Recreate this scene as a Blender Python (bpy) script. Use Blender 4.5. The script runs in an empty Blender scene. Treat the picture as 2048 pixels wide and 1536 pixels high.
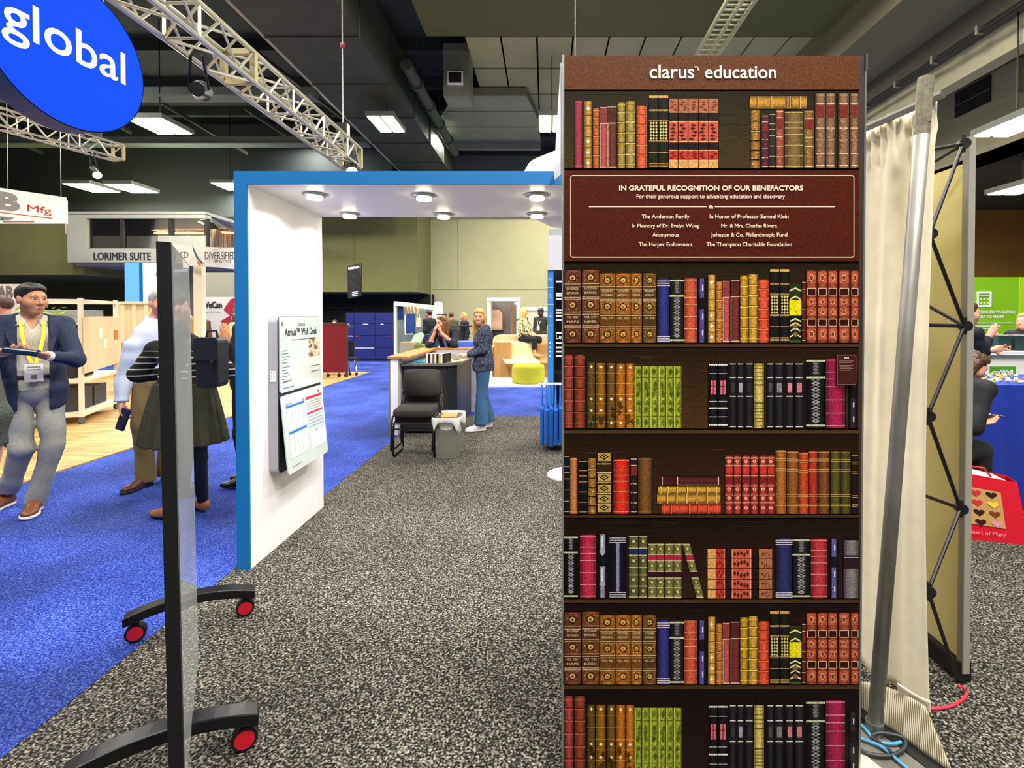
import bpy, bmesh, math, random
import numpy as np
from mathutils import Vector, Matrix, Euler

random.seed(7)
SC = bpy.context.scene
COL = SC.collection

# ------------------------------------------------------------------ camera
F_PX, CX, CY, CAM_H = 1000.0, 1091.0, 646.0, 1.56
PITCH = math.radians(0.8)
cam_data = bpy.data.cameras.new('camera')
cam_data.sensor_fit = 'HORIZONTAL'
cam_data.sensor_width = 36.0
cam_data.lens = F_PX / 2048.0 * 36.0
cam_data.shift_x = -(CX - 1024.0) / 2048.0
cam_data.shift_y = -(768.0 - CY) / 2048.0
cam_data.clip_start = 0.05
cam_data.clip_end = 200
cam = bpy.data.objects.new('camera', cam_data)
cam.location = (0, 0, CAM_H)
cam.rotation_euler = (math.radians(90) - PITCH, 0, 0)
COL.objects.link(cam)
SC.camera = cam

# ------------------------------------------------------------------ view, world, exposure
vs = SC.view_settings
vs.view_transform = 'Standard'
vs.look = 'None'
vs.gamma = 1
vs.use_curve_mapping = False
vs.exposure = 0.28
world = bpy.data.worlds.new('hall_ambient')
world.use_nodes = True
world.node_tree.nodes['Background'].inputs[0].default_value = (0.93, 0.95, 1.0, 1)
world.node_tree.nodes['Background'].inputs[1].default_value = 0.17
SC.world = world
HALL_W = 300.0        # one high-bay fixture
HALL_COL = (1.0, 0.97, 0.88)

def area_lamp(name, loc, power, size=1.0, size_y=None, rot=(0, 0, 0), color=HALL_COL, parent=None, spread=180):
    l = bpy.data.lights.new(name, 'AREA')
    l.energy = power; l.color = color
    l.shape = 'RECTANGLE'; l.size = size; l.size_y = size_y or size
    l.spread = math.radians(spread)
    o = bpy.data.objects.new(name, l)
    o.location = loc; o.rotation_euler = rot
    COL.objects.link(o)
    if parent:
        o.parent = parent
        o.matrix_parent_inverse = WM(parent).inverted()
    return o

# ------------------------------------------------------------------ helpers
def P(px, py, Y):
    """world point seen at a place in the photograph at distance Y in front of the camera"""
    xc, yc = (px - CX) / F_PX, (CY - py) / F_PX
    s, c = math.sin(PITCH), math.cos(PITCH)
    d = Vector((xc, c + yc * s, -s + yc * c))
    return Vector((0, 0, CAM_H)) + d * (Y / d.y)

def G(px, py, z=0.0):
    xc, yc = (px - CX) / F_PX, (CY - py) / F_PX
    s, c = math.sin(PITCH), math.cos(PITCH)
    d = Vector((xc, c + yc * s, -s + yc * c))
    return Vector((0, 0, CAM_H)) + d * ((z - CAM_H) / d.z)

def lin(h):
    h = h.lstrip('#')
    v = [int(h[i:i + 2], 16) / 255 for i in (0, 2, 4)]
    return tuple((c / 12.92 if c <= 0.04045 else ((c + 0.055) / 1.055) ** 2.4) for c in v)

MATS = {}
def mat(name, color='#888888', rough=0.6, metal=0.0, noise=0.0, nscale=8.0, bump=0.0, bscale=60.0, emit=None, estr=0.0,
        spec=0.5, coords='Object', stretch=(1, 1, 1), sheen=0.0, coat=0.0, alpha=1.0):
    if name in MATS:
        return MATS[name]
    m = bpy.data.materials.new(name); m.use_nodes = True
    nt = m.node_tree; b = nt.nodes['Principled BSDF']
    c = lin(color) if isinstance(color, str) else color
    b.inputs['Base Color'].default_value = (*c, 1)
    b.inputs['Roughness'].default_value = rough
    b.inputs['Metallic'].default_value = metal
    b.inputs['Specular IOR Level'].default_value = spec
    if sheen: b.inputs['Sheen Weight'].default_value = sheen
    if coat: b.inputs['Coat Weight'].default_value = coat
    if emit:
        b.inputs['Emission Color'].default_value = (*lin(emit), 1)
        b.inputs['Emission Strength'].default_value = estr
    if alpha < 1: b.inputs['Alpha'].default_value = alpha
    if noise or bump:
        tc = nt.nodes.new('ShaderNodeTexCoord'); mp = nt.nodes.new('ShaderNodeMapping')
        mp.inputs['Scale'].default_value = stretch
        nt.links.new(tc.outputs[coords], mp.inputs['Vector'])
    if noise:
        n = nt.nodes.new('ShaderNodeTexNoise'); n.inputs['Scale'].default_value = nscale
        n.inputs['Detail'].default_value = 4
        nt.links.new(mp.outputs[0], n.inputs['Vector'])
        r = nt.nodes.new('ShaderNodeMapRange')
        r.inputs['From Min'].default_value = .25; r.inputs['From Max'].default_value = .75
        r.inputs['To Min'].default_value = 1 - noise; r.inputs['To Max'].default_value = 1 + noise
        nt.links.new(n.outputs['Fac'], r.inputs['Value'])
        mx = nt.nodes.new('ShaderNodeVectorMath'); mx.operation = 'SCALE'
        mx.inputs[0].default_value = c
        nt.links.new(r.outputs[0], mx.inputs['Scale'])
        nt.links.new(mx.outputs[0], b.inputs['Base Color'])
    if bump:
        n2 = nt.nodes.new('ShaderNodeTexNoise'); n2.inputs['Scale'].default_value = bscale
        n2.inputs['Detail'].default_value = 3
        nt.links.new(mp.outputs[0], n2.inputs['Vector'])
        bp = nt.nodes.new('ShaderNodeBump'); bp.inputs['Strength'].default_value = bump
        bp.inputs['Distance'].default_value = 0.01
        nt.links.new(n2.outputs['Fac'], bp.inputs['Height'])
        nt.links.new(bp.outputs[0], b.inputs['Normal'])
    MATS[name] = m
    return m

def ramp_mat(name, stops, scale, detail=2, rough=.9, stretch=(1, 1, 1), bump=0.0, tex='noise', rot=(0, 0, 0), large=None):
    """procedural material: noise or wave through a colour ramp"""
    if name in MATS: return MATS[name]
    m = bpy.data.materials.new(name); m.use_nodes = True
    nt = m.node_tree; b = nt.nodes['Principled BSDF']
    b.inputs['Roughness'].default_value = rough
    b.inputs['Specular IOR Level'].default_value = .25
    tc = nt.nodes.new('ShaderNodeTexCoord'); mp = nt.nodes.new('ShaderNodeMapping')
    mp.inputs['Scale'].default_value = stretch; mp.inputs['Rotation'].default_value = rot
    nt.links.new(tc.outputs['Object'], mp.inputs['Vector'])
    if tex == 'noise':
        n = nt.nodes.new('ShaderNodeTexNoise'); n.inputs['Scale'].default_value = scale; n.inputs['Detail'].default_value = detail
    elif tex == 'voronoi':
        n = nt.nodes.new('ShaderNodeTexVoronoi'); n.inputs['Scale'].default_value = scale
    else:
        n = nt.nodes.new('ShaderNodeTexWave'); n.inputs['Scale'].default_value = scale
        n.inputs['Distortion'].default_value = detail
    nt.links.new(mp.outputs[0], n.inputs['Vector'])
    r = nt.nodes.new('ShaderNodeValToRGB')
    while len(r.color_ramp.elements) > 1: r.color_ramp.elements.remove(r.color_ramp.elements[-1])
    for i, (p, c) in enumerate(stops):
        e = r.color_ramp.elements[0] if i == 0 else r.color_ramp.elements.new(p)
        e.position = p; e.color = (*lin(c), 1)
    nt.links.new(n.outputs['Fac' if tex != 'voronoi' else 'Distance'], r.inputs[0])
    out = r.outputs[0]
    if large:
        n3 = nt.nodes.new('ShaderNodeTexNoise'); n3.inputs['Scale'].default_value = large[0]; n3.inputs['Detail'].default_value = 5
        nt.links.new(tc.outputs['Object'], n3.inputs['Vector'])
        rr = nt.nodes.new('ShaderNodeMapRange')
        rr.inputs['From Min'].default_value = .35; rr.inputs['From Max'].default_value = .65
        rr.inputs['To Min'].default_value = 1 - large[1]; rr.inputs['To Max'].default_value = 1 + large[1]
        nt.links.new(n3.outputs['Fac'], rr.inputs[0])
        sc = nt.nodes.new('ShaderNodeVectorMath'); sc.operation = 'SCALE'
        nt.links.new(out, sc.inputs[0]); nt.links.new(rr.outputs[0], sc.inputs['Scale'])
        out = sc.outputs[0]
    nt.links.new(out, b.inputs['Base Color'])
    if bump:
        bp = nt.nodes.new('ShaderNodeBump'); bp.inputs['Strength'].default_value = bump; bp.inputs['Distance'].default_value = .01
        nt.links.new(n.outputs[0], bp.inputs['Height']); nt.links.new(bp.outputs[0], b.inputs['Normal'])
    MATS[name] = m
    return m

def glow(name, color, strength):
    if name in MATS: return MATS[name]
    m = bpy.data.materials.new(name); m.use_nodes = True
    nt = m.node_tree
    for n in list(nt.nodes):
        if n.type == 'BSDF_PRINCIPLED': nt.nodes.remove(n)
    e = nt.nodes.new('ShaderNodeEmission')
    e.inputs[0].default_value = (*lin(color), 1); e.inputs[1].default_value = strength
    nt.links.new(e.outputs[0], nt.nodes['Material Output'].inputs[0])
    MATS[name] = m
    return m

_WM = {}
def WM(o): return _WM.get(o.name, Matrix.Identity(4))

def tag(o, label=None, cat=None, group=None, kind=None):
    if label: o['label'] = label
    if cat: o['category'] = cat
    if group: o['group'] = group
    if kind: o['kind'] = kind
    return o

def thing(name, loc, label, cat, group=None, rz=0.0):
    o = bpy.data.objects.new(name, None)
    o.empty_display_size = .1
    o.location = loc; o.rotation_euler = (0, 0, rz)
    COL.objects.link(o)
    _WM[o.name] = Matrix.Translation(Vector(loc)) @ Matrix.Rotation(rz, 4, 'Z')
    return tag(o, label, cat, group)

_TEXT = {}
def text_mesh(s, bold=0.0, extrude=0.0):
    """outline of a line of lettering, unit cap size, as vertices and faces"""
    k = (s, bold, extrude)
    if k in _TEXT: return _TEXT[k]
    c = bpy.data.curves.new('lettering', 'FONT'); c.body = s; c.size = 1.0
    c.offset = bold; c.extrude = extrude; c.resolution_u = 4
    o = bpy.data.objects.new('lettering', c); COL.objects.link(o)
    bpy.context.view_layer.update()
    dg = bpy.context.evaluated_depsgraph_get()
    me = bpy.data.meshes.new_from_object(o.evaluated_get(dg))
    v = [tuple(x.co) for x in me.vertices]; f = [tuple(p.vertices) for p in me.polygons]
    bpy.data.objects.remove(o); bpy.data.curves.remove(c); bpy.data.meshes.remove(me)
    _TEXT[k] = (v, f)
    return _TEXT[k]

class MB:
    """collects shapes in world space; build() links them as ONE mesh object"""
    def __init__(s):
        s.v = []; s.f = []; s.m = []; s.c = []; s.mi = 0; s.col = (1, 1, 1); s.T = None
    def add(s, verts, faces):
        o = len(s.v)
        if s.T is not None: verts = [s.T @ Vector(v) for v in verts]
        s.v += [tuple(v) for v in verts]
        for f in faces:
            s.f.append(tuple(i + o for i in f)); s.m.append(s.mi); s.c.append(s.col)
        return s
    def box(s, lo, hi, R=None):
        x0, y0, z0 = lo; x1, y1, z1 = hi
        v = [(x0, y0, z0), (x1, y0, z0), (x1, y1, z0), (x0, y1, z0), (x0, y0, z1), (x1, y0, z1), (x1, y1, z1), (x0, y1, z1)]
        if R is not None: v = [R @ Vector(q) for q in v]
        return s.add(v, [(3, 2, 1, 0), (4, 5, 6, 7), (0, 1, 5, 4), (1, 2, 6, 5), (2, 3, 7, 6), (3, 0, 4, 7)])
    def cbox(s, c, size, R=None):
        """box by centre and size, R = rotation matrix about the centre"""
        hx, hy, hz = (k / 2 for k in size); c = Vector(c)
        M = Matrix.Translation(c) @ (R.to_4x4() if R is not None else Matrix.Identity(4))
        return s.box((-hx, -hy, -hz), (hx, hy, hz), M)
    def rbox(s, lo, hi, r=.02, R=None, seg=3, axis=2):
        """box with rounded vertical (axis) edges"""
        ax = [0, 1, 2]; ax.remove(axis); a, b = ax
        pts = []
        for (ca, cb, st) in ((hi[a] - r, hi[b] - r, 0), (lo[a] + r, hi[b] - r, 1), (lo[a] + r, lo[b] + r, 2), (hi[a] - r, lo[b] + r, 3)):
            for i in range(seg + 1):
                t = (st + i / seg) * math.pi / 2
                pts.append((ca + r * math.cos(t), cb + r * math.sin(t)))
        n = len(pts); v = []
        for h in (lo[axis], hi[axis]):
            for p in pts:
                q = [0, 0, 0]; q[a] = p[0]; q[b] = p[1]; q[axis] = h; v.append(tuple(q))
        if R is not None: v = [R @ Vector(q) for q in v]
        f = [tuple(range(n - 1, -1, -1)), tuple(range(n, 2 * n))] + [(i, (i + 1) % n, n + (i + 1) % n, n + i) for i in range(n)]
        if axis == 1: f = [tuple(reversed(q)) for q in f]
        return s.add(v, f)
    def quad(s, a, b, c, d): return s.add([a, b, c, d], [(0, 1, 2, 3)])
    def prism(s, pts, off):
        """polygon pts (3-D) pushed along off"""
        n = len(pts); off = Vector(off)
        v = [Vector(p) for p in pts] + [Vector(p) + off for p in pts]
        return s.add(v, [tuple(range(n - 1, -1, -1)), tuple(range(n, 2 * n))] + [(i, (i + 1) % n, n + (i + 1) % n, n + i) for i in range(n)])
    def tube(s, pts, r, n=8, closed=False):
        pts = [Vector(p) for p in pts]; rs = r if isinstance(r, (list, tuple)) else [r] * len(pts)
        v = []; N = len(pts); up = None
        for i, p in enumerate(pts):
            if closed: d = pts[(i + 1) % N] - pts[i - 1]
            else: d = pts[min(i + 1, N - 1)] - pts[max(i - 1, 0)]
            d.normalize()
            if up is None:
                up = Vector((0, 0, 1)) if abs(d.z) < .9 else Vector((1, 0, 0))
            a = d.cross(up)
            if a.length < 1e-4: a = d.cross(Vector((0, 1, 0)))
            a.normalize(); bb = a.cross(d).normalized(); up = bb
            for k in range(n):
                t = 2 * math.pi * k / n
                v.append(p + (a * math.cos(t) + bb * math.sin(t)) * rs[i])
        f = []
        for i in range(N if closed else N - 1):
            j = (i + 1) % N
            for k in range(n):
                f.append((i * n + k, i * n + (k + 1) % n, j * n + (k + 1) % n, j * n + k))
        if not closed:
            f += [tuple(range(n - 1, -1, -1)), tuple(range((N - 1) * n, N * n))]
        return s.add(v, f)
    def bar(s, a, b, w, h, up=(0, 0, 1)):
        """rectangular bar from a to b; w sideways, h along up"""
        a, b, up = Vector(a), Vector(b), Vector(up)
        d = (b - a).normalized(); sx = d.cross(up).normalized() * w / 2; u = sx.cross(d).normalized() * h / 2
        v = [a - sx - u, a + sx - u, a + sx + u, a - sx + u, b - sx - u, b + sx - u, b + sx + u, b - sx + u]
        return s.add(v, [(3, 2, 1, 0), (4, 5, 6, 7), (0, 1, 5, 4), (1, 2, 6, 5), (2, 3, 7, 6), (3, 0, 4, 7)])
    def cyl(s, c, r, h, n=24, axis=(0, 0, 1), r2=None):
        axis = Vector(axis).normalized(); c = Vector(c)
        return s.tube([c, c + axis * h], [r, r2 if r2 is not None else r], n)
    def lathe(s, c, prof, n=24, sx=1.0, sy=1.0):
        """profile [(r, z)] turned about the vertical through c"""
        v = []; c = Vector(c)
        for r, z in prof:
            for k in range(n):
                t = 2 * math.pi * k / n
                v.append(c + Vector((r * sx * math.cos(t), r * sy * math.sin(t), z)))
        N = len(prof)
        f = [(i * n + k, i * n + (k + 1) % n, (i + 1) * n + (k + 1) % n, (i + 1) * n + k) for i in range(N - 1) for k in range(n)]
        f += [tuple(range(n - 1, -1, -1)), tuple(range((N - 1) * n, N * n))]
        return s.add(v, f)
    def ball(s, c, rx, ry=None, rz=None, n=12):
        ry = ry or rx; rz = rz or rx
        prof = [(max(1e-4, math.sin(math.pi * i / n)), -math.cos(math.pi * i / n) * rz) for i in range(n + 1)]
        return s.lathe(c, prof, 2 * n, rx, ry)
    def text(s, st, M, width=None, height=None, align='C', bold=0.0, extrude=0.0):
        """lettering in the plane of M (x along the line, y up); width/height in metres fit the line"""
        mw = any(c in st for c in 'MW')          # these glyphs are thickened by overprinting
        v, f = text_mesh(st, 0.0 if mw else bold, extrude)
        if mw and bold:
            v0, f0, v, f = v, f, [], []
            for k, (dx, dy) in enumerate(((-1, -.6), (1, .6), (1, -.6), (-1, .6))):
                o = len(v); v += [(q[0] + dx * bold * .9, q[1] + dy * bold * .9, q[2] + k * .0004) for q in v0]; f += [tuple(i + o for i in q) for q in f0]
        if not v: return s
        xs = [q[0] for q in v]; ys = [q[1] for q in v]
        w = max(xs) - min(xs); h = max(ys) - min(ys)
        sx = sy = 1
        if width and height: sx, sy = width / w, height / h
        elif width: sx = sy = width / w
        elif height: sx = sy = height / h
        ox = {'C': (max(xs) + min(xs)) / 2, 'L': min(xs), 'R': max(xs)}[align]
        return s.add([M @ Vector(((q[0] - ox) * sx, (q[1] - (min(ys) if height else 0)) * sy, q[2] * sx)) for q in v], f)
    def grid(s, fn, nu, nv, thick=None):
        """surface fn(u, v) over the unit square, optionally with a thickness vector function"""
        v = [fn(i / nu, j / nv) for j in range(nv + 1) for i in range(nu + 1)]
        f = [(j * (nu + 1) + i, j * (nu + 1) + i + 1, (j + 1) * (nu + 1) + i + 1, (j + 1) * (nu + 1) + i) for j in range(nv) for i in range(nu)]
        return s.add(v, f)
    def build(s, name, mats, parent=None, smooth=False, color=False, solid=0.0, bevel=0.0, base=None):
        me = bpy.data.meshes.new(name)
        v = np.array([tuple(q) for q in s.v], float).reshape(-1, 3)
        loc = Vector((0, 0, 0))
        if parent is not None:
            Mi = np.array(WM(parent).inverted())
            v = v @ Mi[:3, :3].T + Mi[:3, 3]
        else:
            lo, hi = v.min(0), v.max(0)
            loc = Vector(((lo[0] + hi[0]) / 2, (lo[1] + hi[1]) / 2, lo[2])) if base is None else Vector(base)
            v = v - np.array(loc)
        me.from_pydata([tuple(q) for q in v], [], s.f)
        mats = mats if isinstance(mats, (list, tuple)) else [mats]
        for m in mats: me.materials.append(m)
        if any(s.m): me.polygons.foreach_set('material_index', s.m)
        if smooth: me.polygons.foreach_set('use_smooth', [True] * len(s.f))
        if color:
            a = me.color_attributes.new('ink', 'FLOAT_COLOR', 'CORNER')
            buf = []
            for p, c in zip(s.f, s.c):
                for _ in p: buf += [c[0], c[1], c[2], 1.0]
            a.data.foreach_set('color', buf)
        me.update()
        o = bpy.data.objects.new(name, me); COL.objects.link(o)
        if parent is not None:
            o.parent = parent; _WM[o.name] = WM(parent)
        else:
            o.location = loc; _WM[o.name] = Matrix.Translation(loc)
        if solid:
            md = o.modifiers.new('thickness', 'SOLIDIFY'); md.thickness = solid; md.offset = 0
        if bevel:
            md = o.modifiers.new('bevel', 'BEVEL'); md.width = bevel; md.segments = 2; md.limit_method = 'ANGLE'
        if smooth and not solid:
            pass
        return o

def struct(mb, name, m, **k):
    o = mb.build(name, m, **k); o['kind'] = 'structure'
    return o

def copy_thing(root, loc, label=None, rz=None):
    """a copy of a thing with copies of its parts and sub-parts"""
    r = root.copy(); COL.objects.link(r); r.location = loc
    if rz is not None: r.rotation_euler = (0, 0, rz)
    if label: r['label'] = label
    for ch in list(root.children):
        c = ch.copy(); COL.objects.link(c); c.parent = r
        for g in list(ch.children):
            d = g.copy(); COL.objects.link(d); d.parent = c
    return r

def Mface(origin, xdir, ydir=(0, 0, 1)):
    """matrix of a lettering plane: x along xdir, y along ydir"""
    x = Vector(xdir).normalized(); y = Vector(ydir).normalized(); z = x.cross(y)
    M = Matrix.Identity(4)
    for i in range(3):
        M[i][0] = x[i]; M[i][1] = y[i]; M[i][2] = z[i]; M[i][3] = origin[i]
    return M

# ------------------------------------------------------------------ common materials
WHITE = mat('white_laminate', '#f4f3f6', .45)
BLACK = mat('black_powder_coat', '#0c0d10', .4)
BLACKF = mat('black_fabric', '#17171a', .9, bump=.3, bscale=300)
ALU = mat('brushed_aluminium', '#b9bbb8', .35, .9)
STEEL = mat('dull_steel', '#8e8c86', .45, .8, noise=.15, nscale=30)
CREAMM = mat('cream_enamel', '#efe6cc', .45)
CHROME = mat('chrome', '#c8ccd0', .15, 1)
# ------------------------------------------------------------------ the hall
CARPET_GREY = ramp_mat('grey_flecked_carpet', [(.34, '#060606'), (.455, '#262422'), (.56, '#5f5b54'), (.70, '#a59e92')], 105, 2, .95, bump=.9, large=(1.2, .12))
CARPET_BLUE = ramp_mat('blue_plush_carpet', [(.32, '#0d1c5c'), (.5, '#2840a0'), (.68, '#6078cc')], 110, 3, .95, bump=.8, large=(1.1, .38))
OAK = ramp_mat('pale_oak_planks', [(.3, '#94703f'), (.5, '#bd965f'), (.7, '#d2b07c')], 2.2, 5, .5, stretch=(1.0, 7, 1), large=(.8, .14))
m = MB(); m.box((-26, -5, -.12), (24, 27, -.012)); struct(m, 'floor', mat('concrete', '#6d6c68', .8, noise=.1))
m = MB(); m.prism([(-1.92, -3, -.012), (9, -3, -.012), (9, 7.8, -.012), (-1.92, 7.8, -.012)], (0, 0, .012))
tag(m.build('grey_carpet', CARPET_GREY), 'salt and pepper grey carpet under the bookcase panel and white arch', 'carpet')
m = MB(); m.prism([(-20, -3, -.012), (-1.925, -3, -.012), (-1.925, 7.805, -.012), (9, 7.805, -.012), (9, 24.5, -.012), (-20, 24.5, -.012)], (0, 0, .011))
tag(m.build('blue_carpet', CARPET_BLUE), 'bright blue aisle carpet meeting the grey carpet along a slanting edge', 'carpet')
m = MB(); m.box((-14, 3.4, -.001), (-4.86, 13.8, .016))
tag(m.build('wood_floor_panel', OAK), 'pale wood plank flooring of the booth behind the man in the blazer', 'flooring')
m = MB(); m.box((-1.75, 10.9, 0), (4, 14.6, .045))
tag(m.build('platform', mat('white_platform', '#efeee9', .4)), 'low white display platform under the curved bench', 'platform')

DECK = mat('dark_roof_deck', '#2a302c', .8, noise=.25, nscale=1.5)
m = MB(); m.box((-26, -5, 9.5), (24, 27, 9.7))
for k in range(14):
    m.box((-26, -4 + 2.3 * k, 9.15), (24, -3.8 + 2.3 * k, 9.5))
struct(m, 'ceiling', DECK)

OLIVE = mat('olive_painted_wall', '#7d7d4a', .8, noise=.05, nscale=2)
SAGE = mat('sage_painted_wall', '#c2be8e', .8, noise=.04, nscale=2)
GREIGE = mat('greige_painted_wall', '#aeb0a6', .75)
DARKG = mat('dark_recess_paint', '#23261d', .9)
# back wall, right portion, with recessed seams
m = MB(); m.box((-5.63, 24.6, 0), (14, 24.9, 9.5)); struct(m, 'wall_back', SAGE)
m = MB()
m.box((-5.6, 24.585, 2.86), (14, 24.6, 2.875)); m.box((-4.3, 24.585, 2.875), (-4.29, 24.6, 6.4))
struct(m, 'trim_1', mat('seam_shadow_paint', '#8c8b6c', .9))
m = MB(); m.box((-5.62, 24.2, 6.5), (14, 24.6, 9.4))
for k in range(6): m.box((-5.2 + k * 1.9, 24.17, 6.55), (-5.13 + k * 1.9, 24.2, 9.4))
struct(m, 'wall_bulkhead', mat('bulkhead_paint', '#6d7264', .8))
# overhanging upper wall on the left with a dark recess under it
m = MB(); m.box((-15.2, 22, 2.62), (-5.63, 24.6, 9.5)); struct(m, 'wall_overhang', OLIVE)
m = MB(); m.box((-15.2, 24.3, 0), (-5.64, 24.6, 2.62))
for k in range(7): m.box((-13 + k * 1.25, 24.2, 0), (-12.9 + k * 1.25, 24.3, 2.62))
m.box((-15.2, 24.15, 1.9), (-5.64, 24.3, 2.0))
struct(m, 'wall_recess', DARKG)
# left olive wall and its soffit
m = MB(); m.box((-26, 16.9, 2.95), (-15.6, 22.4, 5.05)); struct(m, 'wall_left', OLIVE)
m = MB(); m.box((-26, 19.9, 5.5), (-6.1, 20.2, 9.15)); struct(m, 'wall_shade_screen', mat('upper_shade_tone', '#1c2222', .85))  # dark screen added so the unlit upper hall looks dark
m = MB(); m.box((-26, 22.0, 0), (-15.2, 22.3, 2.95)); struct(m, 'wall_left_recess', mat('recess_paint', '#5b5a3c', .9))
# suite corner with glazed balcony
z0, z1 = 3.33, 4.92
wz0, wz1 = 3.79, 4.78
m = MB()
m.box((-15.75, 16.5, z0), (-15.12, 16.8, z1)); m.box((-15.12, 16.5, z0), (-11.2, 16.8, wz0)); m.box((-15.12, 16.5, wz1), (-11.2, 16.8, z1))
m.box((-15.75, 16.8, z0 - .1), (-11.2, 22, z0))
m.box((-12.75, 16.49, wz0), (-11.2, 16.8, 4.2))
e2 = Vector((-11.75, 18.9, 0))
m.prism([(-11.19, 16.51, z0 + .002), (e2.x, e2.y, z0), (e2.x, e2.y, wz0 - .2), (-11.19, 16.51, wz0 - .2)], (-.2, .03, 0))
m.prism([(-11.19, 16.51, wz1 - .05), (e2.x, e2.y, wz1 - .05), (e2.x, e2.y, z1 - .03), (-11.19, 16.51, z1 - .03)], (-.2, .03, 0))
m.box((-15.75, 16.5, 4.9), (-11.2, 22, 5.0))
struct(m, 'wall_suite', GREIGE)
m = MB(); m.box((-14.6, 21.9, 0), (-11.2, 22.2, 3.3)); m.box((-13.2, 18.5, 0), (-11.3, 18.8, 3.3))
struct(m, 'wall_suite_lower', mat('suite_lower_paint', '#9c9a80', .8))
SLAT = ramp_mat('dark_vertical_slats', [(.4, '#3c3e4a'), (.6, '#a08a68')], 6, 3, .5, stretch=(8, 1, .15))
m = MB(); m.box((-15.12, 19.5, wz0 - .3), (-10.8, 19.6, wz1 + .1)); struct(m, 'wall_suite_inner', SLAT)
GLASS = bpy.data.materials.new('window_glass'); GLASS.use_nodes = True
_nt = GLASS.node_tree; _nt.nodes.remove(_nt.nodes['Principled BSDF'])
_t = _nt.nodes.new('ShaderNodeBsdfTransparent'); _t.inputs[0].default_value = (.85, .88, .9, 1)
_g = _nt.nodes.new('ShaderNodeBsdfGlossy'); _g.inputs['Roughness'].default_value = .03
_mx = _nt.nodes.new('ShaderNodeMixShader'); _fr = _nt.nodes.new('ShaderNodeFresnel'); _fr.inputs[0].default_value = 1.6
_nt.links.new(_fr.outputs[0], _mx.inputs[0]); _nt.links.new(_t.outputs[0], _mx.inputs[1]); _nt.links.new(_g.outputs[0], _mx.inputs[2])
_nt.links.new(_mx.outputs[0], _nt.nodes['Material Output'].inputs[0])
FRAME = mat('dark_window_frame', '#2a2a28', .5)
for k, (xa, xb) in enumerate(((-15.12, -14.0), (-13.98, -12.4), (-12.38, -11.22))):
    m = MB(); m.box((xa, 16.62, wz0), (xb, 16.63, wz1)); w = struct(m, 'window_%d' % (k + 1), GLASS)
    m = MB(); m.box((xb - .05, 16.55, wz0), (xb + .05, 16.7, wz1)); m.box((xa, 16.55, wz0), (xb, 16.7, wz0 + .03)); m.build('window_frame', FRAME, w)
m = MB(); m.prism([(-11.2, 16.5, wz0 - .2), (e2.x, e2.y, wz0 - .2), (e2.x, e2.y, wz1 - .05), (-11.2, 16.5, wz1 - .05)], (-.02, 0, 0))
struct(m, 'window_4', GLASS)
m = MB(); m.box((-15.1, 19.3, wz1 - .05), (-11.3, 19.45, wz1)); c = m.build('cove_lamp', glow('warm_cove_glow', '#ffb070', 5.0)); area_lamp('suite_lamp', (-13.2, 18.6, 4.7), 70, 2.5, .6, color=(1, .85, .65))
tag(c, 'thin warm cove lamp along the top of the suite windows', 'lamp')
m = MB(); a = Vector((-11.22, 16.5, 4.72)); b = Vector((-11.72, 18.8, 4.72))
m.bar(a + Vector((-.4, .3, 0)), b + Vector((-.4, 0, 0)), .05, .03); c = m.build('cove_lamp', glow('white_cove_glow', '#ffe9d0', 4.0))
tag(c, 'thin white line lamp on the angled side of the suite balcony', 'lamp')
p = thing('picture_frame', P(459, 490, 19.3), 'small framed portrait picture on the suite wall beside the blue arch', 'picture')
m = MB(); a = P(450, 494, 19.3); b = P(467, 472, 19.3); m.box((a.x, 19.3, a.z - .1), (b.x, 19.34, b.z + .1)); m.build('frame', BLACK, p)
m = MB(); m.box((a.x + .06, 19.28, a.z - .02), (b.x - .06, 19.3, b.z + .02)); m.build('picture_print', mat('portrait_print', '#b79a8a', .5, noise=.5, nscale=9), p)
m = MB(); a = P(188, 520, 16.5); b = P(302, 505, 16.5)
m.text('LORIMER SUITE', Mface((a.x, 16.49, a.z), (1, 0, 0)), b.x - a.x, b.z - a.z, 'L', bold=.022, extrude=.02)
tag(m.build('wall_lettering', mat('navy_letters', '#2a3040', .5)), 'dark raised letters reading LORIMER SUITE on the balcony front', 'sign')

# right hand side: stepped bulkhead, its wall, lower ceiling, far wall
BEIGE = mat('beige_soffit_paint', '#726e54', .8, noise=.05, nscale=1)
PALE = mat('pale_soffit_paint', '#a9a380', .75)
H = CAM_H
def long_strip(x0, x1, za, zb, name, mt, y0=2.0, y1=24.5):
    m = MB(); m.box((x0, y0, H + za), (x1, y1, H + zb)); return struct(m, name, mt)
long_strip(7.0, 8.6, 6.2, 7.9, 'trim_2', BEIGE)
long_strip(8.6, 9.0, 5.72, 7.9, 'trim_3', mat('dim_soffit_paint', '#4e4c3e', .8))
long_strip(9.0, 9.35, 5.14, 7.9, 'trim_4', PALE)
long_strip(11.0, 11.3, 3.87, 7.9, 'wall_right', mat('warm_wall_paint', '#9a9470', .8))
long_strip(11.0, 24, 3.87, 4.1, 'ceiling_right', mat('low_ceiling_paint', '#3a372a', .85))
m = MB(); m.box((9.4, 18.3, 0), (24, 18.6, 5.5)); struct(m, 'wall_right_back', mat('ochre_wall', '#8f6420', .8))
for k in range(3):
    pass
m = MB()
pts = [(8.55, y, H + 5.6) for y in (2, 6, 10, 14, 18, 24)]
m.tube(pts, .035); pr = m.build('conduit', mat('black_conduit', '#12120e', .6), None)
tag(pr, 'black electrical conduit clipped along the beige ceiling bulkhead', 'pipe')
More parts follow.
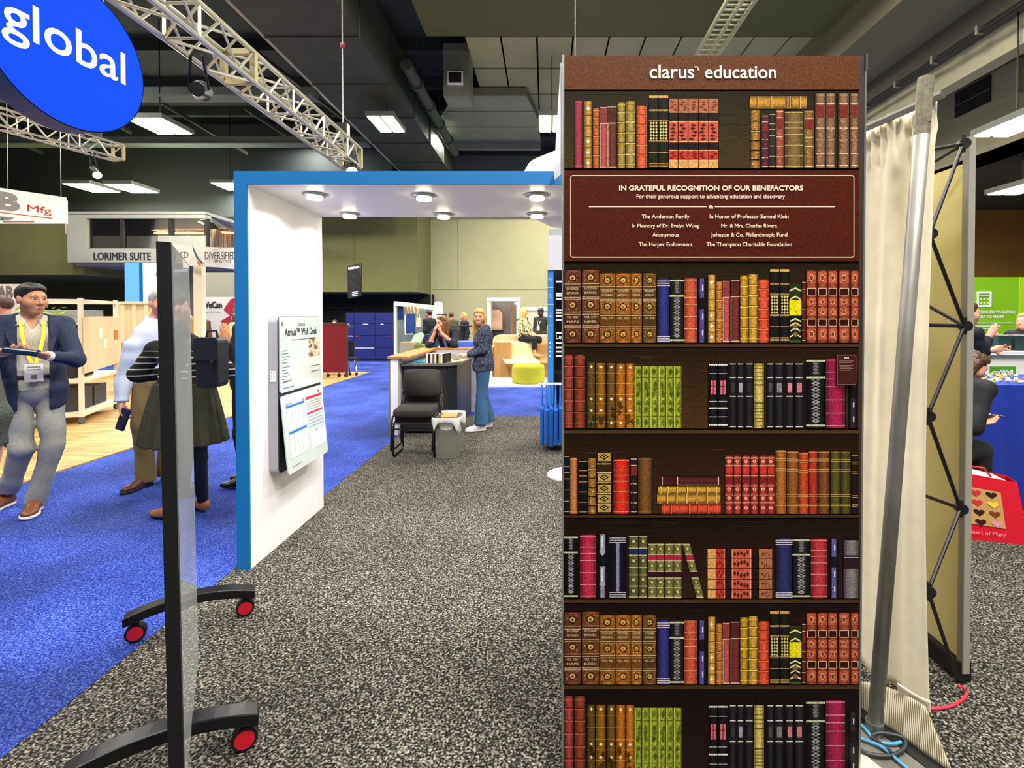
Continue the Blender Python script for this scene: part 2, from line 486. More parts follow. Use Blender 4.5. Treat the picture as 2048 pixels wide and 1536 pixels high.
for k in range(14):
    m = MB(); m.box((8.48, 3 + k * 1.15, H + 5.55), (8.62, 3.06 + k * 1.15, H + 5.72)); m.build('pipe_clip', STEEL, pr)
v = thing('air_vent', (10.9, 12.9, H + 5.3), 'square dark louvred air vent high on the right wall', 'vent')
m = MB(); m.box((10.9, 11.6, H + 5.15), (11.0, 13.4, H + 5.95)); m.build('frame', mat('vent_frame_paint', '#a19b78', .7), v)
m = MB()
m.box((10.86, 12.3, H + 5.25), (10.9, 13.35, H + 5.9)); m.build('grille', mat('vent_dark', '#171610', .7), v)
m = MB(); m.box((10.84, 12.3, H + 5.54), (10.86, 13.35, H + 5.57)); m.build('louvre', mat('vent_slat', '#55523f', .6), v)

# ---- ducts, girders and pipes under the roof
DUCT = mat('galvanised_duct', '#7d8172', .5, .3, noise=.15, nscale=2)
DUCTD = mat('dark_duct', '#3e4338', .6, .2, noise=.2, nscale=2)
m = MB(); m.box((-6.0, 3.5, H + 6.0), (-4.0, 21.9, H + 7.4))
for k in range(9): m.box((-6.03, 4.2 + k * 2.2, H + 5.97), (-3.97, 4.26 + k * 2.2, H + 7.4))
tag(m.build('supply_duct', DUCTD), 'long rectangular supply duct running down the hall beside the hanging truss', 'duct')
m = MB(); m.tube([(-6.1, 3.0, H + 6.08), (-6.1, 21.9, H + 6.08)], .05)
tag(m.build('conduit', mat('pale_conduit', '#a7a58c', .5)), 'pale straight conduit along the left edge of the long duct', 'pipe')
d = thing('drop_duct', (-2.5, 14.3, 8), 'vertical square duct dropping from the roof with a small grille', 'duct')
a = P(887, 192, 14.0); b = P(938, 0, 14.0)
m = MB(); m.box((a.x, 14.0, a.z), (b.x, 14.8, 9.14)); m.box((a.x - .02, 13.98, a.z + 1.2), (b.x + .02, 14.82, a.z + 1.28)); m.build('duct_body', DUCT, d)
a = P(895, 169, 13.97); b = P(926, 143, 13.97)
m = MB(); m.box((a.x, 13.94, a.z), (b.x, 14.0, b.z)); g = m.build('grille', WHITE, d)
m = MB(); m.box((a.x + .04, 13.93, a.z + .04), (b.x - .04, 13.94, b.z - .04)); m.build('grille_mesh', mat('grille_dark', '#15150f', .8), g)
m = MB()
m.prism([(-2.9, 16, H + 7.0), (-.6, 16, H + 7.0), (-.25, 18, H + 7.0), (-.2, 20.3, H + 7.0), (-3.9, 20.3, H + 7.0), (-3.85, 18, H + 7.0)], (0, 0, .27))
m.box((-3.9, 20.3, H + 6.75), (-.2, 20.5, H + 7.4)); m.box((-3.6, 17.2, H + 6.98), (-.4, 17.26, H + 7.0)); m.box((-3.85, 18.6, H + 6.98), (-.3, 18.66, H + 7.0))
tag(m.build('return_duct', DUCT), 'wide grey tapered duct above the white arch', 'duct')
m = MB(); m.tube([(-3.6, 13, H + 6.5), (-3.6, 20, H + 6.5)], .16, 12)
for k in range(4): m.tube([(-3.6, 14 + k * 1.5, H + 6.5), (-3.6, 14.12 + k * 1.5, H + 6.5)], .2, 12)
for y_ in (14.06, 17.06): m.tube([(-3.6, y_, H + 6.6), (-3.6, y_, 9.5)], .02, 6)
tag(m.build('round_pipe', DUCTD), 'dark round pipe with collars under the roof near the square duct', 'pipe')
m = MB(); m.box((-3.0, 10.4, H + 7.05), (10, 12.7, H + 7.9)); struct(m, 'ceiling_girder', mat('olive_girder', '#55562c', .8, noise=.08, nscale=1))
m = MB()
PANEL = mat('lit_panel_tone', '#9a986e', .85, noise=.06, nscale=1)  # lighter colour carries the light falling on the roof panels
for i in range(11):
    for j in range(3):
        m.box((-2.1 + i * .95, 13.2 + j * 1.7, H + 7.3), (-1.2 + i * .95, 14.8 + j * 1.7, H + 7.35))
struct(m, 'ceiling_panel', PANEL)
for k, y in enumerate((13.5, 17.5, 21.5)):
    m = MB(); m.box((-26, y, H + 5.9 + .1 * k), (-6.2, y + .25, H + 6.15 + .1 * k))
    m.box((-26, y - .1, H + 5.88 + .1 * k), (-6.2, y + .35, H + 5.92 + .1 * k))
    struct(m, 'ceiling_beam', mat('beam_paint', '#5d665f', .7))
for k in range(7):
    x = -24 + k * 2.6
    m = MB(); m.bar((x, 14 + (k % 3) * 2.2, H + 7.6), (x + 2.2, 17 + (k % 3) * 2.2, H + 6.2), .1, .1)
    tag(m.build('roof_brace', DUCTD), 'dark diagonal roof brace among the beams above the left booths', 'brace', 'diagonal roof braces')
m = MB(); a = P(995, 105, 15.5); 
m.bar(P(965, 118, 15.5), P(1060, 178, 17.0), .12, .12)
tag(m.build('roof_brace', DUCTD), 'dark slanted brace crossing the panels beside the square duct', 'brace')
m = MB(); m.bar(P(1585, 109, 14.5), P(1692, 76, 14.5), .14, .14)
tag(m.build('roof_brace', DUCTD), 'short black diagonal brace above the top right of the bookcase panel', 'brace')
# cable tray
t = thing('cable_tray', (3.6, 11, 8), 'pale ladder shaped cable tray hung above the bookcase panel', 'cable tray')
m1 = MB(); m2 = MB()
z = H + 6.0
xl0, xl1, xr0, xr1 = 3.33, 3.33, 4.12, 4.12
def trayx(px, py): 
    q = P(px, py, 10); s = 6.0 / (q.z - H); return Vector((q.x * s, q.y * s, z))
for (p0, p1) in (((1453, 0), (1393, 110)), ((1511, 0), (1437, 110)), ((1484, 0), (1417, 110))):
    m1.bar(trayx(*p0) * 1.0 + Vector((0, -1.2, 0)), trayx(*p1) + Vector((0, .3, 0)), .05, .08)
for k in range(12):
    t0 = k / 11
    m2.bar(trayx(1453 - 60 * t0, 110 * t0), trayx(1511 - 74 * t0, 110 * t0), .03, .03)
m1.build('rail', mat('tray_metal', '#b8b68e', .5, .3), t); m2.build('rung', mat('tray_metal', '#b8b68e', .5, .3), t)

# ---- high bay lights
def high_bay(px, py, Y, w, d, label, watts=HALL_W, est=18.0, gap=.08):
    c = P(px, py, Y)
    r = thing('high_bay_light', c, label, 'ceiling light', 'double panel ceiling lights')
    m = MB(); m.box((c.x - w - gap, c.y - d / 2 - .05, c.z + .02), (c.x + w + gap, c.y + d / 2 + .05, c.z + .14)); m.build('housing', mat('lamp_housing', '#5c5f58', .6), r)
    for s in (-1, 1):
        m = MB(); xa = c.x + (gap / 2 if s > 0 else -w - gap / 2)
        m.box((xa, c.y - d / 2, c.z), (xa + w, c.y + d / 2, c.z + .03)); m.build('light_panel', glow('high_bay_glow', '#fff2cf', est), r)
    m = MB(); m.tube([(c.x, c.y, c.z + .14), (c.x, c.y, H + 6.0 if -6.1 < c.x < -3.9 else 9.5)], .015, 6); m.build('hanger', BLACK, r)
    area_lamp('high_bay_lamp', (c.x, c.y, c.z - .02), watts, w * 2, d, parent=r)
    return r
high_bay(773, 250, 14.2, .30, 1.15, 'bright double panel ceiling light beside the long duct above the arch')
high_bay(1104, 249, 14.2, .30, 1.15, 'bright double panel ceiling light half hidden by the bookcase panel')
high_bay(320, 254, 13.5, .42, 1.1, 'bright double panel ceiling light below the round blue sign')
high_bay(184, 377, 18.0, .42, 1.2, 'left light of the pair above the suite balcony')
high_bay(264, 378, 18.0, .42, 1.2, 'right light of the pair above the suite balcony')
high_bay(461, 374, 19.0, .35, 1.0, 'ceiling light peeking out left of the blue arch top')
high_bay(2034, 253, 9.5, .30, 1.1, 'bright ceiling light at the right edge under the warm soffit')
high_bay(2046, 379, 12.0, .32, 1.1, 'ceiling light at the right edge below the low ceiling', est=14)
# unseen hall lamps without fixtures; some added to brighten panel, drape and back wall
for (x, y) in ((-8, 2), (-3, 1), (2.2, -.4), (5.5, 3.5), (-8, 7), (-3.5, 7.5), (1.5, 8.5), (5.5, 8), (-13, 5), (4, 14), (-4, 19), (3, 20), (-13, 11), (-9, 19), (0, -3.5), (3.5, .5), (2.6, -2.0), (0, 21)):
    area_lamp('area_lamp', (x, y, 8.2), HALL_W, 1.0, 1.0)
# ------------------------------------------------------------------ bookcase graphic panel
BY = 1.684                      # distance of the printed face
INK = bpy.data.materials.new('printed_vinyl'); INK.use_nodes = True
_nt = INK.node_tree; _b = _nt.nodes['Principled BSDF']
_a = _nt.nodes.new('ShaderNodeAttribute'); _a.attribute_name = 'ink'
_tc = _nt.nodes.new('ShaderNodeTexCoord'); _n = _nt.nodes.new('ShaderNodeTexNoise'); _n.inputs['Scale'].default_value = 160; _n.inputs['Detail'].default_value = 3
_r = _nt.nodes.new('ShaderNodeMapRange'); _r.inputs['From Min'].default_value = .3; _r.inputs['From Max'].default_value = .7
_r.inputs['To Min'].default_value = .62; _r.inputs['To Max'].default_value = 1.38
_s = _nt.nodes.new('ShaderNodeVectorMath'); _s.operation = 'SCALE'
_nt.links.new(_tc.outputs['Object'], _n.inputs['Vector']); _nt.links.new(_n.outputs['Fac'], _r.inputs[0])
_nt.links.new(_a.outputs['Color'], _s.inputs[0]); _nt.links.new(_r.outputs[0], _s.inputs['Scale'])
_nt.links.new(_s.outputs[0], _b.inputs['Base Color']); _b.inputs['Roughness'].default_value = .42; _b.inputs['Specular IOR Level'].default_value = .2

class Ink(MB):
    """flat print: shapes in the panel's own drawing units (1 unit = 1.684 mm), stacked in thin layers"""
    def __init__(s): super().__init__(); s.layer = 1; s.sub = 0.0
    def pt(s, x, y): q = P(x, y, BY); return (q.x, BY - .0004 * (s.layer + max(0, min(s.sub, 2.5))), q.z)
    def poly(s, pts, c):
        s.col = lin(c) if isinstance(c, str) else c
        s.add([s.pt(*p) for p in pts], [tuple(range(len(pts)))]); s.sub += .05; return s
    def rect(s, x0, y0, x1, y1, c): return s.poly([(x0, y1), (x1, y1), (x1, y0), (x0, y0)], c)
def shade(c, k):
    c = lin(c) if isinstance(c, str) else c
    return tuple(max(0, min(1, v * k)) for v in c)
SPINE = (.38, .78, 1.08, 1.15, .95, .5)
GOLD = '#e0b460'

def spine(ink, q, c, prof=SPINE, y0=0.0, y1=1.0):
    """q(u, v) maps a spine's own square (u across, v down) into the panel"""
    n = len(prof)
    for i, k in enumerate(prof):
        a, b = i / n, (i + 1) / n
        ink.poly([q(a, y1), q(b, y1), q(b, y0), q(a, y0)], shade(c, k))

def book(ink, x0, x1, y0, y1, c, style='plain', c2=GOLD, lie=False, lean=0.0, words=None):
    if lie: q = lambda u, v: (x0 + (x1 - x0) * v, y1 + (y0 - y1) * u)
    else:   q = lambda u, v: (x0 + (x1 - x0) * u + lean * v, y0 + (y1 - y0) * v)
    L = ink.layer; ink.sub = 0.0
    # dark gap and cover edge round the spine
    ink.poly([q(-.08, 1), q(1.08, 1), q(1.08, -.005), q(-.08, -.005)], '#0d0805')
    ink.layer = L + 1
    def band(v, h, cc, u0=.0, u1=1.0):
        ink.poly([q(u0, v + h), q(u1, v + h), q(u1, v), q(u0, v)], cc)
    def dia(u, v, ru, rv, cc):
        ink.poly([q(u, v + rv), q(u + ru, v), q(u, v - rv), q(u - ru, v)], cc)
    def ring(u, v, ru, rv, cc, n=8):
        ink.poly([q(u + ru * math.cos(-2 * math.pi * i / n), v + rv * math.sin(-2 * math.pi * i / n)) for i in range(n)], cc)
    dk = style in ('tick', 'zig', 'bone', 'pattern', 'labels', 'silver')
    spine(ink, q, c, (.3, .6, 1.1, 1.5, .9, .35) if dk else SPINE)
    ink.layer = L + 2; ink.sub = 0.0
    rnd = random.Random(int(x0 * 13 + y0 * 7))
    if style == 'plain':
        band(.02, .012, shade(c, 1.7)); band(.96, .015, shade(c, 1.5))
    elif style == 'ribs':
        for v in (.14, .29, .45, .61, .77):
            band(v, .014, shade(c, .25)); band(v + .014, .016, shade(c, 1.9))
        for v in (.04, .94): band(v, .01, shade(c, 1.8))
    elif style == 'lines':
        for v in (.03, .2, .3, .41, .6, .79, .97): band(v - .01, .009, shade(c2, .95))
    elif style == 'two':
        for v in (.13, .16, .29, .32, .69, .72, .84, .87, .02): band(v, .007, c2)
    elif style == 'cross':
        for v in (.2, .36, .52, .68, .84): band(v, .012, shade(c, .3))
        for v in (.11, .6, .76, .92):
            band(v - .012, .022, '#fff0c4', .25, .75); band(v - .03, .06, '#fff0c4', .42, .58)
    elif style == 'half':
        band(.26, .015, '#e8b49c'); band(.0, .26, shade(c, .55)); band(0, .01, '#e8b49c'); band(.97, .02, '#e8b49c'); band(.27, .7, '#e8b49c', 0, .08)
    elif style == 'enc':
        for k, v in enumerate((.02, .40, .80)):
            band(v, .16, shade(c, .55), .06, .94)
            for t in range(10): dia(rnd.uniform(.12, .88), v + rnd.uniform(.02, .14), .05, .012, shade(c, 1.9))
            ring(.5, v + .08, .26, .055, '#241004'); ring(.5, v + .08, .18, .038, shade(GOLD, .9)); ring(.5, v + .085, .09, .02, shade(c, .7))
        for v in (.2, .59): band(v, .19, shade(c, .28), .05, .95)
        for v in (.185, .225, .37, .395, .57, .605, .765, .79): band(v, .009, shade('#f0c890', .8))
        if words:
            for (t, v) in zip(words, (.27, .33, .665, .725)):
                a = ink.pt(*q(.14, v)); b = ink.pt(*q(.86, v)); ink.col = lin('#f3d6a0')
                ink.text(t, Mface(((a[0] + b[0]) / 2, a[1] - .0004, a[2]), (1, 0, 0)), abs(b[0] - a[0]), .0075)
    elif style == 'blackgold':
        for v in (.01, .2, .215, .34, .355, .62, .635, .78, .93, .95, .97): band(v, .008, shade(GOLD, .8))
        band(.015, .03, shade(GOLD, .9))
        for i in range(6):
            for u in (.2, .5, .8): dia(u, .385 + i * .042, .13, .02, '#e6cc7a')
    elif style == 'five':
        band(.0, .2, '#b06a48'); band(.2, .12, '#23120c'); band(.32, .31, '#cf5a44'); band(.63, .1, '#23120c'); band(.73, .16, '#c23c2e'); band(.89, .11, '#e0a860')
        for v in (.19, .33, .61, .74, .88): band(v, .009, '#f0c080')
        for i in range(5): dia(rnd.uniform(.3, .7), .38 + i * .05, .3, .022, '#4a1810')
        for i in range(4): dia(rnd.uniform(.25, .75), .05 + i * .035, .2, .012, '#70301c'); dia(rnd.uniform(.25, .75), .76 + i * .03, .25, .012, '#7a1c14')
    elif style == 'ornate':
        for i in range(26): dia(rnd.uniform(.15, .85), rnd.uniform(.03, .97), .16, .016, shade(c2, rnd.uniform(.4, 1.1)))
        for v in (.17, .35, .52, .68, .84): band(v, .02, '#1a0d06')
        for v in (.19, .37): band(v, .008, '#f4d890')
    elif style == 'diamond':
        for v in (.06, .4, .58, .75, .9):
            band(v - .06, .13, shade(GOLD, .7), .05, .95); dia(.5, v, .34, .05, '#140c06'); dia(.5, v, .2, .028, shade(GOLD, 1.0)); dia(.5, v, .1, .014, '#140c06')
        band(.2, .1, '#3a2010')
        for v in (.17, .31, .48, .66, .83): band(v, .012, '#f0d8a0')
    elif style == 'shield':
        for v in (.15, .31, .48, .62, .77, .9): band(v, .008, shade(c, 2.2))
        for v in (.06, .55, .73, .92):
            dia(.52, v, .2, .025, '#f6e2b0')
        for i in range(3): dia(rnd.uniform(.3, .8), rnd.uniform(.6, .95), .3, .05, shade(c, .25))
    elif style == 'green':
        band(.18, .012, shade(c, .3)); band(.8, .012, shade(c, .3))
        for i in range(7): dia(rnd.uniform(.35, .75), (.09, .3, .36, .45, .6, .7, .9)[i], .3, .06, shade(c, rnd.uniform(.25, .5)))
        for v in (.53, .64): dia(.6, v, .12, .016, '#d8e070')
        ink.poly([q(0, 1), q(.16, 1), q(.16, 0), q(0, 0)], shade(c, 1.7))
    elif style == 'tick':
        for v in (.0, .21, .5, .97): band(v, .014, '#e6dfcf', .1, .9)
        band(.3, .15, c2, .25, .78)
    elif style == 'zig':
        for v in (.02, .69, .95):
            for i in range(5): dia(.1 + i * .2, v, .12, .016, '#f0ead8')
        for v in (.15, .58, .82): band(v, .008, '#d8d2c4', .05, .95)
        band(.26, .22, '#d87080', .22, .8); band(.26, .22, '#802030', .46, .56); band(.345, .008, '#401018', .22, .8)
    elif style == 'yellow':
        for v in (.02, .07, .13, .19, .25, .32, .33, .6, .61, .65, .69, .74, .79, .84, .89, .96): band(v, .008, '#5a4c1c')
    elif style == 'pattern':
        for v in (.02, .26, .95): band(v, .026, '#c8caa4', -.04, 1.04)
        for i in range(14):
            v = .31 + i * .045
            dia(.5, v, .26, .03, '#a8a8a6' if i % 2 else '#707070'); dia(.5, v, .12, .014, '#1c1c1c')
        for i in range(4): dia(.5, .07 + i * .045, .2, .03, '#6c6c6a')
    elif style == 'navy':
        for v in (.03, .065, .1, .9, .935, .97): band(v, .014, '#e8d0cc', -.04, 1.04)
    elif style == 'labels':
        for v, h in ((0, .3), (.48, .52)): band(v, h, c2, .2, .72)
        for v in (.1, .55, .8): band(v, .09, '#e0dcf0', .48, .62)
    elif style == 'bone':
        for v in (.0, .5): 
            band(v, .3, '#8c8898', .25, .75); band(v + .03, .2, '#e6e2ec', .42, .55); dia(.5, v + .28, .3, .06, '#a8a4b4')
        band(.82, .17, '#8c8898', .3, .7)
    elif style == 'owl':
        band(.0, .3, '#2c3416'); band(.28, .26, '#f0e010'); band(.54, .42, '#15150c'); band(.95, .05, '#3c5020')
        for v, w in ((.06, .5), (.2, .42), (.58, .48), (.65, .45), (.74, .4), (.84, .46)):
            ink.poly([q(.5 - w, v + .05), q(.5, v + .0), q(.5, v + .03), q(.5 - w, v + .075)], '#e8dc98')
            ink.poly([q(.5, v + .0), q(.5 + w, v + .05), q(.5 + w, v + .075), q(.5, v + .03)], '#e8dc98')
        for v in (.72, .86): dia(.5, v, .3, .05, '#7a6030')
    elif style == 'squares':
        for v in (.02, .38, .52, .81):
            h = .15 if v in (.02, .81) else .11
            band(v, h, shade(c, 1.6), .08, .92)
            for t in range(8): dia(rnd.uniform(.15, .85), v + rnd.uniform(.01, h - .01), .07, .012, shade(c, .5))
            ring(.5, v + h / 2, .22, h * .34, '#e0a070'); ring(.5, v + h / 2, .15, h * .22, shade(c, .6))
        for v in (.24, .67): band(v, .105, '#e6c090', .07, .93); band(v + .009, .088, '#3a0c08', .13, .87)
    elif style == 'redset':
        for v in (.03, .16, .34, .5, .66, .8): band(v, .008, '#f0b888'); band(v + .02, .006, '#e09070')
        for v in (.1, .58, .73, .9): dia(.5, v, .3, .035, '#f2c490'); dia(.5, v, .14, .016, '#8c1c18')
        band(.2, .11, '#d03a30', .08, .92); band(.37, .1, '#86201c', .08, .92)
    elif style == 'olive':
        band(.2, .1, c2); 
        if c2 == '#b02838': band(.51, .1, '#38141c')
        for v in (.0, .19, .305, .5, .62, .8, .97): band(v, .012, '#e0d8a0')
        for v in (.09, .4, .7, .88):
            ring(.5, v, .3, .05, '#4c4a20'); ring(.5, v, .18, .03, '#c8c080')
    elif style == 'grey':
        band(.26, .03, '#08080a'); band(.3, .19, '#2a1820'); band(.29, .008, '#d8d0c8')
    elif style == 'silver':
        for v in (.03, .065, .1, .9, .935, .97): band(v, .012, '#cfc4c4', -.04, 1.04)
        band(.12, .77, '#8c88a0', .4, .6)
    elif style == 'sepia':
        for v in (.02, .13, .31, .46, .62, .8, .96): band(v, .01, '#f0d8a8', .1, .9)
        band(.16, .16, '#7c2c24', .12, .88)
        for i in range(10): dia(rnd.uniform(.3, .6), rnd.uniform(.35, .95), .14, .03, shade(c, 1.6))
    elif style == 'brass':
        for v in (.12, .36, .62, .86): band(v, .02, shade(c, .4)); band(v + .02, .01, shade(c, 1.8))
        band(.64, .1, '#7a4c18'); band(.66, .012, '#ffe4a0'); band(.7, .012, '#ffe4a0')
    ink.layer = L; ink.sub = 0.0

bc = thing('bookcase_panel', P(1420, 1553, BY + .03).to_tuple()[:2] + (0,), 'tall display panel printed with shelves of antique books and a benefactor plaque', 'display panel')
pa, pb = P(1128.5, 112, BY), P(1717.5, 1500, BY)
m = MB(); m.box((pa.x, BY, .0), (pb.x, BY + .05, pa.z)); m.build('panel', mat('panel_core', '#3a2418', .6), bc)
m = MB(); m.box((pa.x - .006, BY - .001, 0), (pa.x, BY + .052, pa.z + .004)); m.box((pb.x, BY - .001, 0), (pb.x + .006, BY + .052, pa.z + .004)); m.build('edge_trim', ALU, bc)

ink = Ink(); ink.sub = -1e9
ink.rect(1128.5, 112, 1717.5, 1552, '#2a1810')
rnd = random.Random(3)
ink.layer = 2
# wood back boards: horizontal grain, printed shelf shade
rows = [(182, 337), (527, 686), (696, 857), (869, 1027), (1038, 1196), (1209, 1368), (1381, 1552)]
for i, (ya, yb) in enumerate(rows):
    base = ('#3c3014', '#3c2a10', '#402a10', '#38220a', '#2c180c', '#2a1610', '#221014')[i]
    for k in range(12):
        t = k / 12
        ink.rect(1128.5, ya + (yb - ya) * t, 1717.5, ya + (yb - ya) * (t + 1 / 12), shade(base, .35 + .9 * t))
    ink.layer = 3
    for k in range(46):
        x = rnd.uniform(1130, 1690); y = rnd.uniform(ya + 4, yb - 3)
        ink.rect(x, y, min(1716, x + rnd.uniform(15, 110)), y + rnd.uniform(.5, 1.4), shade(base, rnd.uniform(.4, 1.9)))
    ink.layer = 2
for y, h in ((686, 10), (857, 12), (1027, 10), (1196, 12), (1368, 12)):
    ink.rect(1128.5, y, 1717.5, y + h, '#4a3218'); ink.rect(1128.5, y, 1717.5, y + 2.2, '#7a5c34'); ink.rect(1128.5, y + h - 2, 1717.5, y + h, '#20120a')
ink.rect(1128.5, 112, 1717.5, 182, '#4e2a14'); ink.rect(1128.5, 179, 1717.5, 182, '#2c160a')
ink.rect(1128.5, 337, 1717.5, 527, '#521a06'); ink.rect(1128.5, 337, 1717.5, 341, '#56301c'); ink.rect(1128.5, 523, 1717.5, 527, '#6a2c18')
ink.layer = 4
B = lambda *a, **k: book(ink, *a, **k)
# first shelf
yb = 337
for x0, x1, y0, c, st in ((1149, 1164, 202, '#a8384c', 'plain'), (1169, 1183, 203, '#cf9238', 'cross'), (1186, 1198, 217, '#b8692e', 'ribs'), (1200, 1214.5, 215, '#b8504a', 'half'),
                          (1215, 1233, 214, '#6e3428', 'half'), (1235, 1250, 205, '#a88c3a', 'ribs'), (1252, 1270, 203, '#b09440', 'ribs'), (1273, 1293, 212, '#e2623a', 'ribs'),
                          (1298, 1316, 190, '#1d1d14', 'blackgold'), (1317, 1336, 190, '#1d1d14', 'blackgold'), (1338, 1355, 198, '#b04a38', 'five'), (1356.5, 1375, 198, '#b04a38', 'five'),
                          (1376.5, 1396, 198, '#b04a38', 'five'), (1397.6, 1416, 198, '#b04a38', 'five'), (1417, 1436, 198, '#b04a38', 'five'),
                          (1501, 1519, 220, '#a8742c', 'ornate'), (1522, 1537, 230, '#5a2a34', 'sepia'), (1537.5, 1550, 227, '#2e2c28', 'lines'), (1551, 1567, 220, '#a5523c', 'sepia'),
                          (1569, 1605, 223, '#7a6238', 'lines'), (1606.5, 1627.6, 221.5, '#8a6432', 'sepia'), (1630, 1650, 187, '#8a6448', 'sepia'), (1651, 1670, 187, '#8a6448', 'sepia'),
                          (1676, 1697, 187, '#8a6448', 'sepia'), (1699.5, 1716.5, 187, '#8a6448', 'sepia')):
    B(x0, x1, y0, yb, c, st)
B(1499, 1613, 193, 218, '#c08c34', 'brass', lie=True)
def row_two(dy):
    yb = 685 + dy
    enc = (('ENCYCLOPAEDIA', 'BRITANNICA', 'VOL. XXIV', 'MAPS'), ('ENCYCLOPAEDIA', 'BRITANNICA', 'VOL. XXV', 'INDEX'), ('ENCYCLOPAEDIA', 'BRITANNICA', 'VOL. XXI', ''),
           ('ENCYCLOPAEDIA', 'BRITANNICA', 'VOL. XXII', ''), ('ENCYCLOPAEDIA', 'BRITANNICA', 'VOL. X', ''), ('ENCYCLOPAEDIA', 'BRITANNICA', 'VOL. XXIII', ''))
    for (x0, x1, y0, c), w in zip(((1129, 1161, 541, '#8a4c30'), (1164, 1198, 540, '#96552f'), (1199, 1230, 547, '#bc7632'), (1231, 1261, 547, '#cc7a2c'), (1262, 1283, 547, '#d08430'), (1286, 1312, 547, '#94682c')), enc):
        B(x0, x1, y0 + dy, yb, c, 'enc', words=w)
    B(1315, 1338.5, 557.5 + dy, yb, '#34347c', 'navy'); B(1340, 1366.5, 557 + dy, yb, '#2a2a26', 'pattern'); B(1368, 1393.5, 557 + dy, yb, '#cc5636', 'lines', '#f0c078')
    B(1396, 1412, 557 + dy, yb, '#15101c', 'labels', '#5c4898')
    for x0, x1, y0, c, st in ((1416, 1430, 550, '#dca448', 'cross'), (1432, 1444, 563, '#c47c2c', 'ribs'), (1445, 1459, 562, '#ba544e', 'half'), (1461, 1478.5, 560, '#74302a', 'half'),
                              (1480, 1495, 551, '#c89a2c', 'ribs'), (1497, 1514, 549, '#d09e34', 'ribs'), (1516, 1536.5, 559, '#e4522c', 'ribs'), (1539.6, 1557.6, 537, '#1c1810', 'blackgold'),
                              (1560, 1577.5, 537, '#1c1810', 'blackgold'), (1578, 1602, 567.6, '#2c3016', 'owl'), (1603, 1611, 562, '#5a2018', 'sepia'), (1612, 1632.6, 541.6, '#a04a30', 'squares'),
                              (1634, 1654, 541.6, '#a04a30', 'squares'), (1655, 1674, 541.6, '#a04a30', 'squares'), (1676.6, 1698, 541.6, '#a04a30', 'squares'), (1700.6, 1716.5, 541.6, '#a04a30', 'squares')):
        B(x0, x1, y0 + dy, yb, c, st)
def row_three(dy, yb):
    for x0, x1, y0, c, st in ((1129, 1146, 709, '#a04434', 'ribs'), (1149, 1170, 709, '#8e4028', 'ribs'), (1174.5, 1190, 725.7, '#604a1a', 'shield'), (1191.5, 1211, 726, '#94621e', 'shield'),
                              (1213.6, 1230.7, 726, '#74501c', 'shield'), (1232, 1250, 727, '#b46c20', 'shield'), (1251, 1268, 727, '#bc7222', 'shield')):
        B(x0, x1, y0 + dy, yb, c, st)
    for x0, x1 in ((1269, 1283), (1284.5, 1299.5), (1300.5, 1315.5), (1316.6, 1331), (1332, 1346.6), (1347.5, 1362.6)):
        B(x0, x1, 732 + dy, yb, '#98a432', 'green')
    B(1417, 1434.6, 727 + dy, yb, '#16141a', 'zig'); B(1436, 1454.5, 727 + dy, yb, '#16141a', 'zig')
    for x0, x1, c2 in ((1458, 1472, '#3a383c'), (1474, 1487, '#b0a0b0'), (1490, 1506, '#2c2a2e'), (1533, 1547, '#4c4a4a'), (1549, 1566.5, '#8a8488'), (1570.5, 1587, '#d88890'), (1588.5, 1607, '#c87c84')):
        B(x0, x1, 727 + dy, yb, '#222026', 'tick', c2)
    B(1507, 1527, 727 + dy, yb, '#d0bc62', 'yellow'); B(1613, 1648, 717 + dy, yb, '#1a1a1c', 'pattern'); B(1651, 1689, 717 + dy, yb, '#a4204c', 'lines', '#f0a0b0')
    B(1697, 1714, 740 + dy, yb, '#120e14', 'labels', '#2c2830')
row_two(0); row_three(0, 856)
yb = 1027
for x0, x1, y0, c, st in ((1129, 1139, 910, '#15110e', 'lines'), (1140, 1154.5, 915, '#c87844', 'plain'), (1158, 1174, 920, '#141210', 'lines'), (1176, 1192, 916, '#a47028', 'ornate'),
                          (1194, 1222.5, 906, '#4a3014', 'diamond'), (1227, 1257.6, 918, '#dc301e', 'lines'), (1260, 1275, 915, '#2c1a14', 'sepia'), (1276, 1303, 915, '#7c4e22', 'plain')):
    B(x0, x1, y0, yb, c, st)
B(1324, 1438.6, 953, 970, '#5a2420', 'half', lie=True); B(1316, 1440, 972, 987, '#cc9a3a', 'ribs', lie=True); B(1314, 1440, 988, 1006.5, '#c8923a', 'ribs', lie=True); B(1322.7, 1441, 1008, 1027, '#d84a30', 'ribs', lie=True)
for x0, x1 in ((1450, 1465), (1467, 1481.5), (1484, 1498.6), (1501, 1515.5), (1518, 1533), (1534, 1548)): B(x0, x1, 911, yb, '#b63432', 'redset')
for x0, x1, y0, c in ((1550.6, 1572, 900, '#ae662c'), (1573.5, 1596, 901, '#945626'), (1597, 1616, 904.5, '#c44822'), (1617, 1634, 901, '#b43622'), (1636, 1658, 901, '#7e4822'), (1660.7, 1679, 902, '#59521f'), (1680.6, 1700, 902, '#4d4b1e'), (1703, 1715, 908, '#241418')):
    B(x0, x1, y0, yb, c, 'two')
yb = 1196
B(1129, 1154.5, 1070, yb, '#0e0c12', 'pattern'); B(1160, 1192, 1069, yb, '#b82a4a', 'lines', '#f0a0a8'); B(1194, 1215.5, 1068, yb, '#0e0e1a', 'bone'); B(1220, 1250.6, 1071, yb, '#16142c', 'silver')
B(1257.6, 1276, 1071, yb, '#6a6638', 'olive', '#22304c'); B(1278, 1294, 1071, yb, '#6a6638', 'olive', '#22304c')
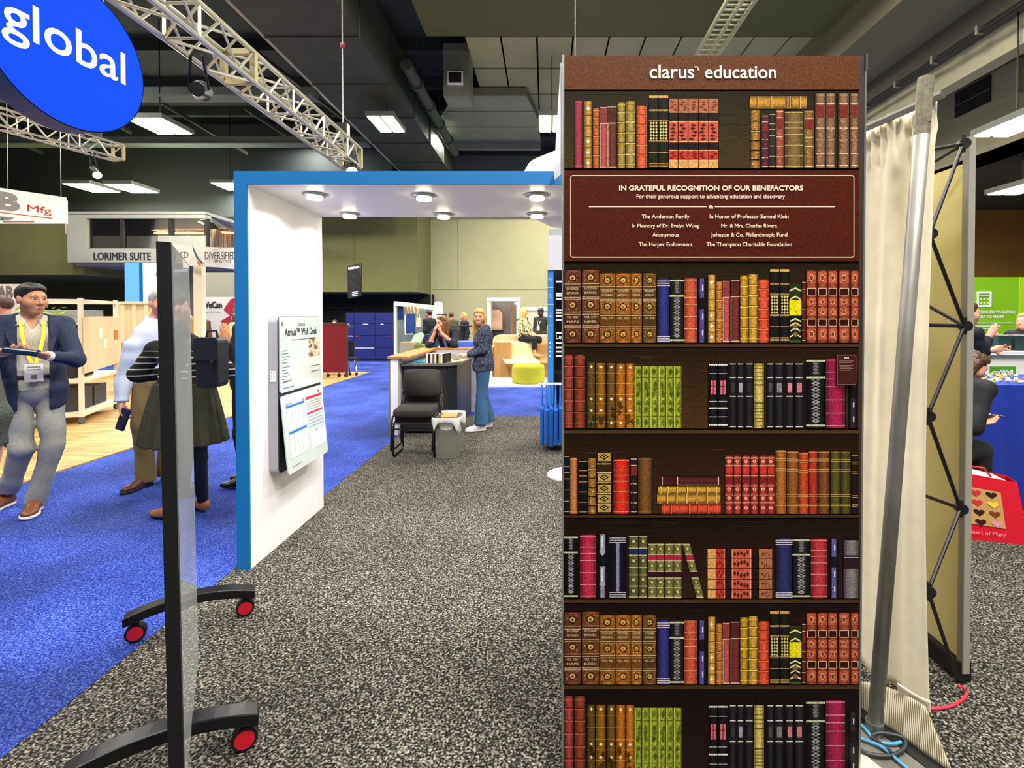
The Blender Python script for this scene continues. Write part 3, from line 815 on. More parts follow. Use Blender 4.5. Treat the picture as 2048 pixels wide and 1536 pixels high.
for x0, x1 in ((1296, 1311.5), (1312.7, 1328), (1330, 1345.5), (1346.6, 1362.6)): B(x0, x1, 1087, yb, '#8e8a48', 'olive', '#b02838')
B(1364.5, 1379.5, 1087, yb, '#8e8a48', 'olive', '#b02838', lean=28)
for y0, y1 in ((1097, 1115), (1116.6, 1136), (1137.6, 1157), (1158.7, 1177), (1178.6, 1196)): book(ink, 1543.6, 1415, y0, y1, '#b04a38', 'five', lie=True)
B(1552, 1583, 1075.6, yb, '#2a2c60', 'navy'); B(1585, 1618.5, 1076, yb, '#1e2022', 'pattern'); B(1621, 1653.7, 1077, yb, '#b8323c', 'lines', '#f0a890'); B(1659.5, 1676, 1077, yb, '#12101e', 'labels', '#64589c'); B(1687, 1716, 1080, yb, '#7c7474', 'grey')
row_two(683); row_three(682.5, 1552)
ink.build('printed_bookshelf', INK, bc, color=True)

CREAM = mat('cream_print', '#ffe9c4', .5)
def face(px, py, lay=12): q = P(px, py, BY); return Mface((q.x, BY - .0004 * lay, q.z), (1, 0, 0))
U = BY / F_PX
ink = Ink(); ink.sub = -50; ink.layer = 6
ink.rect(1128.5, 112, 1717.5, 180, '#67391a')
hd = ink.build('header_band', INK, bc, color=True)
m = MB()
m.text('clarus', face(1343, 157.5), 88.5 * U, None, bold=.012); m.build('header_lettering', mat('white_print', '#fff6ec', .5), hd)
m = MB(); m.text('education', face(1480, 157.5), 141.5 * U, None, bold=.012); m.build('header_lettering', mat('white_print', '#fff6ec', .5), hd)
ink = Ink(); ink.sub = -50; ink.layer = 12
ink.rect(1388.5, 134, 1397, 136.4, '#ffffff'); ink.rect(1394.8, 134, 1397, 142, '#ffffff'); ink.build('corner_mark', CREAM, hd)
# plaque
ink = Ink(); ink.sub = -50; ink.layer = 6
ink.rect(1129.5, 342, 1717, 523, '#521a06')
pq = ink.build('plaque', INK, bc, color=True)
ink = Ink(); ink.sub = -50; ink.layer = 8
x0, y0, x1, y1, r, w = 1140.5, 351, 1707.5, 515.5, 5, 1.6
def rr(x0, y0, x1, y1, r):
    o = []
    for cx_, cy_, st in ((x1 - r, y0 + r, -90), (x1 - r, y1 - r, 0), (x0 + r, y1 - r, 90), (x0 + r, y0 + r, 180)):
        for i in range(5):
            t = math.radians(st + i * 22.5); o.append((cx_ + r * math.cos(t), cy_ + r * math.sin(t)))
    return o
oa, ob = rr(x0, y0, x1, y1, r), rr(x0 + w, y0 + w, x1 - w, y1 - w, r - w)
for i in range(len(oa)):
    j = (i + 1) % len(oa); ink.poly([oa[i], ob[i], ob[j], oa[j]], '#ffffff')
ink.build('plaque_border', CREAM, pq)
ink = Ink(); ink.sub = -50; ink.layer = 8
ink.rect(1177.5, 412.7, 1412.5, 414.8, '#ffffff'); ink.rect(1429, 412.7, 1669, 414.8, '#ffffff')
ink.poly([(1415.5, 412.8), (1420.5, 415.2), (1426, 412.8), (1420.5, 410.4)], '#ffffff'); ink.poly([(1417.5, 414.3), (1417.5, 416.6), (1420.5, 418), (1423.5, 416.6), (1423.5, 414.3), (1420.5, 415.6)], '#ffffff'); ink.rect(1424.6, 413.2, 1425.6, 418, '#ffffff')
ink.build('divider_line', CREAM, pq)
def pline(t, x, y, w, h=None, b=.015):
    m = MB(); m.text(t, face(x, y), w * U, h, bold=b); m.build('plaque_lettering', CREAM, pq)
pline('IN GRATEFUL RECOGNITION OF OUR BENEFACTORS', 1421.3, 382, 365.5, 10.2 * U, .03)
pline('For their generous support to advancing education and discovery', 1420.5, 397, 295, None, .012)
for (a, b, y) in ((('The Anderson Family', 95), ('In Honor of Professor Samuel Klein', 157), 437), (('In Memory of Dr. Evelyn Wong', 134), ('Mr. & Mrs. Charles Rivera', 111), 455.5),
                  (('Anonymous', 53), ('Johnson & Co. Philanthropic Fund', 152), 474), (('The Harper Endowment', 107), ('The Thompson Charitable Foundation', 170), 492.5)):
    pline(a[0], 1330.6, y, a[1]); pline(b[0], 1497, y, b[1])
# small maroon notice card lower on the third shelf
m = MB(); a, b = P(1670, 769.5, BY), P(1709.5, 708.6, BY); m.rbox((a.x, BY - .009, a.z), (b.x, BY - .0052, b.z), .006, axis=1)
cd = m.build('notice_card', mat('maroon_card', '#3c0f0c', .4), bc)
ink = Ink(); ink.sub = -50; ink.layer = 24
o1, o2 = rr(1670.8, 709.4, 1708.7, 768.7, 3.5), rr(1671.6, 710.2, 1707.9, 767.9, 3)
for i in range(len(o1)):
    j = (i + 1) % len(o1); ink.poly([o1[i], o2[i], o2[j], o1[j]], '#ffffff')
for k in range(6): ink.rect(1675 + (k > 2), 721 + k * 3.3 + (2 if k > 1 else 0), 1704 - (k * 5) % 9, 722 + k * 3.3 + (2 if k > 1 else 0), '#ffffff')
ink.build('card_print', mat('card_ink', '#a8786a', .5), cd)
m = MB(); m.text('Read', face(1689.5, 716.5, 25), 9 * U, None, bold=.03); m.build('card_heading', CREAM, cd)
# white bracing panel tying the bookcase panel to the arch
m = MB(); m.prism([(.052, 1.74, 2.05), (.052, 3.04, 2.385), (.052, 3.04, 2.435), (.052, 1.74, 2.435)], (.008, 0, 0))
m.build('side_brace_panel', mat('lilac_white_panel', '#d6d4e2', .4), bc)
m = MB(); m.cbox((pb.x + .004, BY + .01, pa.z - .02), (.008, .03, .05)); m.build('corner_clip', CHROME, bc)

# ------------------------------------------------------------------ white arch with blue edge
AR = thing('exhibit_arch', (-.3, 3.55, 0), 'white walk-through booth arch with a bright blue front edge and ceiling spotlights', 'arch')
AW = mat('arch_white', '#f5f3f8', .4)
AB_ = mat('arch_blue', '#0b70b2', .5)
AL, AI, A0, A1, AZ, AU = -1.895, -1.815, 3.05, 4.07, 2.44, 2.36
m = MB(); m.box((AL, A0 + .012, 0), (AI, A1, AZ)); m.build('left_wall', AW, AR)
m = MB(); m.box((1.9, A0 + .012, 0), (1.98, A1, AZ)); m.build('right_wall', AW, AR)
m = MB(); m.box((AI, A0 + .012, AU), (1.9, A1, AZ)); m.build('header', AW, AR)
m = MB(); m.box((AL, A0, 0), (AI, A0 + .012, AZ)); m.box((AI, A0, AU), (1.9, A0 + .012, AZ)); m.box((1.9, A0, 0), (1.98, A0 + .012, AZ)); m.build('blue_edge', AB_, AR)
names = ('front left', 'front middle', 'front right', 'back left', 'back middle', 'back right')
for k, (px, py) in enumerate(((630, 388), (848, 390), (1074, 389), (699, 427), (887, 428), (1074, 427))):
    g = G(px, py, AU)
    d = thing('downlight', (g.x, g.y, AU), 'round spotlight in the arch ceiling, ' + names[k] + ' of six', 'spotlight', 'spotlights in the arch ceiling')
    m = MB(); m.lathe((g.x, g.y, AU), [(.075, 0), (.075, -.012), (.055, -.02), (.045, -.02)], 24); m.build('rim', ALU, d, smooth=True)
    m = MB(); m.cyl((g.x, g.y, AU - .034), .048, .014, 20); m.build('lens', glow('downlight_glow', '#fff3d2', 20), d)
    area_lamp('downlight_lamp', (g.x, g.y, AU - .04), 5.5, .08, parent=d, color=(1, .97, .93), spread=150)

# ------------------------------------------------------------------ wall desk on the arch
WX = -1.742; Y0, Y1, WZ0, WZ1, HZ = 3.267, 3.87, .52, 1.555, 1.035
wd = thing('wall_desk', (AI, 3.56, WZ0), 'white wall mounted fold-down desk with printed glass fronts inside the arch', 'wall desk')
m = MB(); m.rbox((AI, Y0, WZ0), (WX - .008, Y1, WZ1), .035, axis=0); m.build('casing', mat('desk_casing', '#a4a4b0', .4), wd)
m = MB(); m.rbox((WX - .010, Y0 - .002, WZ0 + .004), (WX - .004, Y1 + .002, WZ1 + .002), .035, axis=0); m.build('gasket', BLACK, wd)
PG = mat('glass_white_front', '#c2cdce', .12, coat=.5)
m = MB(); m.rbox((WX - .004, Y0 + .004, HZ + .015), (WX + .004, Y1, WZ1 - .002), .02, axis=0)
up = m.build('upper_panel', PG, wd)
TXT = mat('near_black_print', '#1c2024', .5); TGREY = mat('grey_print', '#5c6468', .5)
def wf(y, z, x=WX + .0048): return Mface((x, y, z), (0, 1, 0))
m = MB(); m.text('Atmus™ Wall Desk', wf(3.565, 1.425), .47, .052, bold=.03); m.text('clarus', wf(3.56, 1.49), .1, None); m.build('title_lettering', TXT, up)
m = MB()
def wrect(y0, y1, z0, z1, x=WX + .0044): m.box((x - .0004, y0, z0), (x, y1, z1))
wrect(3.29, 3.315, 1.495, 1.52)
for k in range(11): wrect(3.295, 3.36 + .03 * ((k * 7) % 3) / 2, 1.325 - k * .02 - (.01 if k > 4 else 0), 1.330 - k * .02 - (.01 if k > 4 else 0))
for (ya, yb_, z) in ((3.42, 3.72, 1.392), (3.7, 3.85, 1.185), (3.7, 3.85, 1.145), (3.31, 3.42, 1.12), (3.31, 3.45, 1.075)): wrect(ya, yb_, z, z + .006)
m.build('small_print', TGREY, up)
m = MB(); wrect(3.665, 3.845, 1.26, 1.4); pic = m.build('room_photo', ramp_mat('room_photo_print', [(.35, '#2c4450'), (.45, '#a07a48'), (.55, '#d8d2c4'), (.65, '#6c4a24')], 14, 3, .3), up)
def lower(u, v, off=.0):
    x = WX + .002 + .048 * v + off; return Vector((x, Y0 + .006 + (Y1 - Y0 - .006) * u, HZ - .005 - (HZ - .515) * v))
def lpan(mb, u0, u1, v0, v1, off=.005, th=.0006):
    n = Vector((1, 0, .05)) * th
    mb.prism([lower(u0, v1, off), lower(u1, v1, off), lower(u1, v0, off), lower(u0, v0, off)], n)
m = MB()
n = .012; pts = []
for (cu, cv, st) in ((.96, .05, 0), (.96, .95, 1), (.04, .95, 2), (.04, .05, 3)):
    for i in range(4):
        t = (st + i / 3) * math.pi / 2; pts.append(lower(cu + .04 * math.sin(t), cv - .05 * math.cos(t), -.004))
m.prism(list(reversed(pts)), (.008, 0, 0)); lo = m.build('fold_down_panel', mat('glass_white_front_lower', '#c8d2d2', .12, coat=.5), wd)
m = MB(); lpan(m, .08, .5, .17, .47); lpan(m, .1, .5, .51, .82); lpan(m, .57, .96, .62, .84); m.build('white_fields', mat('white_fields', '#e8efef', .3), lo)
m = MB(); lpan(m, .08, .5, .14, .17, .0058); lpan(m, .1, .5, .48, .51, .0058); m.build('blue_headings', mat('blue_ink', '#1a6fc0', .4), lo)
m = MB(); lpan(m, .54, .95, .11, .142, .0058); lpan(m, .54, .95, .325, .35, .0058); m.build('red_headings', mat('crimson_ink', '#c01c48', .4), lo)
m = MB()
for k in range(4): lpan(m, .18 + k * .085, .184 + k * .085, .17, .47, .0058); lpan(m, .195 + k * .085, .199 + k * .085, .51, .82, .0058)
for k in range(4): lpan(m, .55, .93, .18 + k * .035, .184 + k * .035, .0058); lpan(m, .55, .93, .39 + k * .045, .394 + k * .045, .0058)
lpan(m, .08, .2, .115, .122, .0058); lpan(m, .44, .5, .115, .122, .0058); lpan(m, .7, .76, .6, .607, .0058); lpan(m, .1, .3, .92, .926, .0058)
m.build('ruled_lines', TGREY, lo)
m = MB(); lpan(m, .87, .9, .06, .085, .0058); m.build('logo_mark', TXT, lo)
m = MB(); a = G(541, 764, 0); m.box((-1.797, Y0 - .006, 1.13), (-1.765, Y0, 1.20)); ol = m.build('power_outlet', WHITE, wd)
m = MB()
for z in (1.145, 1.165, 1.185): m.box((-1.79, Y0 - .008, z), (-1.786, Y0 - .006, z + .008)); m.box((-1.776, Y0 - .008, z), (-1.772, Y0 - .006, z + .008))
m.build('outlet_slots', BLACK, ol)

# ------------------------------------------------------------------ mobile glass board
gb = thing('glass_board', (-1.54, 1.68, 0), 'tall mobile glass board on black arched feet with red casters', 'mobile board')
GBG = bpy.data.materials.new('board_glass'); GBG.use_nodes = True
_nt = GBG.node_tree; _nt.nodes.remove(_nt.nodes['Principled BSDF'])
_t = _nt.nodes.new('ShaderNodeBsdfTransparent'); _t.inputs[0].default_value = (.72, .78, .80, 1)
_g = _nt.nodes.new('ShaderNodeBsdfGlossy'); _g.inputs['Roughness'].default_value = .02; _g.inputs[0].default_value = (.93, .95, .96, 1)
_mx = _nt.nodes.new('ShaderNodeMixShader'); _fr = _nt.nodes.new('ShaderNodeFresnel'); _fr.inputs[0].default_value = 1.5
_nt.links.new(_fr.outputs[0], _mx.inputs[0]); _nt.links.new(_t.outputs[0], _mx.inputs[1]); _nt.links.new(_g.outputs[0], _mx.inputs[2])
_df = _nt.nodes.new('ShaderNodeBsdfDiffuse'); _df.inputs[0].default_value = (.85, .88, .9, 1); _m9 = _nt.nodes.new('ShaderNodeMixShader'); _m9.inputs[0].default_value = .24
_nt.links.new(_mx.outputs[0], _m9.inputs[1]); _nt.links.new(_df.outputs[0], _m9.inputs[2])
_nt.links.new(_m9.outputs[0], _nt.nodes['Material Output'].inputs[0])
nb, fb = P(353, 1460, 1.40), P(386, 1190, 2.03)
nb.z = fb.z = 0
d = (fb - nb).normalized(); s_ = Vector((d.y, -d.x, 0))           # s_ points to the +X side
BT = 1.762
m = MB(); a, b = nb + d * .03, fb
lean = Vector((-.022, 0, 0))
m.prism([a + s_ * .006 + Vector((0, 0, .16)), b + s_ * .006 + Vector((0, 0, .16)), b + s_ * .006 + lean + Vector((0, 0, BT)), a + s_ * .006 + lean + Vector((0, 0, BT))], s_ * .010)
m.build('glass_sheet', GBG, gb)
Z9 = Vector((0, 0, .09))
m = MB(); m.prism([Z9 + q for q in (nb - s_ * .017, nb + d * .04 - s_ * .017, nb + d * .04 + s_ * .017, nb + s_ * .017)], lean + Vector((0, 0, BT - .085))); m.build('post', BLACK, gb)
m = MB(); m.prism([Z9 + q for q in (fb - s_ * .02, fb - d * .03 - s_ * .02, fb - d * .03 + s_ * .004, fb + s_ * .004)][::-1], lean + Vector((0, 0, BT - .1))); m.build('post', BLACK, gb)
m = MB(); m.bar(nb + lean + Vector((0, 0, BT)), fb + lean + Vector((0, 0, BT)), .03, .012); m.build('top_rail', BLACK, gb)
m = MB(); m.bar(nb - s_ * .012 + Vector((0, 0, .15)), fb - s_ * .012 + Vector((0, 0, .15)), .014, .02); m.build('bottom_rail', ALU, gb)
def foot(c, L, R):
    """arched foot through ground points L and R under the post at c"""
    L, R = Vector(L), Vector(R); m = MB(); N = 12; prev = None
    wdir = (R - L).normalized(); sd = Vector((wdir.y, -wdir.x, 0)) * .036
    v = []; 
    for i in range(N + 1):
        t = i / N; h = .088 + .045 * (1 - (2 * t - 1) ** 2); th = .045
        p = L.lerp(R, t)
        v += [p + sd + Vector((0, 0, h)), p - sd + Vector((0, 0, h)), p - sd + Vector((0, 0, h + th)), p + sd + Vector((0, 0, h + th))]
    f = [(0, 1, 2, 3), (N * 4 + 3, N * 4 + 2, N * 4 + 1, N * 4)]
    for i in range(N):
        for k in range(4): f.append((i * 4 + k, (i + 1) * 4 + k, (i + 1) * 4 + (k + 1) % 4, i * 4 + (k + 1) % 4))
    m.add(v, f); ft = m.build('foot', mat('black_satin_metal', '#141518', .35, .3), gb, bevel=.006)
    for e, inw in ((L, 1), (R, -1)):
        p = e + wdir * inw * .045
        m = MB(); m.cyl(p + Vector((0, 0, .045)) - Vector((sd.x, sd.y, 0)).normalized() * .018, .042, .036, 24, axis=sd); m.cyl(p + Vector((0, 0, .05)), .014, .05, 10); cw = m.build('caster', mat('black_rubber', '#0c0c0e', .6), ft)
        m = MB(); m.cyl(p + Vector((0, 0, .045)) - sd.normalized() * .021, .032, .042, 24, axis=sd); m.build('red_hub', mat('red_caster_hub', '#d0182c', .35), cw)
nr, fl, fr_ = G(490, 1497), G(272, 1282), G(491, 1230)
fd = (fr_ - fl).normalized()
foot(fb, fl - fd * .045, fr_ + fd * .045)
foot(nb, nr + fd * .045 - fd * .54, nr + fd * .045)
# ------------------------------------------------------------------ drape, leaning pole, pop-up frame
MUSLIN = mat('cream_muslin', '#efe6c8', .95, noise=.06, nscale=14, bump=.08, bscale=180)
dr = thing('drape', (1.40, 2.05, 0), 'cream muslin drape gathered on a rod right of the bookcase panel', 'curtain')
dA, dB = Vector((1.468, 1.90, 0)), Vector((1.17, 2.62, 0))
dn = Vector((dB - dA)).normalized(); dnn = Vector((-dn.y, dn.x, 0))
def drape(u, v):
    p = dA.lerp(dB, u)
    z = .03 + (2.40 - .06 * u - .03) * v
    f = .016 * math.sin(u * 31 + .8 * math.sin(v * 2)) + .009 * math.sin(u * 57 + 1.3 + v)
    if v > .93: f = f * .7 + .012 * math.sin(u * 120)
    f *= .55 + .75 * min(1, v + .15)
    if abs(v - .948) < .006: f *= .4
    p = p + dnn * (f - .02 + .015 * math.sin(v * 5)) + Vector((-.012 * math.sin(v * 3.1), 0, 0))
    return (p.x, p.y, z + (.012 * math.sin(u * 40) if v < .02 else 0))
m = MB(); m.grid(drape, 90, 60); m.build('drape_cloth', MUSLIN, dr, smooth=True, solid=.004)
m = MB(); m.tube([dA + Vector((.01, -.03, 2.385)), dB + Vector((0, 0, 2.32))], .016); m.build('drape_rod', STEEL, dr)
m = MB()
def flap(u, v):
    p = dA + Vector((-.0, 0, 0)) + dn * (.045 - .16 * u * 0) 
    q = P(1795 + 65 * u, 1366 + 34 * u + 28 * v, 1.86 + .02 * v); return (q.x, q.y - .02 * math.sin(u * 3), q.z)
m.grid(flap, 8, 5); m.build('turned_hem', mat('pale_muslin', '#ece5cc', .95), dr, smooth=True, solid=.003)
po = thing('drape_pole', (1.225, 1.873, 0), 'scuffed grey steel drape pole leaning in front of the cream drape', 'pole')
pb0, pt0 = Vector((1.228, 1.845, .014)), P(1852, 157, 1.80)
m = MB(); m.tube([pb0, pb0.lerp(pt0, .5), pt0], .025, 16)
m.build('tube', mat('scuffed_pole', '#8f8c84', .5, .55, noise=.35, nscale=12, stretch=(1, 1, .3)), po, smooth=True)
m = MB(); dd = (pt0 - pb0).normalized(); m.tube([pt0 - dd * .20, pt0 + dd * .004], .0255, 16)
for a in range(4):
    t = a * math.pi / 2 + .3; m.tube([pt0 - dd * .16 + Vector((math.cos(t), math.sin(t), 0)) * .023, pt0 + Vector((math.cos(t), math.sin(t), 0)) * .023], .005, 6)
m.build('slotted_cap', mat('worn_pole_cap', '#8a846e', .6, .3, noise=.4, nscale=60), po)
m = MB(); m.cyl((pb0.x, pb0.y, .010), .030, .04, 16); m.build('socket', STEEL, po)
m = MB()
m.prism([G(1712, 1452, .001), G(1732, 1600, .001), G(1910, 1600, .001), G(1775, 1452, .001)], (0, 0, .008))
m.build('base_plate', mat('worn_base_plate', '#7d7a70', .5, .5, noise=.3, nscale=8), po)
tr = MB()
def ribbed(u, v):
    top = (1700 + 150 * u, 1362 + 50 * u * u); bot = (1712 + 195 * u, 1408 + 140 * u)
    px = top[0] + (bot[0] - top[0]) * v; py = top[1] + (bot[1] - top[1]) * v
    z = .10 * (1 - v) + .03 * (1 - v) * u
    return G(px, py, z + .016)
tr.grid(ribbed, 20, 10)
RIB = ramp_mat('ribbed_cream_cloth', [(.3, '#8a7f62'), (.6, '#e6dcbe')], 55, .5, .95, tex='wave', bump=.6, rot=(0, 0, .5))
tag(tr.build('ribbed_cloth', RIB, smooth=True, solid=.004), 'ribbed beige cloth skirt spilling onto the floor under the drape', 'cloth')
m = MB(); m.prism([G(1702, 1396, .001), G(1702, 1425, .001), G(1890, 1570, .001), G(1925, 1570, .001)], (0, 0, .012))
tag(m.build('edge_strip', mat('black_strip', '#0a0a0c', .5)), 'black floor strip between the ribbed cloth and the pole base plate', 'strip')
m = MB(); m.prism([G(1700, 1500, .0101), G(1718, 1500, .0101), G(1790, 1560, .0101), G(1730, 1560, .0101)], (0, 0, .0015))
tag(m.build('floor_tape', mat('white_tape', '#d8cfae', .6)), 'strip of pale tape on the pole base plate', 'tape')
def cable(name, pts, r, c, label):
    P_ = [G(x, y, z + r) for x, y, z in pts]
    out = []
    for i in range(len(P_) - 1):
        p0, p1, p2, p3 = P_[max(i - 1, 0)], P_[i], P_[i + 1], P_[min(i + 2, len(P_) - 1)]
        for k in range(6):
            t = k / 6
            out.append(.5 * ((2 * p1) + (p2 - p0) * t + (2 * p0 - 5 * p1 + 4 * p2 - p3) * t * t + (3 * p1 - p0 - 3 * p2 + p3) * t ** 3))
    out.append(P_[-1])
    m = MB(); m.tube(out, r, 8); tag(m.build(name, mat(c[0], c[1], .5), smooth=True), label, 'cable')
cable('cable', [(1690, 1425, .012), (1725, 1452, .012), (1752, 1481, .012), (1785, 1488, .012), (1802, 1484, .012)], .006, ('blue_cable', '#4a8fb4'), 'pale blue cable looping over the pole base plate')
cable('cable', [(1690, 1465, .012), (1730, 1480, .012), (1765, 1495, .014), (1800, 1525, .012), (1830, 1550, .012)], .006, ('blue_cable', '#4a8fb4'), 'pale blue cable running under the black loop toward the right')
cable('cable', [(1690, 1478, .012), (1730, 1505, .012), (1775, 1512, .012), (1806, 1500, .014), (1810, 1480, .02), (1790, 1470, .024), (1757, 1466, .02), (1745, 1474, .012), (1765, 1490, .012), (1785, 1506, .02)], .007, ('grey_black_cable', '#2a2c2e'), 'black cable coiled in a loop on the pole base plate')
cable('cable', [(1840, 1416, 0), (1875, 1417, 0), (1905, 1411, 0), (1926, 1398, 0), (1933, 1386, 0), (1926, 1376, .02), (1918, 1372, .05)], .006, ('red_cable', '#e0304a'), 'red cable curving out from the foot of the pop-up frame')

pf = thing('popup_frame', (1.78, 2.6, 0), 'folding pop-up wall with cream fabric and black lattice struts behind the drape', 'display frame')
fx, fy0, fy1 = 1.785, 2.11, 4.9
FAB = mat('popup_fabric', '#cdbf84', .9, noise=.04, nscale=3)
m = MB(); m.box((fx, fy0 + .02, .085), (fx + .006, fy1, 2.21)); m.build('fabric_panel', FAB, pf)
m = MB(); m.box((fx - .012, fy0 - .008, .04), (fx + .016, fy0 + .02, 2.31)); m.build('edge_channel', mat('silver_channel', '#b4b0a2', .4, .3), pf)
m = MB(); m.box((fx - .016, fy0 - .009, .04), (fx - .012, fy0 + .02, 2.31)); m.build('channel_lip', mat('channel_shadow', '#8a8678', .5, .3), pf)
m = MB(); m.box((fx - .03, fy0, .0), (fx + .03, fy1, .085)); m.build('bottom_rail', mat('black_rail', '#101012', .5), pf)
STR = mat('black_strut', '#121110', .45)
def S(px, py, dx): # point of the lattice: dx = distance in front of the fabric
    x = fx - dx; q = (px - CX) / F_PX; return P(px, py, x / q)
hubs = {'a': (1926, 288, .04), 'b': (1929, 652, .05), 'c': (1921, 1017, .05), 'd': (1917, 1366, .04), 'p': (1859, 468, .28), 'q': (1855, 832, .28), 'r': (1856, 1182, .28), 'o': (1858, 330, .1), 'o2': (1850, 302, .3), 'u': (1846, 606, .1), 'v': (1846, 650, .3), 'w': (1846, 990, .1)}
for nm, (a, b) in enumerate((('a', 'p'), ('p', 'b'), ('b', 'q'), ('q', 'c'), ('c', 'r'), ('r', 'd'), ('a', 'o'), ('a', 'o2'), ('b', 'u'), ('b', 'v'), ('c', 'w'))):
    m = MB(); m.tube([S(*hubs[a]), S(*hubs[b])], .0075, 8); m.build('strut', STR, pf)
for k in 'abcdpqr':
    p = S(*hubs[k]); m = MB(); m.cyl(p - Vector((0, .012, 0)), .022, .03, 16, axis=(.3, 1, 0)); m.cyl(p + Vector((0, 0, -.035)), .009, .07, 10); m.build('hub', STR, pf)

# ------------------------------------------------------------------ green booth at the right edge
m = MB(); m.box((6.9, 8.5, 0), (9.6, 8.6, 2.22)); gw = thing('green_booth_wall', (8.2, 8.55, 0), 'lime green booth wall with white icon and slogan at the right edge', 'booth wall')
m.build('wall_panel', mat('lime_print', '#86c414', .5), gw)
m = MB(); a = P(2038, 600, 8.5); m.box((a.x, 8.49, 0), (9.6, 8.5, 2.22)); m.build('side_panel', mat('yellow_lime_print', '#b2d820', .5), gw)
m = MB(); a = P(1953, 614, 8.49); b = P(1983, 583, 8.49)
w_ = .035
m.box((a.x, 8.485, a.z), (b.x, 8.49, a.z + w_)); m.box((a.x, 8.485, b.z - w_), (b.x, 8.49, b.z)); m.box((a.x, 8.485, a.z + w_), (a.x + w_, 8.49, b.z - w_)); m.box((b.x - w_, 8.485, a.z + w_), (b.x, 8.49, b.z - w_))
for i in range(3):
    for j in range(2):
        m.box((a.x + .055 + i * .06, 8.485, a.z + .055 + j * .07), (a.x + .08 + i * .06, 8.49, a.z + .08 + j * .07))
m.box((a.x + .05, 8.485, b.z - .085), (b.x - .05, 8.49, b.z - .065))
m.build('icon', WHITE, gw)
m = MB()
for t, y, wpx in (('DESIGNED TO INSPIRE,', 627, 78), ('BUILT TO ADAPT', 636, 55)):
    q = P(1953, y, 8.49); m.text(t, Mface((q.x, 8.487, q.z), (1, 0, 0)), wpx * 8.49 / 1000, None, 'L', bold=.04)
for y, wpx in ((646, 74), (652, 48), (657, 30)):
    q = P(1953, y, 8.49); m.box((q.x, 8.486, q.z - .008), (q.x + wpx * .00849, 8.49, q.z + .008))
m.build('slogan_lettering', WHITE, gw)
wc = thing('booth_counter', (5.6, 5.9, 0), 'white booth counter in front of the lime green wall', 'counter')
m = MB(); m.box((4.6, 5.55, 0), (7, 6.2, 1.13)); m.build('cabinet', WHITE, wc)
m = MB(); m.box((4.55, 5.5, 1.13), (7.05, 6.25, 1.165)); m.build('counter_top', mat('counter_top_white', '#e8ecf8', .3), wc)
a, b = P(1980, 787, 5.54), P(2031, 733, 5.54)
m = MB(); m.box((a.x, 5.535, a.z), (b.x, 5.55, b.z)); sg = m.build('green_sign', mat('green_card', '#4f9a2c', .5), wc)
m = MB(); m.text('myWall', Mface((a.x + .13, 5.53, b.z - .085), (1, 0, 0)), .225, None, 'C', bold=.04)
for k in range(3): m.cyl((a.x + .05 + k * .09, 5.535, a.z + .11 - (k % 2) * .02), .018, .004, 12, axis=(0, -1, 0))
m.build('sign_lettering', WHITE, sg)
for k, (px, w_) in enumerate(((1988, .16), (2023, .2))):
    q = P(px, 706, 5.75); m = MB(); m.rbox((q.x, 5.7, 1.167), (q.x + w_, 5.86, 1.34 - .0 * k), .02)
    tag(m.build('display_box', mat('dark_teal_box', '#0f2c2c', .5)), ('left', 'right')[k] + ' dark teal box standing on the white booth counter', 'box')
tb = thing('draped_table', (4.1, 4.3, 0), 'table covered to the floor in a royal blue cloth', 'table')
BLUEC = mat('royal_blue_cloth', '#0c2f9c', .85, noise=.12, nscale=3, bump=.3, bscale=6)
m = MB(); m.box((3.1, 4.02, .96), (5.2, 4.72, 1.0)); m.build('tabletop', STEEL, tb)
m = MB()
def skirt(u, v):
    t = u * 3.5; z = 1.006 - 1.0 * v; k = .02 * math.sin(t * 17) * v + .012 * math.sin(t * 31 + 1) * v + .03 * v
    if t < .7: return (3.08 - k, 4.72 - t, z)
    if t < 2.8: return (3.08 + (t - .7), 4.0 - k, z)
    return (3.08 + 2.1 + .04 + k, 4.0 + (t - 2.8), z)
m.grid(skirt, 110, 12); m.quad((3.08, 4.0, 1.006), (5.22, 4.0, 1.006), (5.22, 4.74, 1.006), (3.08, 4.74, 1.006))
m.build('table_cloth', BLUEC, tb, smooth=False)
rnd = random.Random(5)
m = MB()
for k in range(170):
    x, y = rnd.uniform(3.3, 4.9), rnd.uniform(4.05, 4.5)
    m.mi = rnd.choice((0, 0, 1, 1, 2)); m.ball((x, y, 1.018 + rnd.uniform(0, .02)), .014, .014, .011, 4)
o = m.build('wrapped_sweets', [mat('sweet_yellow', '#f0d040', .4), mat('sweet_white', '#f4efe0', .4), mat('sweet_orange', '#e08a30', .4)])
tag(o, 'scatter of small yellow and white wrapped sweets on the blue cloth', 'sweets', kind='stuff')
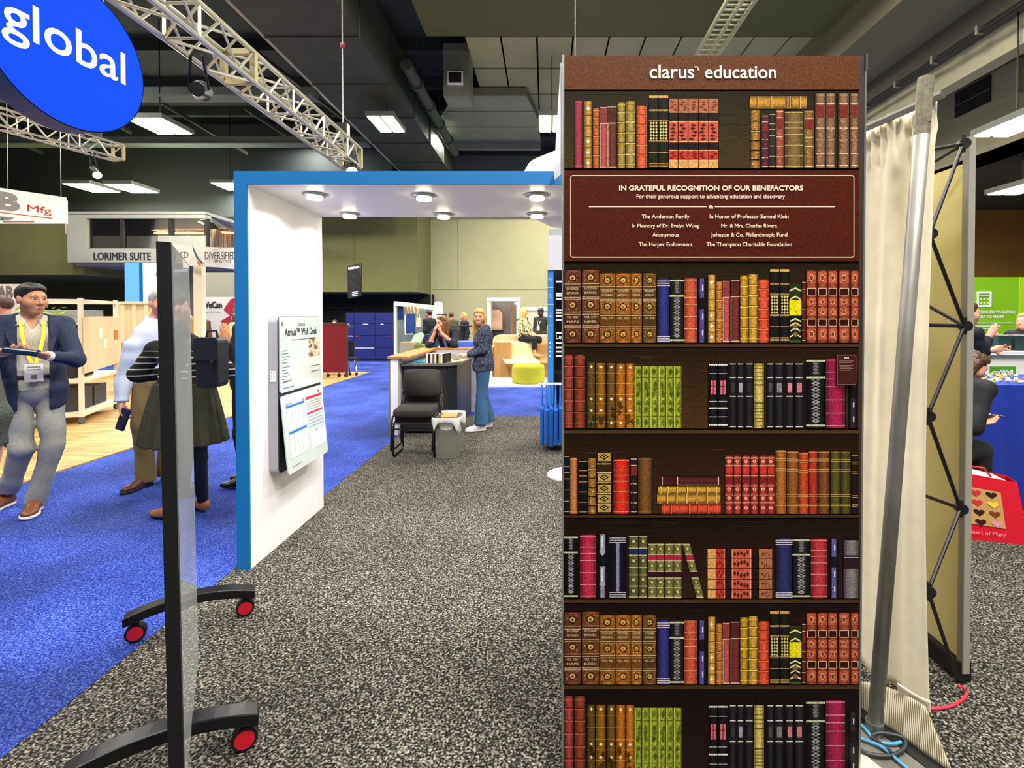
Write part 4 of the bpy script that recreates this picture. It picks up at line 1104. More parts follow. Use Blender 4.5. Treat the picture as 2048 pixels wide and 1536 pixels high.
# red shopping bag
rb = thing('shopping_bag', (3.12, 3.5, 0), 'red shopping bag with a grid of heart shaped chocolates leaning on the blue cloth', 'bag')
bo, bu, bv = Vector((2.85, 3.50, .0)), Vector((.44, -.12, 0)), Vector((-.03, .06, .44))
bn = bu.cross(bv).normalized() * -1
RED = mat('glossy_red_bag', '#d4142c', .35)
def bagpt(u, v, w): 
    k = 1 - .22 * v
    return bo + bu * u + bv * v * (1 - .12 * (u - .5)) + Vector((.14, .36, 0)).normalized() * (.16 * (w - .5) * k + .08) 
m = MB()
vv = [bagpt(u, v, w) for (u, v, w) in ((0, 0, 0), (1, 0, 0), (1, 0, 1), (0, 0, 1), (.05, 1, 0), (1, .98, 0), (.98, 1, 1), (.04, 1.04, 1))]
m.add(vv, [(3, 2, 1, 0), (0, 1, 5, 4), (1, 2, 6, 5), (2, 3, 7, 6), (3, 0, 4, 7)]); m.build('bag_body', RED, rb, solid=.004)
m = MB(); m.add([bagpt(u, v, w) - Vector((0, .003, 0)) for (u, v, w) in ((.12, .25, -.02), (.74, .22, -.02), (.76, .78, -.02), (.14, .8, -.02))], [(0, 1, 2, 3)]); pr = m.build('printed_panel', mat('chocolate_print', '#c89a60', .4), rb)
HEARTC = [('heart_brown', '#2c120a'), ('heart_red', '#c83030'), ('heart_yellow', '#f0d030'), ('heart_pink', '#e890a0'), ('heart_mid', '#7a3c18')]
m = MB(); seq = [0, 1, 0, 3, 1, 2, 4, 0, 4, 2, 0, 3]
for j in range(4):
    for i in range(3):
        u, v = .23 + i * .2, .72 - j * .145; m.mi = seq[(j * 3 + i) % 12]
        pts = []
        for k in range(16):
            t = -2 * math.pi * k / 16; x = 16 * math.sin(t) ** 3; y = 13 * math.cos(t) - 5 * math.cos(2 * t) - 2 * math.cos(3 * t) - math.cos(4 * t)
            pts.append(bagpt(u + x * .0046, v + y * .0036, -.03) - Vector((0, .006, 0)))
        m.add(pts, [tuple(range(16))])
m.build('heart_print', [mat(n, c, .4) for n, c in HEARTC], pr)
m = MB(); a, b = bagpt(.15, .1, -.03), bagpt(.8, .1, -.03); m.text('Heart of Mary', Mface(a.lerp(b, .5) - Vector((0, .006, 0)), (b - a)), .22, None); m.build('bag_lettering', mat('pink_print', '#f0b0b0', .5), rb)
m = MB(); m.add([bagpt(.08, .96, .12), bagpt(.95, .94, .12), bagpt(.75, 1.02, .5), bagpt(.3, 1.06, .5)], [(0, 1, 2, 3)]); m.build('tissue_paper', WHITE, rb, solid=.003)
m = MB(); m.tube([bagpt(.3, 1.0, 0), bagpt(.35, 1.12, -.1), bagpt(.6, 1.13, -.1), bagpt(.68, 1.0, 0)], .007, 6); m.build('handle', RED, rb)

# ------------------------------------------------------------------ reception counter
ct = thing('reception_counter', (-1.55, 7.3, 0), 'black reception counter with a white and oak raised bar along its left side', 'counter')
KG = mat('charcoal_laminate', '#232427', .5)
m = MB(); m.prism([(-1.88, 6.62, .03), (-1.32, 6.62, .03), (-1.2, 6.78, .03), (-1.2, 8.05, .03), (-1.88, 8.05, .03)], (0, 0, .87)); m.build('cabinet', KG, ct)
m = MB(); m.prism([(-1.9, 6.58, .90), (-1.30, 6.58, .90), (-1.16, 6.76, .90), (-1.16, 8.1, .90), (-1.9, 8.1, .90)], (0, 0, .032)); m.build('worktop', mat('worktop_grey', '#6f6864', .4), ct)
m = MB(); m.box((-2.03, 6.53, .0), (-1.93, 8.3, 1.005)); m.build('bar_wall', WHITE, ct)
m = MB(); m.box((-2.055, 6.55, .0), (-2.03, 8.3, 1.005)); m.build('oak_cladding', mat('oak_veneer', '#a5703c', .5, noise=.2, nscale=4, stretch=(1, 1, 6)), ct)
m = MB(); m.prism([(-2.06, 6.5, 1.005), (-1.78, 6.5, 1.005), (-1.78, 8.35, 1.005), (-2.06, 8.35, 1.005)], (0, 0, .028)); m.box((-1.78, 8.12, 1.005), (-1.08, 8.38, 1.033)); m.build('bar_top', mat('oak_bar_top', '#b9803e', .45, noise=.2, nscale=3, stretch=(6, 1, 1)), ct)
m = MB(); m.box((-1.93, 6.6, .93), (-1.9, 8.1, 1.005)); m.box((-1.9, 8.12, .0), (-1.12, 8.2, 1.005)); m.build('bar_riser', mat('bar_riser_white', '#c9c4d0', .4), ct)
m = MB(); m.box((-1.84, 6.7, 0), (-1.26, 8.0, .03)); m.build('plinth', BLACK, ct)
# things on it
TEAL = mat('teal_brochure', '#1d7f9c', .3, noise=.4, nscale=10)
rnd = random.Random(11)
for k in range(6):
    x, y = -1.80 + (k % 3) * .085, 6.66 + (k // 3) * .16
    m = MB(); R = Matrix.Rotation(rnd.uniform(-.25, .25), 4, 'Z'); m.cbox((x + .04, y + .06, .9345 + .005 * (k % 2)), (.1, .14, .004 + .002 * k), R.to_3x3())
    tag(m.build('brochure', TEAL), 'teal brochure fanned out on the near end of the counter worktop', 'brochure', 'teal brochures on the counter')
SPN = [('swatch_white', '#efeae4'), ('swatch_black', '#141414'), ('swatch_cream', '#d9c48a'), ('swatch_brown', '#7a5a3c')]
words_ = ('white', 'black', 'white', 'brown', 'white', 'black', 'cream', 'white', 'black')
for k in range(9):
    x = -1.55 + k * .0275
    m = MB(); R = Matrix.Rotation(-.28, 4, 'Z') @ Matrix.Rotation(.0, 4, 'Y')
    m.cbox((x, 6.74, .995), (.024, .20, .124), R.to_3x3())
    pos = ('first', 'second', 'third', 'fourth', 'fifth', 'sixth', 'seventh', 'eighth', 'ninth')[k]
    tag(m.build('swatch_book', mat('swatch_' + words_[k], dict(SPN)['swatch_' + words_[k]], .5)), words_[k] + ' swatch book standing on the counter, ' + pos + ' from the left', 'book', 'swatch books on the counter')
for k in range(5):
    m = MB(); R = Matrix.Rotation((-.3, .2, .5, -.1, .35)[k], 4, 'Z'); m.cbox((-1.36 + (k % 3) * .07, 6.82 + (k // 2) * .1, .934 + .002 * k + .001), (.14, .19, .002), R.to_3x3())
    tag(m.build('paper_sheet', mat('cream_paper', '#e6d49a', .7)), 'cream paper sheet lying loose beside the swatch books on the counter', 'paper', 'papers on the counter')
for k in range(2):
    m = MB(); m.cbox((-1.33 + k * .1, 7.12, .938), (.2, .16, .012), Matrix.Rotation(.3 - k * .5, 3, 'Z'))
    tag(m.build('catalogue', mat('pale_catalogue', '#e9e4d4', .5)), ('pale catalogue on the counter left of the woman\'s hands', 'pale catalogue on the counter right under the woman\'s hands')[k], 'catalogue')

# stacked chairs
PAD = mat('charcoal_upholstery', '#2b2826', .9, bump=.3, bscale=200)
def chair(name, dz, dy, label):
    """sled base guest chair, seat facing the camera"""
    r = thing(name, (-1.45, 5.7, 0), label, 'chair', 'stack of black chairs')
    x0, x1 = -1.675, -1.225; yf, yr = 5.42 + dy, 5.90 + dy
    zs = .43 + dz
    def cushion(c, sx, sy, sz, tilt):
        m = MB(); n = 10; v = []; 
        R = Matrix.Rotation(tilt, 3, 'X')
        for k in range(7):
            ph = -math.pi / 2 + math.pi * k / 6; zz = math.sin(ph) * sz / 2; kx = math.cos(ph) ** .35 if abs(math.cos(ph)) > 1e-6 else .0
            kx = max(kx, .80)
            for i in range(32):
                t = 2 * math.pi * i / 32; ct_, st_ = math.cos(t), math.sin(t)
                ex = .28
                p = Vector((math.copysign(abs(ct_) ** ex, ct_) * sx / 2 * (kx * .15 + .85), math.copysign(abs(st_) ** ex, st_) * sy / 2 * (kx * .15 + .85), zz))
                v.append(Vector(c) + R @ p)
        f = [tuple(range(31, -1, -1)), tuple(range(6 * 32, 7 * 32))] + [(a * 32 + i, a * 32 + (i + 1) % 32, (a + 1) * 32 + (i + 1) % 32, (a + 1) * 32 + i) for a in range(6) for i in range(32)]
        m.add(v, f); return m
    cushion((-1.45, 5.62 + dy, zs), .44, .42, .065, .05).build('seat', PAD, r, smooth=True)
    cushion((-1.45, 5.885 + dy, zs + .27), .44, .32, .05, math.radians(80)).build('backrest', PAD, r, smooth=True)
    for s, x in ((-1, x0), (1, x1)):
        m = MB(); zg = .0 + dz
        pts = [(x, yr - .02, zs + .2), (x, yr - .07, zs - .0), (x + s * -.0, yr - .10, zg + .10), (x, yr - .10, zg + .03), (x, yr - .13, zg + .012), (x, yf + .04, zg + .012), (x, yf + .0, zg + .03), (x, yf + .03, zs - .10), (x, yf + .06, zs - .05), (x - s * .02, yr - .1, zs - .03)]
        m.tube(pts, .0115, 10); m.build('sled_leg', BLACK, r, smooth=True)
    for y_, z_ in ((yf + .028, zs - .12), (yr - .1, zs - .05)):
        m = MB(); m.tube([(x0, y_, z_), (x1, y_, z_)], .009, 8); m.build('cross_bar', BLACK, r)
    m = MB(); m.cbox((-1.45, 5.64 + dy, zs - .04), (.40, .36, .012)); m.build('seat_pan', BLACK, r)
chair('stacking_chair', .0, .05, 'lower black chair of the stack beside the waste bin')
chair('stacking_chair', .075, -.02, 'upper black padded chair of the stack beside the waste bin')
# waste bin
wb = thing('waste_bin', (-1.08, 5.62, 0), 'grey waste bin with a white liner beside the stacked chairs', 'waste bin')
def taper(mb, x0, x1, y0, y1, z0, z1, k): 
    cx_, cy_ = (x0 + x1) / 2, (y0 + y1) / 2
    b = [(x0, y0), (x1, y0), (x1, y1), (x0, y1)]; t = [(cx_ + (x - cx_) * k, cy_ + (y - cy_) * k) for x, y in b]
    mb.add([(*p, z0) for p in b] + [(*p, z1) for p in t], [(3, 2, 1, 0), (0, 1, 5, 4), (1, 2, 6, 5), (2, 3, 7, 6), (3, 0, 4, 7)])
m = MB(); taper(m, -1.195, -.975, 5.46, 5.78, 0, .44, 1.12); m.build('bin_body', mat('grey_bin_plastic', '#77776f', .5), wb, solid=.006)
m = MB()
def liner(u, v):
    t = 2 * math.pi * u; ex = .35
    c_, s_2 = math.cos(t), math.sin(t); k = 1.08 + .22 * math.sin(v * 2.2) + .03 * math.sin(t * 9) * v
    x = -1.085 + math.copysign(abs(c_) ** ex, c_) * .125 * k; y = 5.62 + math.copysign(abs(s_2) ** ex, s_2) * .18 * k
    z = .36 + .10 * math.sin(min(v * 1.5, 1) * 1.57) - .11 * max(0, v - .55) / .45 * (1 + .5 * math.sin(t * 5)) - (.16 * (1 - v * 5) if v < .2 else 0)
    if v < .3: x = -1.085 + (x + 1.085) * .86; y = 5.62 + (y - 5.62) * .86
    return (x, y, z)
m.grid(liner, 48, 10); m.build('bin_liner', mat('white_liner', '#eceae6', .45), wb, smooth=True, solid=.002)
m = MB(); m.cbox((-1.08, 5.62, .40), (.17, .24, .10), Matrix.Rotation(.1, 3, 'Z')); tag(m.build('cardboard_box', mat('cardboard', '#b98a52', .8)), 'piece of brown cardboard stuffed in the lined waste bin', 'cardboard')

# ------------------------------------------------------------------ bench, ottoman, phone booth
bn_ = thing('curved_bench', (.0, 12.6, .045), 'curved booth bench in cream, brown and yellow with an oak end panel', 'bench')
OAKV = mat('oak_end_veneer', '#b98a4c', .5, noise=.2, nscale=3, stretch=(6, 6, .6))
m = MB(); m.box((-1.30, 12.45, .045), (-.86, 13.3, .90)); m.build('oak_end', OAKV, bn_)
m = MB(); m.rbox((-1.36, 12.9, .045), (2.6, 13.35, 1.06), .12, axis=1); m.build('back_shell', mat('cream_upholstery', '#ddc99a', .85), bn_, smooth=False)
def wave(x0, x1, mt, nm, skew):
    m = MB(); prof = [(13.0, .90), (12.72, .90), (12.62, .84), (12.58, .62), (12.52, .50), (12.40, .46), (12.1, .45), (12.02, .42)]
    def fn(u, v):
        t = v * (len(prof) - 1); i = min(int(t), len(prof) - 2); q = t - i; s = q * q * (3 - 2 * q) * .5 + q * .5
        y = prof[i][0] + (prof[i + 1][0] - prof[i][0]) * s; z = prof[i][1] + (prof[i + 1][1] - prof[i][1]) * s
        return (x0 + (x1 - x0) * u + skew * v, y, z)
    m.grid(fn, 6, 40); m.build(nm, mt, bn_, smooth=True, solid=.03)
wave(-1.28, -.42, mat('cream_seat', '#e4d2a0', .8), 'cream_seat', .32)
wave(-.42, .28, mat('brown_seat', '#a5793f', .8), 'brown_seat', .30)
wave(.28, 1.0, mat('yellow_seat', '#e8b41a', .8), 'yellow_seat', .28)
wave(1.0, 2.4, mat('cream_seat', '#e4d2a0', .8), 'cream_seat', .28)
m = MB(); m.box((-.86, 12.3, .045), (2.6, 12.9, .43)); m.build('seat_base', OAKV, bn_)
ot = MB(); c = G(1056.5, 765, .045); c = Vector((c.x, c.y + .0, .045))
ot.lathe(c, [(.34, 0), (.365, .02), (.37, .06), (.37, .34), (.355, .395), (.32, .41), (0.01, .415)], 40)
tag(ot.build('ottoman', mat('lime_wool', '#b2ac2a', .95, noise=.12, nscale=40, bump=.3, bscale=120), smooth=True), 'round lime yellow ottoman on the white platform in front of the bench', 'ottoman')
pbh = thing('phone_booth', (-1.25, 15.3, 0), 'white framed booth opening with a rounded cream backrest inside, behind the bench', 'booth')
def wbox(mb, px0, px1, py0, py1, y0, y1):
    a, b = P(px0, py1, y0), P(px1, py0, y0); mb.box((a.x, y0, a.z), (b.x, y1, b.z))
m = MB(); wbox(m, 974, 981, 595, 735, 15, 15.3); wbox(m, 1033, 1040, 595, 735, 15, 15.3); wbox(m, 974, 1040, 595, 602, 14.97, 15.32); m.build('frame', mat('cream_white_frame', '#f3efdc', .5), pbh)
m = MB(); wbox(m, 981, 1033, 602, 735, 15.9, 16); wbox(m, 981, 982, 602, 735, 15.3, 15.9); m.build('inner_wall', mat('booth_felt', '#6b6460', .9), pbh)
m = MB(); a, b = P(983, 660, 15.6), P(1004, 619, 15.6)
pts = [(a.x, 15.6, a.z), (b.x, 15.6, a.z)] + [(b.x - (b.x - a.x) * .62 * (1 - math.cos(t)), 15.6, b.z - .2 + .2 * math.sin(t)) for t in [i * math.pi / 12 for i in range(7)]] + [(a.x, 15.6, b.z)]
m.prism(pts, (0, .15, 0)); m.build('backrest', mat('blush_upholstery', '#dcb898', .8), pbh)
m = MB(); wbox(m, 982, 1006, 660, 666, 15.5, 15.8); m.build('seat_edge', BLACK, pbh)
m = MB(); wbox(m, 1022, 1026, 613, 735, 15.4, 15.5); m.build('wood_post', mat('booth_oak', '#a5763c', .5), pbh)
m = MB(); q = P(1031, 607, 15.4); m.ball(q, .03); m.build('lamp', glow('booth_lamp_glow', '#fff4e0', 8), pbh)
m = MB(); wbox(m, 1043, 1100, 614, 668, 16.5, 16.6); tag(m.build('back_partition', mat('cream_partition', '#e4d9b4', .7)), 'cream partition behind the seated woman and the standing man', 'partition')
m = MB(); wbox(m, 1043, 1100, 619, 621, 16.45, 16.5); tag(m.build('shelf_rail', WHITE), 'thin white rail along the cream partition', 'rail')
m = MB(); q = P(977, 757, 12.4); m.box((-1.42, 12.35, .045), (-1.32, 12.9, .80)); tag(m.build('side_panel', WHITE), 'white panel standing against the left end of the bench', 'panel')

# ------------------------------------------------------------------ directory totem, hanging bags, pendant, stand
dt = thing('directory_totem', (.15, 6.5, 0), 'tall directory totem with a blue strip numbered 4 3 2 and black listing', 'directory')
def tbox(mb, px0, px1, py0, py1, y0, y1):
    a, b = P(px0, py1, y0), P(px1, py0, y0); mb.box((a.x, y0, max(0, a.z)), (b.x, y1, b.z))
m = MB(); tbox(m, 1096, 1160, 540, 900, 6.5, 6.62); m.build('black_board', mat('directory_black', '#0a0c12', .15), dt)
m = MB(); tbox(m, 1095, 1107, 540, 900, 6.48, 6.5); bs = m.build('blue_strip', mat('directory_blue', '#2f86dc', .4), dt)
m = MB()
for t, y in (('4', 563), ('3', 596), ('2', 633)):
    q = P(1100.5, y, 6.47); m.text(t, Mface((q.x, 6.475, q.z), (1, 0, 0)), None, .052)
for y in (576, 610, 651): q = P(1095, y, 6.47); m.box((q.x, 6.474, q.z), (q.x + .078, 6.478, q.z + .006))
for y in (686, 695, 703, 712): q = P(1100, y, 6.47); m.cyl((q.x, 6.478, q.z), .012, .004, 10, axis=(0, -1, 0))
m.build('floor_numbers', mat('pale_blue_print', '#bfe0ff', .5), bs)
m = MB()
for y, w_ in ((563, .1), (587, .08), (592, .1), (598, .09), (620, .08), (626, .1), (632, .08), (640, .1), (666, .1), (686, .09), (695, .08), (703, .09), (712, .07)):
    q = P(1112, y, 6.49); m.box((q.x, 6.494, q.z - .01), (q.x + w_ * 1.4, 6.499, q.z + .01))
q = P(1112, 678, 6.49); m.text('Level', Mface((q.x, 6.494, q.z), (1, 0, 0)), .16, None, 'L')
m.build('listing_print', WHITE, dt)
m = MB(); tbox(m, 1097, 1160, 471, 540, 6.45, 6.6); m.build('header_box', mat('lilac_white_panel', '#d6d4e2', .4), dt)
m = MB(); tbox(m, 1098, 1160, 458, 471, 6.6, 6.7); m.build('top_cap', mat('cap_grey', '#9aa0a4', .5), dt)
rk = thing('bag_rack', (.1, 5.9, 0), 'white rail holding blue tote bags beside the directory totem', 'rack')
q = P(1080, 768, 5.9)
m = MB(); m.tube([(q.x - .02, 5.9, q.z), (q.x + .75, 5.9, q.z)], .014); m.build('rail', WHITE, rk)
m = MB(); m.tube([(q.x + .7, 5.9, q.z), (q.x + .7, 5.9, .0)], .014); m.build('upright', WHITE, rk)
m = MB(); m.cyl((q.x + .7, 5.9, 0), .16, .02, 24); m.build('base', WHITE, rk)
BB = mat('royal_blue_tote', '#1a5fc0', .6, noise=.15, nscale=8)
ordn = ('first', 'second', 'third', 'fourth', 'fifth', 'sixth', 'seventh', 'eighth')
for k in range(8):
    x = q.x + .02 + k * .055
    r = thing('tote_bag', (x, 5.9, .05), ordn[k] + ' blue tote bag from the left on the white rail', 'tote bag', 'blue tote bags on the rail')
    m = MB(); b0 = .07 + .02 * math.sin(k * 2.1); t0 = .50 + .012 * math.cos(k * 3)
    m.prism([(x - .018, 5.70, b0), (x + .03, 5.74, b0 - .01), (x + .03, 6.06, b0 - .005), (x - .02, 6.02, b0)], (.0, 0, t0 - b0)); m.build('bag_body', BB, r, bevel=.012)
    for yy in (5.82, 5.96):
        m = MB(); m.tube([(x - .008, yy - .05, t0 - .02), (x, 5.89, q.z - .03), (x, 5.9, q.z + .015), (x, 5.91, q.z - .03), (x + .01, yy + .05, t0 - .02)], .009, 6); m.build('handle', BB, r)
m = MB(); c = G(1135, 950, 0)
m.lathe((c.x, c.y, 0), [(.20, 0), (.20, .015), (.18, .025), (.03, .035), (.02, .045), (.02, .62)], 32)
st = m.build('floor_stand', WHITE, smooth=False); tag(st, 'round white base of a floor stand half hidden by the bookcase panel', 'stand')
m = MB(); c = P(1150, 381, 9.0)
m.lathe(c, [(.05, -.64), (.5, -.60), (.85, -.42), (1.02, -.1), (1.02, .1), (.85, .42), (.5, .60), (.05, .64)], 40, 1, 1)
m.tube([c + Vector((0, 0, .6)), c + Vector((0, 0, 8.6 - c.z))], .004)
pn = m.build('pendant_lantern', mat('cream_lantern', '#e6dfc0', .7), smooth=True); tag(pn, 'large round cream lantern hanging behind the white arch', 'lantern')
# ------------------------------------------------------------------ left and far booths, trusses, hanging signs
def fbox(mb, px0, px1, py0, py1, Y, d=.05):
    """box whose front face fills a frontal rectangle at distance Y"""
    a, b = P(px0, py1, Y), P(px1, py0, Y); mb.box((a.x, Y, a.z), (b.x, Y + d, b.z)); return mb
def ftext(mb, st, px0, px1, py1, py0, Y, bold=.0, both=True):
    a, b = P(px0, py1, Y), P(px1, py0, Y)
    mb.text(st, Mface((a.x, Y - .004, a.z), (1, 0, 0)), b.x - a.x, (b.z - a.z) if both else None, 'L', bold=bold); return mb

# round blue hanging sign
gs = thing('hanging_sign', (-5.75, 6.1, 3.4), 'large round blue hanging sign with the white word global', 'sign')
C0 = Vector((-5.632, 6.0, 4.706)); gd = Vector((.1439, 1, 0)).normalized(); gn = Vector((gd.y, -gd.x, 0)); R0 = .903
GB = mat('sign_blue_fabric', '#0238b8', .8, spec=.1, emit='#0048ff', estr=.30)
def disc(mb, c, r, n=64): mb.add([c + (gd * math.cos(2 * math.pi * i / n) + Vector((0, 0, 1)) * math.sin(2 * math.pi * i / n)) * r for i in range(n)], [tuple(range(n))])
m = MB(); disc(m, C0, R0 - .012); m.build('sign_face', GB, gs)
m = MB(); n = 64; v = []
for off in (.0, -.30):
    for i in range(n): v.append(C0 + gn * off + (gd * math.cos(2 * math.pi * i / n) + Vector((0, 0, 1)) * math.sin(2 * math.pi * i / n)) * R0)
m.add(v, [(i, (i + 1) % n, n + (i + 1) % n, n + i) for i in range(n)] + [tuple(range(n, 2 * n))]); m.build('sign_rim', mat('sign_rim_blue', '#0a3470', .6), gs, smooth=False)
m = MB(); TM = Mface(C0 + gn * .006 + Vector((0, 0, -.10)) - gd * .03, gd); m.text('global', TM, 1.34, None, bold=.008)
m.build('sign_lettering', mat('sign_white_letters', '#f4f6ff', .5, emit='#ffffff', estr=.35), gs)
m = MB()
for s in (-.5, .5): m.tube([C0 - gn * .15 + gd * s + Vector((0, 0, .7)), C0 - gn * .15 + gd * s + Vector((0, 0, H + 6.0 - C0.z))], .008, 6)
m.build('suspension_wire', STEEL, gs)

def truss(name, a, b, s, label, hang):
    r = thing(name, a, label, 'truss')
    a, b = Vector(a), Vector(b); d = (b - a).normalized(); sd = Vector((d.y, -d.x, 0)); up = Vector((0, 0, 1))
    cs = [sd * (i * s / 2) + up * (j * s / 2) for i, j in ((-1, -1), (1, -1), (1, 1), (-1, 1))]
    TM_ = mat('truss_aluminium', '#c9c7b4', .35, .75)
    for c in cs:
        m = MB(); m.tube([a + c, b + c], .024, 8); m.build('chord', TM_, r)
    L = (b - a).length; n = int(L / (s * .85)); faces = ((0, 1), (1, 2), (2, 3), (3, 0))
    for (i, j) in faces:
        m = MB()
        for k in range(n):
            p, q = a + d * (L * k / n), a + d * (L * (k + 1) / n)
            m.tube([p + cs[i], q + cs[j]] if k % 2 == 0 else [p + cs[j], q + cs[i]], .013, 6)
            if k % 3 == 0: m.tube([p + cs[i], p + cs[j]], .013, 6)
        m.build('lacing', TM_, r)
    for e in (a, b, a.lerp(b, .45)):
        m = MB()
        for (i, j) in faces: m.bar(e + cs[i], e + cs[j], .05, .05, up=d)
        m.build('end_frame', mat('truss_plate', '#a39a72', .5, .4), r)
    for t in hang:
        m = MB(); p = a.lerp(b, t); m.tube([p + up * s / 2, Vector((p.x, p.y, 9.45))], .009, 6); m.build('hoist_chain', STEEL, r)
        m = MB(); m.cbox(p + up * (s / 2 + .16), (.16, .12, .2)); m.build('chain_hoist', BLACK, r)
        m = MB(); m.ball(Vector((p.x, p.y, p.z + 1.55)), .035, .02, .05, 8); m.build('chain_hook', mat('hook_red', '#8a3426', .5), r)
    return r
TZ = 3.98
truss('lighting_truss', (-2.98, 2.6, TZ), (-2.98, 7.7, TZ), .29, 'aluminium box truss hanging above the aisle, ending over the blue arch', (.94,))
truss('lighting_truss', (-11.3, 7.6, 5.42), (-10.12, 11.9, 5.42), .34, 'aluminium box truss passing behind the round blue sign', (.9,))
def stagelight(p, q, label):
    r = thing('stage_light', p, label, 'stage light')
    p, q = Vector(p), Vector(q); d = (q - p).normalized()
    m = MB(); m.tube([p, p + d * .3, p + d * .42], [.06, .07, .09], 14); m.build('body', BLACK, r)
    m = MB(); m.tube([p + d * .42, p + d * .425], [.08, .08], 14); m.build('lens', glow('stage_lens_glow', '#ffdf9a', 6), r)
    m = MB(); m.tube([p + d * .2 + Vector((.09, 0, 0)), p + Vector((.05, 0, .28)), p + Vector((0, 0, .36)), p + Vector((-.05, 0, .28)), p + d * .2 + Vector((-.09, 0, 0))], .012, 6); m.build('yoke', BLACK, r)
stagelight((-2.98, 4.3, 3.50), (-3.15, 4.6, 3.62), 'black stage light clamped under the aisle truss')
stagelight((-10.25, 11.35, 4.90), P(208, 368, 10.9), 'black stage light with a warm lens under the left truss end')
stagelight(P(697, 322, 7.6), P(704, 345, 7.3), 'black stage light under the aisle truss end above the arch')

# white square hanging sign
hs = thing('hanging_banner', (-12, 11.6, 3.9), 'white hanging sign with grey B and red letters Mfg at the left edge', 'sign')
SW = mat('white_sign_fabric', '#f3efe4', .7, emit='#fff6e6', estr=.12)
a0, a1 = P(-120, 332, 10.4), P(133, 395, 12.0); zt, zb = a1.z, P(133, 447, 12.0).z
gx = (Vector((a1.x, a1.y, 0)) - Vector((a0.x, a0.y, 0))).normalized(); gnn = Vector((gx.y, -gx.x, 0))
m = MB(); m.prism([(a0.x, a0.y, zb), (a1.x, a1.y, zb), (a1.x, a1.y, zt), (a0.x, a0.y, zt)], -gnn * .04); m.build('front_face', SW, hs)
b1 = P(133, 447, 13.6); m = MB(); m.box((b1.x - 6, 13.6, b1.z), (b1.x, 13.64, b1.z + .62)); m.build('rear_face', SW, hs)
m = MB(); m.prism([(a1.x, a1.y, zb), (b1.x, 13.6, zb), (b1.x, 13.6, zt), (a1.x, a1.y, zt)], (-.04, 0, 0)); m.build('side_face', SW, hs)
GREYL = mat('sign_grey_letters', '#8c8888', .6); REDL = mat('sign_red_letters', '#b8281e', .6)
m = MB(); t_ = .70
p = a0.lerp(a1, .56); m.text('AB', Mface(Vector((p.x, p.y, zb + .13)) + gnn * .004 - gx * .35, gx), .84, .42, 'C', bold=.06); m.build('grey_letters', GREYL, hs)
m = MB(); p = a0.lerp(a1, .655); m.text('Mfg', Mface(Vector((p.x, p.y, zb + .13)) + gnn * .004, gx), .40, .2, 'L', bold=.01)
q = a0.lerp(a1, .40); m.prism([Vector((q.x, q.y, zb + .07)) + gnn * .002, Vector((p.x, p.y, zb + .07)) + gx * .42 + gnn * .002, Vector((p.x, p.y, zb + .09)) + gx * .42 + gnn * .002, Vector((q.x, q.y, zb + .09)) + gnn * .002], gnn * .003); m.build('red_letters', REDL, hs)
m = MB(); q = P(36, 440, 13.59); m.text('AB', Mface((q.x - .1, 13.59, q.z), (1, 0, 0)), .8, .36, 'R', bold=.06); m.build('grey_letters', GREYL, hs)
m = MB(); q = P(46, 440, 13.59); m.text('Mfg', Mface((q.x, 13.59, q.z), (1, 0, 0)), .30, .17, 'L', bold=.01); q = P(5, 444, 13.58); m.box((q.x, 13.585, q.z), (q.x + .85, 13.59, q.z + .02)); m.build('red_letters', REDL, hs)
m = MB()
for t in (.5, .95):
    p = a0.lerp(a1, t); m.tube([Vector((p.x, p.y, zt)), Vector((p.x, p.y, 9.2))], .008, 6)
m.build('suspension_wire', STEEL, hs)
# booth back wall with AB
m = MB(); fbox(m, -90, 36, 568, 800, 9.6); w = m.build('booth_back_wall', mat('pale_grey_print', '#d8d2cc', .7)); tag(w, 'pale grey booth wall with large letters AB behind the man in the blazer', 'booth wall')
m = MB(); ftext(m, 'AB', -6, 26, 598, 572, 9.6, .06); m.build('grey_letters', mat('dim_grey_letters', '#6f6a6a', .6), w)

# mobile rack with pin board
rk = thing('storage_rack', (-7.2, 7.6, .016), 'cream metal rack on casters with a beige pin board on its side', 'rack')
O = Vector((-6.62, 7.12, .016)); ua = Vector((-.50, 1.16, 0)); ub = Vector((-.95, -.38, 0)) * .95
def rp(s, t, z): return O + ua * s + ub * t + Vector((0, 0, z))
for s, t in ((0, 0), (1, 0), (0, 1), (1, 1)):
    m = MB(); m.bar(rp(s, t, .10), rp(s, t, 1.80), .05, .05, up=ua); m.build('post', CREAMM, rk)
    m = MB(); m.cyl(rp(s, t, .045) - Vector((.02, 0, 0)), .045, .04, 16, axis=(1, 0, 0)); m.cyl(rp(s, t, .06), .015, .06, 8); m.build('caster', mat('grey_caster', '#5a5a58', .5), rk)
for z, nm in ((.13, 'bottom_rail'), (1.76, 'top_rail'), (.62, 'middle_rail')):
    m = MB()
    for (p, q) in (((0, 0), (1, 0)), ((0, 1), (1, 1)), ((0, 0), (0, 1)), ((1, 0), (1, 1))): m.bar(rp(*p, z), rp(*q, z), .045, .045)
    m.build(nm, CREAMM, rk)
for z in (.155, .64, 1.42):
    m = MB(); m.prism([rp(0, 0, z), rp(1, 0, z), rp(1, 1, z), rp(0, 1, z)][::-1], (0, 0, .012)); m.build('shelf', CREAMM, rk)
m = MB(); un = Vector((ua.y, -ua.x, 0)).normalized()
m.prism([rp(-.03, 0, .72) + un * .03, rp(1.06, 0, .82 - .05) + un * .03, rp(1.06, 0, 1.54) + un * .03, rp(-.03, 0, 1.53) + un * .03], un * .02); pbd = m.build('pin_board', mat('beige_felt', '#ddc6a0', .9, noise=.04, nscale=30), rk, bevel=.008)
